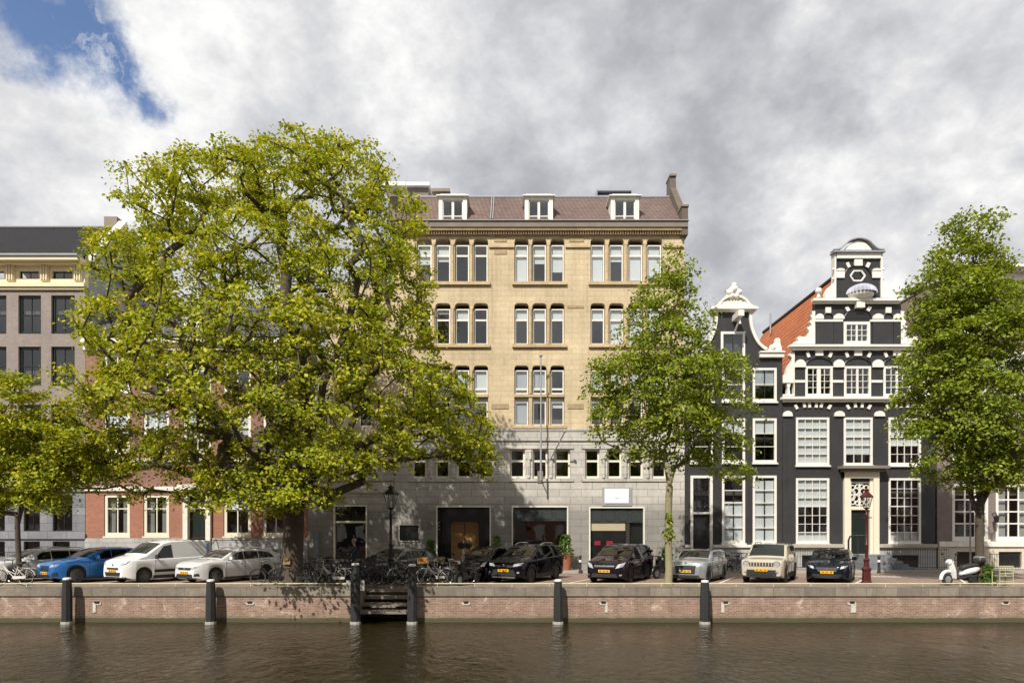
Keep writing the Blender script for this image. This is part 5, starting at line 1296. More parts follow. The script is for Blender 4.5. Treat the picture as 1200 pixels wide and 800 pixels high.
for (x, y, rx, rz, ry, dds) in ((1140, 268, 28, 22, 1.0, (0,)), (1128, 300, 34, 26, 1.1, (0,)), (1165, 305, 18, 20, .8, (0,)), (1110, 335, 44, 26, 1.4, (-.5, .5)), (1165, 350, 42, 30, 1.4, (-.5, .5)), (1095, 375, 34, 28, 1.3, (0,)), (1145, 390, 60, 32, 1.8, (-1, 1)), (1105, 420, 45, 30, 1.5, (-.6, .6)), (1190, 400, 35, 40, 1.6, (0,)),
    (1090, 455, 45, 26, 1.4, (-.5, .5)), (1150, 455, 55, 32, 1.9, (-1.2, 1.2)), (1205, 455, 35, 35, 1.5, (0,)), (1080, 490, 30, 20, 1.1, (0,)), (1125, 500, 50, 26, 1.6, (-.9, .8)), (1180, 510, 45, 30, 1.5, (-.8, .8)), (1110, 545, 38, 18, 1.2, (0,)), (1160, 550, 42, 20, 1.4, (-.5, .5)), (1200, 540, 26, 22, 1.0, (0,)), (1145, 570, 24, 10, .8, (0,))):
    for dd in dds: right.append((x, y, rx, rz, dd, ry))
tree('lime_tree', 'tall dense green tree with a dark trunk behind the white scooter', 1148, 28.6, right, 1150, 48, .145, 'leaf_green', 'bark', .16, 3.4, 33, lean=.05, low_limbs=((1190, 480, 0), (1095, 480, 0), (1140, 300, 0)))

# plants -----------------------------------------------------------
def leafy(name, mat, c, r, h, n, size, parent, seed, up=.6):
    rng = np.random.default_rng(seed); q = MB()
    for i in range(n):
        th = rng.uniform(0, 2 * PI); rr = r * rng.uniform(0, 1) ** .5; z = h * rng.uniform(0, 1)
        k = 1 - .55 * (z / h)
        p = Vector((c[0] + rr * math.cos(th) * k, c[1] + rr * math.sin(th) * k, c[2] + z))
        nrm = Vector((math.cos(th) * .8, math.sin(th) * .8, up)) + Vector(rng.normal(size=3)) * .5; nrm.normalize()
        a = nrm.orthogonal().normalized(); a.rotate(Matrix.Rotation(rng.uniform(0, 6.28), 3, nrm)); b_ = nrm.cross(a); s_ = size * rng.uniform(.6, 1.3)
        q.add([p - a * s_ * .6, p + b_ * s_ * .35, p + a * s_ * .7, p - b_ * s_ * .35], [(0, 1, 2, 3)])
    return q.build(name, M[mat], parent)
def pot_plant(px, D, label, potmat, r, ph, h, n, seed):
    b = empty('potted_plant', (FX(px, D), D, .12 if D > 36.2 else 0), 0, label, 'potted plant')
    q = MB(); q.lathe([(r * .72, 0), (r, ph * .92), (r * 1.08, ph * .93), (r * 1.08, ph), (r * .9, ph), (r * .88, ph - .06)], 0, 0, 14); q.build('pot', M[potmat], b, smooth=40)
    leafy('foliage', 'leaf_plant', (0, 0, ph - .05), r * 1.5, h, n, .14, b, seed)
    return b
pot_plant(663, 36.8, 'potted conifer-like shrub in a terracotta pot between the two shop fronts', 'terracotta', .36, .85, 1.15, 420, 1)
pot_plant(650, 36.9, 'small leafy shrub in a dark pot in front of the middle shop window', 'black_metal', .25, .5, .9, 200, 2)
pot_plant(505, 37.0, 'dark leafy shrub in a black pot left of the wooden double door', 'black_metal', .3, .7, 1.0, 260, 3)
pot_plant(582, 37.0, 'dark leafy shrub in a black pot right of the wooden double door', 'black_metal', .32, .7, 1.2, 300, 4)
pot_plant(780, 37.2, 'low leafy shrub in a dark tub under the narrow black house', 'black_metal', .4, .5, .8, 260, 6)
w_ = tag(leafy('weed_clump', 'leaf_plant', (FX(1158, 28.3), 28.3, .0), .36, .85, 520, .12, None, 8, up=.3), 'bright green weeds growing at the foot of the tree beside the scooter', 'plant')
w_ = tag(leafy('trunk_shoots', 'leaf_green', (FX(783, 28.4), 28.3, 1.95), .30, 1.1, 130, .14, None, 12), 'tuft of leafy shoots sprouting low on the pale trunk', 'shoots')
# ================================================================== VEHICLES
def interp(pts, x):
    xs = [p_[0] for p_ in pts]; zs = [p_[1] for p_ in pts]
    return float(np.interp(x, xs, zs))
def car(name, label, cat, px, D, head, paintm, S, plate='plate_yellow', rz_extra=0):
    """S: car measurements.  Built nose at x=0, tail at x=L; then turned so the nose looks along head (degrees from -X towards the canal)"""
    L_, W_, top, belt = S['L'], S['W'] / 2, S['top'], S['belt']
    xw1, xw2, rw = S['xw1'], S['xw2'], S['rw']; Ra = rw + .055
    clr = S.get('clr', .19)
    gk = S.get('lean', .26)
    root = empty(name, (0, 0, 0), 0, label, cat, 'vehicles parked nose-in along the quay')
    def wid(x):
        nf, nr = S.get('nose', .62), S.get('tail', .45)
        k = 1.0
        if x < nf: k = 1 - S.get('taper', .26) * (1 - x / nf) ** 2.4
        if x > L_ - nr: k = 1 - .14 * (1 - (L_ - x) / nr) ** 2.2
        return W_ * k
    def zbelt(x): return belt[0] + (belt[1] - belt[0]) * (x / L_)
    def bot(x):
        z = clr + (.10 * max(0, 1 - x / .35)) + (.12 * max(0, 1 - (L_ - x) / .4))
        for xw in (xw1, xw2):
            d = abs(x - xw)
            if d < Ra: z = max(z, rw + math.sqrt(Ra * Ra - d * d) * 1.0)
        return z
    def ztop(x): return interp(top, x)
    def gside(x, z): return wid(x) - .05 - gk * max(0, z - min(zbelt(x), ztop(x)))
    xs = set([0, .015, .04, .08, .14, .22, .32, .45, .6, L_ - .45, L_ - .3, L_ - .18, L_ - .09, L_ - .03, L_])
    for p_ in top: xs.add(p_[0])
    for i in range(int(L_ / .1) + 1): xs.add(round(i * .1, 3))
    for xw in (xw1, xw2):
        for k in range(-9, 10): xs.add(xw + Ra * math.sin(k * PI / 18))
        xs.add(xw - Ra - .004); xs.add(xw + Ra + .004)
    xs = sorted(x for x in xs if 0 <= x <= L_)
    rings = []
    for x in xs:
        zt = ztop(x); zs_ = min(zbelt(x), zt - .02); w_ = wid(x); zb = min(bot(x), zs_ - .12)
        mid_ = max(.5 * (zb + zs_), zb + .05)
        g = zt - zs_
        ring = [(0, max(clr, zb - 0)), (w_ - .05, zb), (w_ - .012, zb + .035), (w_, mid_), (w_ - .004, zs_ - .07), (w_ - .025, zs_ - .015), (w_ - .05, zs_ + .004)]
        if g > .12:
            zr = zt - .055; yr = gside(x, zr)
            ring += [(yr, zr), (yr - .045, zt - .012), (yr - .14, zt + .012), (0, zt + .035)]
        else:
            ring += [(w_ - .07 - .1 * g, zs_ + g * .5), (w_ * .86, zt), (w_ * .6, zt + .02), (0, zt + .035)]
        rings.append([(x, y, z) for y, z in ring])
    nr_ = len(rings[0]); q = MB()
    full = []
    for r_ in rings:
        full.append(r_ + [(x, -y, z) for x, y, z in reversed(r_[1:-1])])
    m_ = len(full[0]); vs = [v for r_ in full for v in r_]; fs = []
    for i in range(len(full) - 1):
        for j in range(m_): fs.append((i * m_ + j, i * m_ + (j + 1) % m_, (i + 1) * m_ + (j + 1) % m_, (i + 1) * m_ + j))
    fs.append(tuple(range(m_))); fs.append(tuple((len(full) - 1) * m_ + j for j in reversed(range(m_))))
    q.add(vs, fs)
    body = q.build('body', M[paintm], root, smooth=27)
    # surface lookups
    def xfront(y, z):
        xt = 0.0
        if z > ztop(0):
            a, b_ = 0, L_ * .5
            for _ in range(30):
                mm = (a + b_) / 2
                if ztop(mm) >= z: b_ = mm
                else: a = mm
            xt = b_
        xwd = 0.0
        if abs(y) > wid(0) - .012:
            a, b_ = 0, 1.0
            for _ in range(30):
                mm = (a + b_) / 2
                if wid(mm) - .012 >= abs(y): b_ = mm
                else: a = mm
            xwd = b_
        return max(xt, xwd)
    def front_patch(nm, mat, poly, off=.012, par=None, nu=5, nv=3):
        """poly: 4 (y, z) corners: bottom-left, bottom-right, top-right, top-left"""
        q = MB(); g_ = []
        for v_ in range(nv + 1):
            for u_ in range(nu + 1):
                s_, t_ = u_ / nu, v_ / nv
                y = (poly[0][0] * (1 - s_) + poly[1][0] * s_) * (1 - t_) + (poly[3][0] * (1 - s_) + poly[2][0] * s_) * t_
                z = (poly[0][1] * (1 - s_) + poly[1][1] * s_) * (1 - t_) + (poly[3][1] * (1 - s_) + poly[2][1] * s_) * t_
                g_.append((xfront(y, z) - off, y, z))
        n_ = len(g_); back = [(x + off + .03, y, z) for x, y, z in g_]
        f1 = [(a, a + 1, a + nu + 2, a + nu + 1) for v_ in range(nv) for a in range(v_ * (nu + 1), v_ * (nu + 1) + nu)]
        rim = list(range(nu + 1)) + [nu + (nu + 1) * k for k in range(1, nv + 1)] + [nv * (nu + 1) + k for k in range(nu - 1, -1, -1)] + [(nu + 1) * k for k in range(nv - 1, 0, -1)]
        f3 = [(rim[i], rim[(i + 1) % len(rim)], rim[(i + 1) % len(rim)] + n_, rim[i] + n_) for i in range(len(rim))]
        q.add(g_ + back, f1 + f3)
        return q.build(nm, M[mat], par or root, smooth=35)
    def side_patch(nm, mat, poly, side, off=.006, par=None, green=True):
        q = MB(); vs = []
        for o_ in (off, -.02):
            for x, z in poly:
                y = (gside(x, z) if green else wid(x)) + o_; vs.append((x, side * y, z))
        n_ = len(poly); q.add(vs, [tuple(range(n_))] + [(i, (i + 1) % n_, (i + 1) % n_ + n_, i + n_) for i in range(n_)])
        return q.build(nm, M[mat], par or root)
    xc, xr, xe, xt_ = S['cowl'], S['roof'], S['roofend'], S['tailx']
    def top_patch(nm, xa, xb, mat, inset=.10, n=5, off=.010):
        q = MB(); vs = []
        for i in range(n + 1):
            x = xa + (xb - xa) * i / n; zt = ztop(x)
            yy = gside(x, zt - .055) - inset
            for k in range(9):
                y = -yy + 2 * yy * k / 8; vs.append((x, y, zt + .035 - .030 * (abs(y) / max(yy, .1)) ** 2 + off))
        q.add(vs, [(i * 9 + k, i * 9 + k + 1, (i + 1) * 9 + k + 1, (i + 1) * 9 + k) for i in range(n) for k in range(8)])
        return q.build(nm, M[mat], root, smooth=60)
    top_patch('windscreen', xc + .05, xr - .04, 'windscreen')
    if not S.get('van'): top_patch('rear_window', xe + .06, xt_ - .05, 'side_glass')
    # side windows
    Bp = S['pillars']; tr_ = S.get('gtop', .10)
    for sd in (1, -1):
        edges = [(xc + S.get('af', .30), xr + .02)] + [(b_, b_ - .02) for b_ in Bp] + [S['cend']]
        for k in range(len(edges) - 1):
            a0, a1 = edges[k]; c0, c1 = edges[k + 1]
            g0 = .022 if k else 0
            xm1, xm2 = a1 + g0 + (c1 - a1) * .33, a1 + g0 + (c1 - a1) * .66
            poly = [(a0 + g0, zbelt(a0) + .03), (c0 - .022, zbelt(c0) + .03), (c1 - .022, ztop(c1) - tr_), (xm2, ztop(xm2) - tr_), (xm1, ztop(xm1) - tr_), (a1 + g0, ztop(a1 + .04) - tr_)]
            side_patch('side_window', 'side_glass', poly, sd)
        for b_ in [S.get('d0', xw1 + Ra + .12)] + list(Bp[:2]):
            side_patch('door_gap', 'dark_plastic', [(b_ - .006, clr + .12), (b_ + .006, clr + .12), (b_ + .006, zbelt(b_) - .02), (b_ - .006, zbelt(b_) - .02)], sd, .002, green=False)
        for b_ in Bp[:2]:
            q = MB(); q.box(b_ - .26, b_ - .10, sd * (wid(b_) + .0) - .03, sd * wid(b_) + .03, zbelt(b_) - .14, zbelt(b_) - .11); q.build('door_handle', M[S.get('handle', paintm)], root)
        side_patch('sill_trim', 'dark_plastic', [(xw1 + Ra, clr + .0), (xw2 - Ra, clr + .0), (xw2 - Ra, clr + S.get('cladh', .1)), (xw1 + Ra, clr + S.get('cladh', .1))], sd, .008, green=False)
        if S.get('clad'):
            for xw in (xw1, xw2):
                q = MB(); vs = []
                for k in range(15):
                    a = PI * k / 14 * 1.08 - .04 * PI
                    for r_ in (Ra - .005, Ra + .06):
                        x = xw + r_ * math.cos(a); z = rw + r_ * math.sin(a)
                        vs.append((x, sd * (wid(x) + .008), z))
                q.add(vs, [(2 * k, 2 * k + 1, 2 * k + 3, 2 * k + 2) for k in range(14)]); q.build('arch_trim', M['dark_plastic'], root)
        # mirrors
        mx = xc + .42
        q = MB(); mz = zbelt(mx) + .12; y0 = sd * (gside(mx, mz) + .02)
        q.box(mx - .06, mx + .06, min(y0 + sd * .05, y0 + sd * .24), max(y0 + sd * .05, y0 + sd * .24), mz - .07, mz + .08); q.box(mx - .03, mx + .03, min(y0 - sd * .05, y0 + sd * .08), max(y0 - sd * .05, y0 + sd * .08), mz - .06, mz - .02)
        q.build('wing_mirror', M[S.get('mirror', paintm)], root, smooth=40)
    # wheels
    for xw in (xw1, xw2):
        for sd in (1, -1):
            yo = sd * (W_ - .015); yi = sd * (W_ - .22)
            a, b_ = (yo, yi)
            q = MB(); q.lathe([(rw - .10, a - sd * .01), (rw - .03, a), (rw, a - sd * .03), (rw, b_ + sd * .03), (rw - .03, b_), (.05, b_)], xw, rw, 24, 'y'); ty = q.build('tyre', M['tyre'], None, smooth=40)
            q = MB(); R0 = rw - .095
            q.lathe([(R0 + .005, a - sd * .01), (R0 - .02, a - sd * .015), (R0 - .03, a - sd * .05)], xw, rw, 24, 'y')
            q.lathe([(.065, a - sd * .03), (.05, a - sd * .015), (.001, a - sd * .012)], xw, rw, 12, 'y')
            ns = S.get('spokes', 5)
            for k in range(ns):
                t0 = 2 * PI * k / ns + .3
                for dt in (-.16, .16):
                    q.tube([(xw + .05 * math.cos(t0), a - sd * .03, rw + .05 * math.sin(t0)), (xw + (R0 - .01) * math.cos(t0 + dt), a - sd * .025, rw + (R0 - .01) * math.sin(t0 + dt))], .017, 4)
            rim_ = q.build('rim', M[S.get('rim', 'alloy')], None, smooth=40)
            q = MB(); q.lathe([(R0, a - sd * .07), (.001, a - sd * .07)], xw, rw, 20, 'y'); dk = q
            wl_ = dk.build('wheel', M['dark_plastic'], root); ty.parent = wl_; rim_.parent = wl_
    q = MB(); q.box(.5, L_ - .5, -W_ + .24, W_ - .24, clr + .01, .62)
    for xw in (xw1, xw2): q.box(xw - Ra - .05, xw + Ra + .05, -W_ + .06, W_ - .06, clr + .08, rw + Ra + .02)
    # interior is dark behind the glass
    q.build('underbody', M['tyre'], root)
    # front
    for nm, mat, poly, off in S['front']:
        pl = [poly] if nm not in ('headlight', 'fog_light', 'side_vent') else [poly, [(-y, z) for y, z in (poly[1], poly[0], poly[3], poly[2])]]
        for p_ in pl: front_patch(nm, paintm if mat == 'body' else mat, p_, off)
    pz = S.get('plz', .45)
    q = MB(); x = xfront(0, pz); q.box(x - .035, x + .02, -.26, .26, pz - .055, pz + .055); np_ = q.build('number_plate', M[plate], root)
    q = MB()
    for k in range(8):
        if k not in (2, 5): yk = -.20 + k * .054; q.box(x - .039, x - .036, yk, yk + (.030 if k % 2 else .036), pz - .03, pz + .03)
    q.build('plate_characters', M['black_metal'], np_)
    ez = S.get('emblem')
    if ez:
        q = MB(); x = xfront(0, ez); q.lathe([(.055, x - .03), (.02, x - .035)], 0, 0, 14, 'y')
        q.v = [(y, x_, z + ez) for x_, y, z in q.v]; q.build('emblem', M['chrome'], root)
    # tail lights and rear plate
    for sd in (1, -1):
        q = MB(); zz = zbelt(L_) - .12; q.box(L_ - .16, L_ - .035, sd * (wid(L_ - .1) - .17), sd * (wid(L_ - .1) + .012), zz - .1, zz + .12) if sd > 0 else q.box(L_ - .16, L_ - .035, -(wid(L_ - .1) + .012), -(wid(L_ - .1) - .17), zz - .1, zz + .12); q.build('tail_light', M['tail_red'], root)
    if S.get('rails'):
        for sd in (1, -1):
            q = MB(); xx = [xr + .25 + (xe - xr - .35) * k / 6 for k in range(7)]
            q.tube([(x, sd * (gside(x, ztop(x)) - .08), ztop(x) + (.07 if 0 < k < 6 else .01)) for k, x in enumerate(xx)], .018, 5); q.build('roof_rail', M[S['rails']], root)
    # seats seen through the glass
    q = MB()
    for y in (-.36, .36):
        for x in (xr + .25, xr + 1.1):
            if x + .3 < xe: q.box(x, x + .14, y - .24, y + .24, .5, zbelt(x) + .28)
    q.build('seat', M['cushion'], root)
    a = R(head)
    # nose direction (-cos a, -sin a); local nose is -X
    th = a
    xn = FX(px, D)
    root.rotation_euler = (0, 0, th)
    root.location = (xn, D, 0)
    return root
M['windscreen'] = glass_mat('windscreen', (.20, .23, .22), 1.3, .015, wav=0)
M['side_glass'] = glass_mat('side_glass', (.08, .09, .09), .9, .015, wav=0)

SUV = dict(L=4.6, W=1.85, top=[(0, .62), (.03, .80), (.08, .90), (.2, .97), (.5, 1.03), (1.1, 1.12), (1.2, 1.14), (1.95, 1.54), (2.3, 1.63), (2.8, 1.665), (3.5, 1.65), (4.0, 1.58), (4.2, 1.48), (4.45, 1.12), (4.55, .95), (4.6, .7)],
           belt=(.96, 1.14), cowl=1.2, roof=2.05, roofend=3.98, tailx=4.45, xw1=.93, xw2=3.59, rw=.36, pillars=(2.32, 3.15), cend=(4.02, 3.8), clr=.22, clad=True, cladh=.17, rails='chrome', rim='alloy',
           front=[('grille', 'dark_plastic', [(-.42, .72), (.42, .72), (.46, .80), (-.46, .80)], .02), ('headlight', 'headlight', [(.44, .74), (.80, .80), (.86, .92), (.50, .86)], .015), ('lower_grille', 'dark_plastic', [(-.62, .36), (.62, .36), (.48, .62), (-.48, .62)], .02),
                  ('fog_light', 'headlight', [(.66, .46), (.74, .46), (.74, .54), (.66, .54)], .025), ('bumper_trim', 'chrome', [(-.58, .26), (.58, .26), (.54, .32), (-.54, .32)], .028)], plz=.58, emblem=.80, lean=.26)
MPV = dict(L=4.55, W=1.88, top=[(0, .60), (.03, .76), (.10, .86), (.3, .96), (.8, 1.08), (1.05, 1.14), (1.7, 1.46), (2.1, 1.60), (2.6, 1.67), (3.4, 1.66), (4.0, 1.60), (4.25, 1.5), (4.45, 1.15), (4.55, .8)],
           belt=(.93, 1.10), cowl=1.06, roof=2.0, roofend=4.05, tailx=4.45, xw1=.90, xw2=3.6, rw=.33, pillars=(2.3, 3.12), cend=(4.2, 4.0), clr=.17, af=.42, rim='alloy',
           front=[('grille', 'dark_plastic', [(-.44, .70), (.44, .70), (.48, .80), (-.48, .80)], .02), ('grille_bar', 'chrome', [(-.44, .755), (.44, .755), (.46, .79), (-.46, .79)], .03), ('headlight', 'headlight', [(.50, .66), (.80, .74), (.88, .94), (.60, .84)], .015), ('lower_grille', 'dark_plastic', [(-.60, .28), (.60, .28), (.54, .44), (-.54, .44)], .02),
                  ('fog_light', 'headlight', [(.68, .36), (.77, .36), (.77, .42), (.68, .42)], .025)], plz=.55, emblem=.775)
CLUB = dict(L=4.0, W=1.72, top=[(0, .62), (.03, .78), (.09, .88), (.3, .95), (.8, 1.0), (1.1, 1.03), (1.6, 1.33), (1.8, 1.405), (2.3, 1.43), (3.3, 1.41), (3.7, 1.36), (3.88, 1.2), (3.96, .9), (4.0, .7)],
            belt=(.90, .96), cowl=1.1, roof=1.72, roofend=3.72, tailx=3.93, xw1=.74, xw2=3.28, rw=.31, pillars=(2.15, 2.95), cend=(3.72, 3.62), clr=.16, lean=.20, clad=True, cladh=.1, taper=.30, rim='alloy', spokes=8,
            front=[('grille', 'dark_plastic', [(-.42, .42), (.42, .42), (.46, .78), (-.46, .78)], .02), ('grille_bar', 'chrome', [(-.44, .765), (.44, .765), (.46, .79), (-.46, .79)], .03), ('headlight', 'headlight', [(.52, .70), (.76, .72), (.74, .90), (.54, .88)], .018), ('lower_grille', 'dark_plastic', [(-.62, .25), (.62, .25), (.6, .36), (-.6, .36)], .02)], plz=.52, emblem=.86, mirror='car_silver')
JEEP = dict(L=4.24, W=1.81, top=[(0, .66), (.02, .88), (.06, .98), (.15, 1.02), (.5, 1.06), (1.15, 1.10), (1.65, 1.52), (1.85, 1.655), (2.3, 1.69), (3.3, 1.68), (3.9, 1.64), (4.05, 1.5), (4.18, 1.1), (4.24, .8)],
            belt=(1.02, 1.09), cowl=1.15, roof=1.86, roofend=3.92, tailx=4.14, xw1=.82, xw2=3.39, rw=.35, pillars=(2.25, 3.05), cend=(3.8, 3.75), clr=.24, lean=.17, clad=True, cladh=.2, taper=.12, nose=.4, rails='dark_plastic', rim='alloy', mirror='car_beige',
            front=[('grille', 'dark_plastic', [(-.50, .76), (.50, .76), (.50, .92), (-.50, .92)], .02), ('bumper', 'dark_plastic', [(-.82, .28), (.82, .28), (.82, .60), (-.82, .60)], .025), ('fog_light', 'headlight', [(.60, .50), (.70, .50), (.70, .58), (.60, .58)], .04), ('lower_grille', 'tyre', [(-.46, .34), (.46, .34), (.46, .48), (-.46, .48)], .04)], plz=.60)
HATCH = dict(L=4.37, W=1.80, top=[(0, .55), (.03, .70), (.08, .78), (.3, .87), (.8, .95), (1.2, .99), (1.75, 1.28), (2.05, 1.40), (2.4, 1.435), (3.1, 1.42), (3.6, 1.35), (3.9, 1.22), (4.2, 1.0), (4.3, .9), (4.37, .7)],
             belt=(.88, 1.02), cowl=1.22, roof=2.0, roofend=3.55, tailx=4.15, xw1=.88, xw2=3.53, rw=.325, pillars=(2.35, 3.1), cend=(3.72, 3.45), clr=.16, lean=.30, taper=.30, nose=.8, rim='alloy',
             front=[('grille', 'dark_plastic', [(-.36, .56), (.36, .56), (.46, .71), (-.46, .71)], .02), ('headlight', 'headlight', [(.50, .64), (.82, .72), (.86, .82), (.56, .76)], .015), ('lower_grille', 'dark_plastic', [(-.7, .24), (.7, .24), (.56, .42), (-.56, .42)], .02), ('grille_surround', 'chrome', [(-.36, .53), (.36, .53), (.37, .56), (-.37, .56)], .03)], plz=.50, emblem=.65)
BLUE = dict(L=4.36, W=1.82, top=[(0, .62), (.03, .78), (.08, .86), (.3, .94), (.8, 1.02), (1.25, 1.07), (1.85, 1.38), (2.15, 1.49), (2.5, 1.525), (3.2, 1.51), (3.7, 1.43), (4.0, 1.3), (4.2, 1.08), (4.3, .95), (4.36, .7)],
            belt=(.95, 1.08), cowl=1.26, roof=2.1, roofend=3.7, tailx=4.18, xw1=.86, xw2=3.53, rw=.36, pillars=(2.4, 3.15), cend=(3.85, 3.6), clr=.18, lean=.28, cladh=.08, rim='alloy', spokes=7,
            front=[('grille', 'dark_plastic', [(-.36, .56), (.36, .56), (.30, .78), (-.30, .78)], .02), ('headlight', 'headlight', [(.42, .70), (.82, .75), (.86, .84), (.46, .81)], .015), ('side_vent', 'dark_plastic', [(.56, .34), (.80, .34), (.78, .52), (.62, .46)], .02), ('lower_grille', 'dark_plastic', [(-.5, .26), (.5, .26), (.44, .40), (-.44, .40)], .02)], plz=.46, emblem=.86)
VAN = dict(L=4.42, W=1.84, top=[(0, .64), (.03, .84), (.10, .94), (.3, 1.04), (.75, 1.16), (.95, 1.21), (1.6, 1.62), (1.85, 1.76), (2.2, 1.83), (3.0, 1.85), (4.0, 1.83), (4.3, 1.78), (4.38, 1.4), (4.42, .8)],
           belt=(1.00, 1.10), cowl=.98, roof=1.80, roofend=4.2, tailx=4.35, xw1=.86, xw2=3.52, rw=.33, pillars=(), cend=(2.25, 2.2), clr=.19, lean=.14, van=True, af=.36, cladh=.14, rim='alloy', handle='dark_plastic', mirror='dark_plastic', gtop=.16,
           front=[('grille', 'dark_plastic', [(-.40, .62), (.40, .62), (.42, .70), (-.42, .70)], .02), ('headlight', 'headlight', [(.48, .78), (.78, .84), (.84, 1.0), (.62, .92)], .015), ('lower_grille', 'dark_plastic', [(-.50, .34), (.50, .34), (.56, .50), (-.56, .50)], .02), ('bumper', 'dark_plastic', [(-.78, .25), (.78, .25), (.76, .31), (-.76, .31)], .02)], plz=.56, emblem=.82)
WAGON = dict(L=4.62, W=1.81, top=[(0, .58), (.03, .74), (.08, .82), (.3, .91), (.8, .98), (1.2, 1.02), (1.8, 1.32), (2.1, 1.42), (2.5, 1.46), (3.3, 1.45), (4.0, 1.38), (4.25, 1.28), (4.48, 1.02), (4.58, .9), (4.62, .7)],
             belt=(.90, 1.03), cowl=1.22, roof=2.02, roofend=4.1, tailx=4.46, xw1=.92, xw2=3.60, rw=.33, pillars=(2.4, 3.2), cend=(4.12, 3.82), clr=.16, lean=.28, taper=.28, nose=.75, rails='chrome', rim='alloy',
             front=[('grille', 'dark_plastic', [(-.40, .60), (.40, .60), (.46, .70), (-.46, .70)], .02), ('headlight', 'headlight', [(.46, .62), (.82, .70), (.86, .80), (.50, .73)], .015), ('lower_grille', 'dark_plastic', [(-.6, .24), (.6, .24), (.5, .42), (-.5, .42)], .02), ('fog_light', 'dark_plastic', [(.64, .34), (.78, .34), (.76, .46), (.66, .44)], .02)], plz=.48, emblem=.66)
MICRO = dict(L=2.7, W=1.56, top=[(0, .62), (.03, .80), (.10, .92), (.3, 1.02), (.6, 1.12), (1.0, 1.38), (1.25, 1.50), (1.6, 1.55), (2.1, 1.52), (2.4, 1.42), (2.62, 1.1), (2.7, .8)],
             belt=(.95, 1.05), cowl=.62, roof=1.2, roofend=2.2, tailx=2.6, xw1=.45, xw2=2.26, rw=.29, pillars=(1.95,), cend=(2.4, 2.25), clr=.16, lean=.22, taper=.22, rim='alloy', d0=.85, af=.25,
             front=[('grille', 'dark_plastic', [(-.3, .55), (.3, .55), (.34, .68), (-.34, .68)], .02), ('headlight', 'headlight', [(.42, .68), (.66, .72), (.70, .90), (.50, .86)], .015), ('lower_grille', 'dark_plastic', [(-.5, .25), (.5, .25), (.44, .42), (-.44, .42)], .02)], plz=.45)

def nose_px(px_left, D0): return px_left
# px is the image column of the middle of the nose, D its distance
car('parked_car', 'silver estate car at the far left behind the thin tree and white bicycle', 'car', -22, 29.1, 60, 'car_silver_white', WAGON)
car('parked_car', 'bright blue compact suv parked left of the white van', 'car', 52, 28.9, 60, 'car_blue', BLUE)
vn = car('parked_van', 'white delivery van with dark side stripe and small blue lettering', 'van', 132, 28.9, 61, 'car_white', VAN)
car('parked_car', 'silvery white estate car dappled by the shade of the big tree', 'car', 216, 28.9, 60, 'car_silver_white', WAGON)
car('parked_car', 'dark silver car parked behind the crowd of bicycles', 'car', 428, 30.4, 60, 'car_grey', HATCH)
car('parked_car', 'tiny black city car squeezed in beside the black suv', 'car', 553, 30.0, 66, 'car_black', MICRO)
car('parked_car', 'black suv with chrome roof rails facing the canal below the middle shop window', 'car', 590, 28.9, 62, 'car_black', SUV)
car('parked_car', 'dark plum people carrier in front of the shop with red notices', 'car', 708, 28.9, 62, 'car_plum', MPV)
car('parked_car', 'silver small estate with a black grille, partly behind the pale tree trunk', 'car', 803, 29.3, 58, 'car_silver', CLUB)
car('parked_car', 'beige boxy off-roader with black bumper and roof rails', 'car', 892, 29.0, 59, 'car_beige', JEEP)
jp = bpy.context.scene.collection.objects[-1]
while jp.parent: jp = jp.parent
for k in range(8):
    y = -.43 + k * .123; q = MB(); q.box(-.012, .012, y - .018, y + .018, .765, .915); o = q.build('grille_slat', M['car_beige'], jp); o.location.x = -.005
for sd in (-1, 1):
    q = MB(); q.lathe([(.115, -.0), (.115, -.03), (.09, -.035), (.001, -.03)], 0, 0, 18, 'y'); q.v = [(y, x_, z) for x_, y, z in q.v]; o = q.build('headlight', M['headlight'], jp, smooth=40); o.location = (.03, sd * .635, .845)
    q = MB(); q.lathe([(.14, -.0), (.14, -.02), (.115, -.022)], 0, 0, 18, 'y'); q.v = [(y, x_, z) for x_, y, z in q.v]; o = q.build('headlight_ring', M['dark_plastic'], jp, smooth=40); o.location = (.035, sd * .635, .845)
car('parked_car', 'low dark blue-black hatchback beside the red street lamp', 'car', 969, 28.9, 60, 'car_dark_blue', HATCH)
# stripe and lettering on the van's side
for sd in (1, -1):
    q = MB()
    for xa, xb, z0, z1 in ((1.32, 3.05, .46, .58), (3.98, 4.3, .46, .58)): q.box(xa, xb, sd * .92 - .012, sd * .92 + .012, z0, z1)
    q.build('side_stripe', M['dark_plastic'], vn)
    q = MB()
    for k in range(6): q.box(3.95, 4.07, sd * (.87 - .14 * max(0, k * .09 - .0)) - .02, sd * (.91 - .14 * max(0, k * .07)) + .0, 1.12 + k * .095, 1.18 + k * .095)
    q.build('lettering', M['blue_ink'], vn)

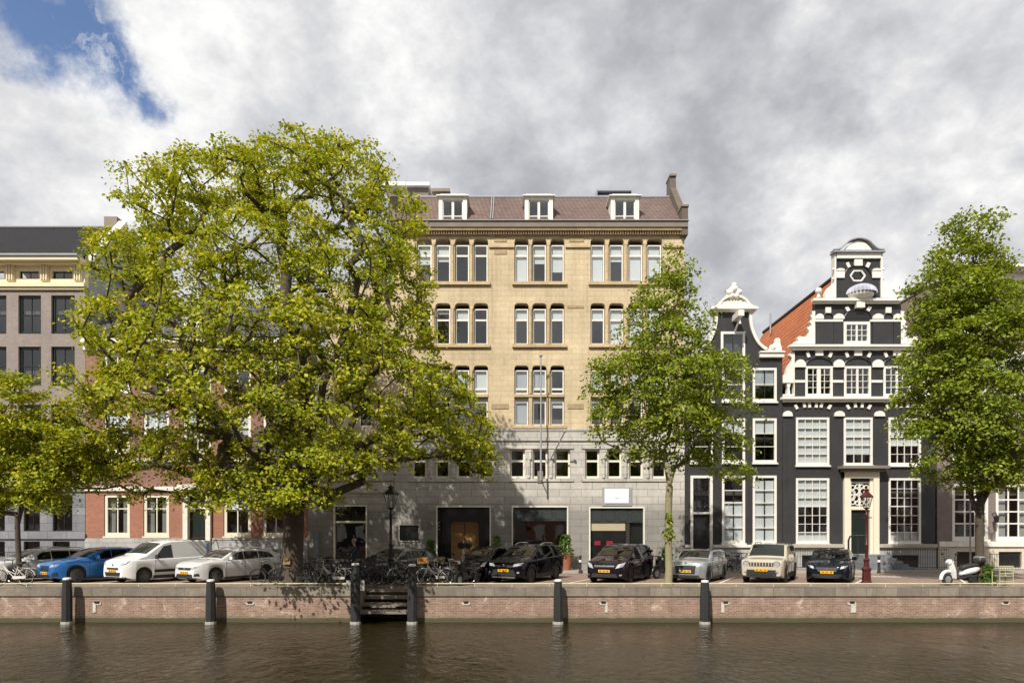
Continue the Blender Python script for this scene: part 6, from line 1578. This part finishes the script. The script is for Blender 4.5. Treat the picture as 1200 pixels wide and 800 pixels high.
# ================================================================== BICYCLES
def ring(q, c, r, tr, n=28, m_=5):
    """torus in the x-z plane"""
    k = len(q.v)
    for i in range(n):
        a = 2 * PI * i / n
        for j in range(m_):
            b_ = 2 * PI * j / m_; rr = r + tr * math.cos(b_)
            q.v.append((c[0] + rr * math.cos(a), c[1] + tr * math.sin(b_), c[2] + rr * math.sin(a)))
    for i in range(n):
        for j in range(m_):
            q.f.append((k + i * m_ + j, k + ((i + 1) % n) * m_ + j, k + ((i + 1) % n) * m_ + (j + 1) % m_, k + i * m_ + (j + 1) % m_)); q.mi.append(q.cur)
BM = {}
def bike_meshes():
    # nose at -x; wheels 0.34 m radius, wheelbase 1.08
    fx_, rx_ = -.54, .54
    q = MB()
    q.tube([(-.40, 0, .86), (-.34, 0, .72), (.06, 0, .34)], .019, 6)               # down tube
    q.tube([(-.36, 0, .80), (-.2, 0, .62), (.1, 0, .48)], .016, 6)               # low top tube
    q.tube([(.06, 0, .30), (.20, 0, .80)], .018, 6)                               # seat tube
    for s_ in (-.06, .06):
        q.tube([(.07, s_ * .6, .31), (rx_, s_, .34)], .010, 5); q.tube([(.17, s_ * .4, .70), (rx_, s_, .34)], .009, 5)
        q.tube([(-.41, s_ * .8, .70), (-.47, s_, .52), (fx_, s_, .34)], .011, 5)
    q.tube([(-.41, 0, .70), (-.36, 0, 1.02)], .016, 6)
    q.tube([(rx_ + .375 * math.cos(a), 0, .34 + .375 * math.sin(a)) for a in [R(t_) for t_ in range(15, 175, 16)]], .016, 4)
    q.tube([(fx_ + .375 * math.cos(a), 0, .34 + .375 * math.sin(a)) for a in [R(t_) for t_ in range(20, 175, 16)]], .016, 4)
    q.prism([(.02, .26), (rx_ + .03, .30), (rx_ + .03, .39), (.04, .40)], -.075, -.055)
    BM['frame'] = q
    for nm, cx in (('wheel_front', fx_), ('wheel_rear', rx_)):
        q = MB(); ring(q, (cx, 0, .34), .325, .022); q.lathe([(.03, -.04), (.03, .04)], cx, .34, 8, 'y')
        for k in range(12):
            a = 2 * PI * k / 12; q.tube([(cx + .03 * math.cos(a), .02 * (-1) ** k, .34 + .03 * math.sin(a)), (cx + .31 * math.cos(a), 0, .34 + .31 * math.sin(a))], .003, 3)
        BM[nm] = q
    for nm, cx in (('rim_front', fx_), ('rim_rear', rx_)):
        q = MB(); ring(q, (cx, 0, .34), .300, .011, 28, 4); BM[nm] = q
    q = MB(); q.tube([(-.20, .30, 1.06), (-.34, .27, 1.08), (-.40, .1, 1.05), (-.37, 0, 1.03), (-.40, -.1, 1.05), (-.34, -.27, 1.08), (-.20, -.30, 1.06)], .012, 6)
    q.tube([(-.20, .30, 1.06), (-.10, .31, 1.05)], .018, 6); q.tube([(-.20, -.30, 1.06), (-.10, -.31, 1.05)], .018, 6); BM['handlebar'] = q
    q = MB(); q.prism([(.10, .93), (.16, .90), (.38, .90), (.40, .97), (.34, .98), (.2, .955), (.10, .955)], -.07, .07); q.tube([(.20, 0, .78), (.22, 0, .91)], .013, 5); BM['saddle'] = q
    q = MB()
    for s_ in (-.06, .06): q.tube([(.30, s_, .74), (.86, s_, .74), (.90, s_, .70)], .008, 4); q.tube([(.62, s_, .74), (.55, s_, .36)], .007, 4)
    for x in (.35, .5, .65, .8): q.tube([(x, -.06, .745), (x, .06, .745)], .007, 4)
    BM['luggage_rack'] = q
    q = MB(); q.tube([(.06, -.09, .30), (.0, -.09, .17)], .01, 4); q.box(-.05, .05, -.18, -.09, .15, .175); q.tube([(.06, .06, .30), (.12, .07, .43)], .01, 4); q.box(.07, .17, .08, .17, .42, .445); q.lathe([(.09, -.05), (.09, -.045)], .06, .30, 14, 'y'); BM['pedals'] = q
    q = MB()
    q.box(-.66, -.36, -.18, .18, .88, .89); q.box(-.66, -.65, -.18, .18, .89, 1.13); q.box(-.37, -.36, -.18, .18, .89, 1.13); q.box(-.65, -.37, -.18, -.17, .89, 1.13); q.box(-.65, -.37, .17, .18, .89, 1.13); BM['crate'] = q
bike_meshes()
BME = {}
def bmesh_of(nm, mat):
    k = (nm, mat)
    if k not in BME: BME[k] = BM[nm].mesh({'wheel_front': 'front_wheel', 'wheel_rear': 'rear_wheel'}.get(nm, nm), M[mat], 45)
    return BME[k]
def bike(px, D, rz, mat, label, crate=None, lean=4, rim='alloy', z=0, group='bicycles parked along the quay'):
    r = empty('bicycle', (FX(px, D), D, z), 0, label, 'bicycle', group)
    r.rotation_euler = (R(lean), 0, R(rz))
    def p(nm, nm2, mt, par=r):
        o = bpy.data.objects.new(nm2, bmesh_of(nm, mt)); C.objects.link(o); o.parent = par; return o
    p('frame', 'frame', mat); 
    for a in ('front', 'rear'):
        w_ = p('wheel_' + a, 'wheel', 'tyre'); p('rim_' + a, 'rim', rim, w_)
    p('handlebar', 'handlebar', 'chrome' if mat in ('bike_white', 'bike_grey') else 'bike_black'); p('saddle', 'saddle', 'cushion'); p('luggage_rack', 'luggage_rack', mat); p('pedals', 'pedals', 'bike_black')
    if crate: p('crate', 'basket', crate)
    return r
bike(14, 28.0, 3, 'bike_white', 'white bicycle leaning against the thin tree at the far left', lean=-6, rim='bike_white')
bike(24, 29.0, -20, 'bike_black', 'black bicycle just behind the white bicycle by the thin tree', lean=5)
bike(318, 27.95, 4, 'bike_black', 'black bicycle in front of the rear wheel of the silvery estate car', lean=5)
bike(350, 27.8, -8, 'bike_black', 'dark bicycle leaning on the big tree trunk', lean=-8, crate='wicker')
bike(382, 28.3, -2, 'bike_grey', 'grey bicycle with pale rims, first one right of the big trunk', lean=5)
bike(374, 28.9, 14, 'bike_black', 'black bicycle behind the grey one right of the big trunk', lean=-4)
bike(398, 29.3, -20, 'bike_blue', 'dark blue bicycle deep in the crowd right of the big trunk', lean=6, crate='bike_black')
bike(404, 28.7, 60, 'bike_black', 'black bicycle standing nose to the canal left of the tall mooring post', lean=6)
bike(366, 29.7, -32, 'bike_green', 'green bicycle at the back right of the big trunk', lean=4)
bike(434, 28.6, 5, 'bike_black', 'black bicycle above the left edge of the water stairs', lean=4)
bike(450, 28.9, -3, 'bike_grey', 'dark grey bicycle above the middle of the water stairs', lean=-5, rim='rail')
bike(428, 29.4, 35, 'bike_red', 'dark red bicycle behind the bicycles above the stairs', lean=5)
bike(446, 29.7, -40, 'bike_black', 'black bicycle with a front crate behind the water stairs', lean=5, crate='bike_black')
bike(468, 28.8, 62, 'bike_white', 'bicycle with white rims turned to the canal above the stairs', lean=8, rim='bike_white')
bike(478, 29.4, 20, 'bike_black', 'black bicycle behind the white-capped post', lean=-6)
bike(498, 28.7, 10, 'bike_black', 'black bicycle just right of the white-capped mooring post', lean=5)
bike(508, 29.2, 40, 'bike_black', 'bicycle carrying an orange front crate right of the stairs', lean=-5, crate='orange_crate')
bike(520, 28.6, -12, 'bike_grey', 'grey bicycle at the front of the group right of the stairs', lean=7)
bike(532, 29.2, 55, 'bike_blue', 'blue bicycle turned to the canal at the right end of the group', lean=6)
bike(524, 29.9, -35, 'bike_black', 'black bicycle at the back of the group right of the stairs', lean=-5, crate='wicker')
bike(546, 28.9, 70, 'bike_black', 'last black bicycle of the quay group, beside the tiny black car', lean=8)
bike(488, 30.0, -55, 'bike_teal', 'teal bicycle at the back of the group behind the white-capped post', lean=5)
bike(340, 28.7, 25, 'bike_grey', 'grey bicycle half hidden behind the big trunk', lean=5)
bike(390, 28.0, -10, 'bike_white', 'pale bicycle at the very front between the big trunk and the tall post', lean=6, rim='rail')
bike(413, 29.0, 8, 'bike_blue', 'blue bicycle directly behind the tall mooring post', lean=-5)
bike(455, 28.3, 14, 'bike_black', 'black bicycle nearest the top step of the water stairs', lean=5)
bike(510, 28.2, -18, 'bike_white', 'cream bicycle at the front of the group right of the stairs', lean=-6, rim='rail')
bike(536, 28.2, 30, 'bike_grey', 'grey bicycle at the front right end of the group beside the scooter', lean=5)
G2 = 'bicycles parked against the house fronts'
bike(847, 36.4, 8, 'bike_black', 'black bicycle at the black house front left of the beige off-roader', lean=-4, group=G2)
bike(858, 36.1, -14, 'bike_grey', 'grey bicycle with a black basket left of the beige off-roader', lean=5, crate='bike_black', group=G2)
bike(869, 36.6, 30, 'bike_black', 'black bicycle turned slightly, nearest the beige off-roader at the house front', lean=5, group=G2)
bike(283, 37.0, 5, 'bike_black', 'black bicycle by the red brick house front behind the estate car roof', lean=-5, z=.12, group=G2)
bike(305, 37.1, -6, 'bike_green', 'green bicycle by the red brick house front under its fourth window', lean=-5, z=.12, group=G2)
bike(326, 37.0, 10, 'bike_black', 'black bicycle by the red brick house just left of the big trunk', lean=-5, z=.12, group=G2)

# ================================================================== SCOOTERS
def loft(q, secs, n=12):
    """secs: (x, z_lo, z_hi, half width)"""
    k = len(q.v)
    for x, z0, z1, hw in secs:
        for j in range(n):
            a = 2 * PI * j / n; c_, s_ = math.cos(a), math.sin(a)
            q.v.append((x, hw * math.copysign(abs(c_) ** .7, c_), (z0 + z1) / 2 + (z1 - z0) / 2 * math.copysign(abs(s_) ** .7, s_)))
    for i in range(len(secs) - 1):
        for j in range(n):
            q.f.append((k + i * n + j, k + i * n + (j + 1) % n, k + (i + 1) * n + (j + 1) % n, k + (i + 1) * n + j)); q.mi.append(q.cur)
    q.f.append(tuple(k + j for j in range(n))); q.mi.append(q.cur); q.f.append(tuple(k + (len(secs) - 1) * n + j for j in range(n))); q.mi.append(q.cur)
def scooter(px, D, rz, mat, label, screen=True, box=True):
    r = empty('motor_scooter', (FX(px, D), D, 0), R(rz), label, 'scooter')
    q = MB(); loft(q, [(.04, .42, .52, .10), (.14, .42, .64, .16), (.35, .44, .72, .19), (.65, .48, .77, .18), (.88, .56, .76, .12), (.98, .64, .72, .05)]); q.build('body', M[mat], r, smooth=50)
    q = MB()
    q.v = []; vs = []
    for i in range(7):
        t_ = i / 6; z = .28 + .72 * t_; x = -.40 - .16 * t_; hw = .24 - .10 * abs(t_ - .45) * 1.4
        for j in range(7):
            u_ = -1 + j / 3; vs.append((x + .10 * u_ * u_ - .05, hw * u_, z))
    q.add(vs, [(i * 7 + j, i * 7 + j + 1, (i + 1) * 7 + j + 1, (i + 1) * 7 + j) for i in range(6) for j in range(6)]); loft(q, [(-.64, .88, 1.04, .06), (-.56, .84, 1.10, .14), (-.42, .88, 1.08, .13)]); q.build('leg_shield', M[mat], r, smooth=50)
    q = MB(); q.tube([(-.62 - .34 * math.cos(a) * 1.0, 0, .25 + .34 * math.sin(a)) for a in [R(t_) for t_ in range(0, 120, 12)]], .075, 8); q.build('front_mudguard', M[mat], r, smooth=60)
    for cx in (-.64, .66):
        q = MB(); ring(q, (cx, 0, .25), .20, .06, 22, 8); w_ = q.build('wheel', M['tyre'], r, smooth=60)
        q = MB(); q.lathe([(.15, -.05), (.05, -.06), (.05, .06), (.15, .05)], cx, .25, 14, 'y'); q.build('rim', M['alloy'], w_)
    q = MB(); q.tube([(-.62, .07, .27), (-.50, .05, .95)], .02, 6); q.tube([(-.50, -.33, 1.08), (-.53, -.1, 1.04), (-.53, .1, 1.04), (-.50, .33, 1.08)], .016, 6); q.build('handlebar', M['black_metal'], r)
    for s_ in (-1, 1):
        q = MB(); q.tube([(-.52, s_ * .22, 1.06), (-.55, s_ * .34, 1.28)], .008, 4); q.ball((-.55, s_ * .35, 1.32), .065, 8, 6); q.build('mirror', M['black_metal'], r, smooth=60)
    q = MB(); loft(q, [(.02, .64, .74, .10), (.10, .66, .84, .15), (.5, .74, .90, .17), (.82, .76, .92, .12)]); q.build('seat', M['cushion'], r, smooth=60)
    q = MB(); q.ball((-.66, 0, .96), .075, 10, 6); q.build('headlight', M['headlight'], r, smooth=60)
    q = MB(); q.box(.93, .97, -.09, .09, .58, .68); q.build('tail_light', M['tail_red'], r)
    q = MB(); q.tube([(.35, .19, .22), (.85, .20, .30)], .045, 8); q.box(.3, .8, .08, .16, .18, .32); q.build('exhaust', M['black_metal'], r)
    q = MB(); loft(q, [(-.42, .25, .36, .13), (.16, .25, .38, .17)]); loft(q, [(.1, .24, .50, .12), (.5, .22, .50, .15)]); q.box(.28, .62, -.20, -.12, .16, .40); q.box(-.475, -.455, -.08, .08, .45, .62); q.build('engine_cover', M['dark_plastic'], r, smooth=50)
    q = MB(); loft(q, [(.16, .30, .40, .205), (.5, .28, .42, .215), (.8, .34, .44, .18)]); q.build('side_trim', M['dark_plastic'], r, smooth=50)
    if screen:
        q = MB(); vs = []
        for i in range(6):
            t_ = i / 5
            for j in range(7):
                u_ = -1 + j / 3; vs.append((-.60 + .16 * t_ + .08 * u_ * u_, (.20 - .05 * t_) * u_, 1.02 + .52 * t_))
        q.add(vs, [(i * 7 + j, i * 7 + j + 1, (i + 1) * 7 + j + 1, (i + 1) * 7 + j) for i in range(5) for j in range(6)]); q.build('windscreen', M['lamp_glass'], r, smooth=60)
    if box:
        q = MB(); loft(q, [(.80, .92, 1.10, .15), (.86, .90, 1.16, .21), (1.08, .90, 1.17, .21), (1.16, .93, 1.10, .16)]); bx_ = q.build('top_box', M['dark_plastic'], r, smooth=50)
        q = MB(); loft(q, [(.84, 1.10, 1.18, .17), (.90, 1.10, 1.22, .20), (1.08, 1.10, 1.21, .19), (1.13, 1.10, 1.16, .16)]); q.build('lid', M['car_silver'], bx_, smooth=50)
        q = MB(); q.box(1.10, 1.165, -.17, .17, .96, 1.0); q.build('reflector', M['tail_red'], bx_)
    return r
scooter(1125, 28.3, 12, 'scooter_white', 'white motor scooter with windscreen and top box beside the dark trunk')
scooter(779, 32.3, 40, 'bike_black', 'black motor scooter behind the pale trunk between two cars', box=False)
scooter(548, 28.45, 60, 'bike_black', 'black motor scooter nosed to the canal beside the tiny black car', box=False)

# ================================================================== LAMPS, CHAIR, RAILINGS
def street_lamp(px, D, mat, label, H=4.05):
    r = empty('street_lamp', (FX(px, D), D, 0), 0, label, 'street lamp')
    q = MB(); q.lathe([(.26, 0), (.26, .10), (.22, .14), (.20, .55), (.24, .60), (.24, .66), (.15, .74), (.12, .95), (.15, 1.0), (.15, 1.06), (.09, 1.12)], 0, 0, 8, a0=PI / 8); q.build('base', M[mat], r, smooth=30)
    q = MB(); q.lathe([(.085, 1.12), (.075, 1.6), (.10, 1.64), (.10, 1.70), (.07, 1.74), (.055, 2.9), (.085, 2.95), (.085, 3.0), (.05, 3.05), (.045, 3.25)], 0, 0, 10); q.tube([(-.28, 0, 2.86), (.28, 0, 2.86)], .022, 6); q.build('post', M[mat], r, smooth=35)
    q = MB()
    z0, z1 = 3.28, H - .32
    cr = [(math.cos(R(60 * k)), math.sin(R(60 * k))) for k in range(6)]
    for k in range(6): q.tube([(.15 * cr[k][0], .15 * cr[k][1], z0), (.31 * cr[k][0], .31 * cr[k][1], z1)], .015, 5)
    q.lathe([(.05, z0 - .08), (.17, z0), (.17, z0 + .02)], 0, 0, 6); q.lathe([(.36, z1), (.37, z1 + .04), (.24, z1 + .15), (.12, z1 + .24), (.12, z1 + .30), (.15, z1 + .32), (.02, z1 + .40), (.02, z1 + .46)], 0, 0, 6)
    ln = q.build('lantern', M[mat], r)
    q = MB(); q.lathe([(.145, z0 + .03), (.295, z1 - .01)], 0, 0, 6); q.f = q.f[:6]; q.mi = q.mi[:6]; q.build('lamp_glass', M['lamp_glass'], ln)
    q = MB(); q.lathe([(.05, z0 + .03), (.06, z0 + .3), (.02, z0 + .34)], 0, 0, 10); q.build('lamp_tube', M['sign_white'], ln)
    return r
street_lamp(1015.5, 28.9, 'red_iron', 'old cast iron street lamp painted dark red beside the dark hatchback').scale = (.82, .82, 1)
street_lamp(458, 29.3, 'black_metal', 'black cast iron street lamp rising from the crowd of bicycles', 4.2)
r = empty('garden_chair', (FX(1175, 27.7), 27.7, 0), R(178), 'pale green-yellow slatted metal chair on the quay right of the weeds', 'chair')
def cb(nm, *boxes):
    q = MB()
    for b_ in boxes: q.box(*b_)
    return q.build(nm, M['bench_paint'], r)
for x in (-.28, .26):
    cb('leg', (x, x + .03, -.24, -.21, 0, .66)); cb('leg', (x, x + .03, .21, .24, 0, .86))
cb('seat', *[(-.25, .25, -.22 + k * .09, -.15 + k * .09, .42, .44) for k in range(5)])
cb('backrest', (-.25, .26, .215, .235, .80, .86), (-.25, .26, .215, .235, .66, .70), (-.25, .26, .215, .235, .52, .56))
cb('armrest', (-.285, -.235, -.24, .21, .66, .685)); cb('armrest', (.245, .295, -.24, .21, .66, .685))
cb('stretcher', (-.25, .26, -.235, -.215, .12, .15), (-.25, .26, .22, .235, .20, .23))
def railing(px0, px1, D, z0, z1, label, step=.13, mat='black_metal', top=None):
    x0, x1 = FX(px0, D), FX(px1, D); r_ = empty('iron_railing', ((x0 + x1) / 2, D, z0), 0, label, 'railing'); hw = (x1 - x0) / 2
    q = MB(); q.box(-hw, hw, -.015, .015, z1 - z0 - .03, z1 - z0); q.box(-hw, hw, -.015, .015, .12, .15); q.build('rail_bar', M[mat], r_)
    q = MB(); n = int((x1 - x0) / step)
    for i in range(n + 1): xx_ = -hw + (x1 - x0) * i / n; q.tube([(xx_, 0, .0), (xx_, 0, z1 - z0 + (.06 if i % 4 == 0 else 0))], .009, 4)
    q.build('bars', M[mat], r_)
    return r_
railing(932, 984, 37.0, .12, 1.15, 'black iron railing before the basement left of the carved door')
railing(1040, 1112, 36.9, .12, 1.25, 'black iron railing before the basement right of the carved door')
railing(838, 880, 37.3, .12, 1.05, 'black iron railing at the foot of the narrow black house')
railing(1160, 1196, 37.0, .12, 1.0, 'black iron railing before the cream basement wall of the far right house')
railing(0, 60, 37.1, .12, 1.1, 'black iron railing before the brown house at the far left')
q = MB(); q.tube([(FX(1137, 35.9), 35.9, 0), (FX(1137, 35.9), 35.9, 4.2)], [.05, .035], 8)
tag(q.build('sign_pole', M['lead'], smooth=40), 'thin grey pole on the pavement just left of the dark trunk', 'pole')
r = empty('hand_cart', (FX(1087, 36.0), 36.0, 0), R(20), 'black bicycle trailer-like planter box before the right stoop', 'planter')
bpy.data.objects.remove(r)
# low bollards on the pavement
for i, (px, lb) in enumerate(((680, 'low iron bollard on the pavement between the suv and the people carrier'), (925, 'low iron bollard on the pavement right of the beige off-roader'), (1030, 'low iron bollard on the pavement behind the red lamp'))):
    D = 35.8; b = empty('pavement_bollard', (FX(px, D), D, 0), 0, lb, 'bollard', 'small iron bollards along the pavement')
    q = MB(); q.lathe([(.10, 0), (.09, .1), (.07, .15), (.06, .8), (.08, .83), (.08, .9), (.05, .97)], 0, 0, 10); q.build('post', M['cushion'], b, smooth=40)
    q = MB(); q.lathe([(.074, .60), (.072, .72)], 0, 0, 10); q.build('white_band', M['pole_cap'], b, smooth=40)

# ================================================================== CYCLIST
def skin_body(name, verts, edges, radii, mats, parent=None, matfn=None):
    me = bpy.data.meshes.new(name); me.from_pydata(verts, edges, [])
    o = bpy.data.objects.new(name, me); C.objects.link(o)
    md = o.modifiers.new('skin', 'SKIN'); md.use_smooth_shade = True
    sv = me.skin_vertices[0].data
    for i, r_ in enumerate(radii): sv[i].radius = (r_ if isinstance(r_, tuple) else (r_, r_)); sv[i].use_root = (i == 0)
    o.modifiers.new('sub', 'SUBSURF').levels = 2
    dg = bpy.context.evaluated_depsgraph_get(); dg.update()
    m2 = bpy.data.meshes.new_from_object(o.evaluated_get(dg))
    o.modifiers.clear(); o.data = m2
    m2.materials.clear()
    for m_ in mats: m2.materials.append(m_)
    if matfn:
        for p_ in m2.polygons: p_.material_index = matfn(p_.center)
    m2.polygons.foreach_set('use_smooth', [True] * len(m2.polygons))
    if parent is not None: o.parent = parent
    return o
cb_ = bike(413, 33.6, 30, 'bike_black', 'black bicycle being ridden by a person along the road', lean=0, group='bicycles ridden on the road')
pr = empty('person', (FX(413, 33.6), 33.6, 0), R(30), 'person with grey hair and dark jacket riding a bicycle past the arched shop window', 'person')
V = [(.20, 0, 1.02), (.16, 0, 1.22), (.12, 0, 1.42), (.10, 0, 1.53), (.08, 0, 1.60), (.06, 0, 1.72), (.055, 0, 1.80),
     (.13, .18, 1.45), (.0, .24, 1.22), (-.17, .28, 1.09), (.13, -.18, 1.45), (.0, -.24, 1.22), (-.17, -.28, 1.09),
     (.19, .10, .98), (-.16, .12, .86), (.06, .12, .46), (-.04, .13, .42),
     (.19, -.10, .98), (-.10, -.12, .68), (-.02, -.12, .24), (-.12, -.13, .20), (-.03, 0, 1.70)]
E = [(0, 1), (1, 2), (2, 3), (3, 4), (4, 5), (5, 6), (2, 7), (7, 8), (8, 9), (2, 10), (10, 11), (11, 12), (0, 13), (13, 14), (14, 15), (15, 16), (0, 17), (17, 18), (18, 19), (19, 20), (5, 21)]
Rr = [(.16, .13), (.15, .12), (.17, .12), .06, .055, .095, .08, .07, .048, .035, .07, .048, .035, .10, .07, .045, .04, .10, .07, .045, .04, .03]
def mf(c_):
    if c_.z > 1.53 or (c_.x < -.13 and c_.z > 1.0): return 0
    if c_.z > .98: return 1
    if c_.z < .22 or (c_.x < .08 and abs(c_.z - .42) < .07 and c_.y > 0): return 3
    return 2
skin_body('body', V, E, Rr, [M['skin'], M['jacket'], M['trousers'], M['tyre']], pr, mf)
q = MB(); q.ball((.085, 0, 1.79), .115, 12, 8, 1.0); q.build('hair', M['hair_grey'], pr, smooth=60)

# graffiti lettering becomes a mesh
dg = bpy.context.evaluated_depsgraph_get(); dg.update()
gm = bpy.data.meshes.new_from_object(g_.evaluated_get(dg))
go = bpy.data.objects.new('graffiti_lettering', gm); C.objects.link(go); go.parent = b3; go.matrix_local = g_.matrix_local.copy()
go.rotation_euler = (R(90), 0, 0); go.location = (FX(493.5), WF - .067, FZ(620))
bpy.data.objects.remove(g_)
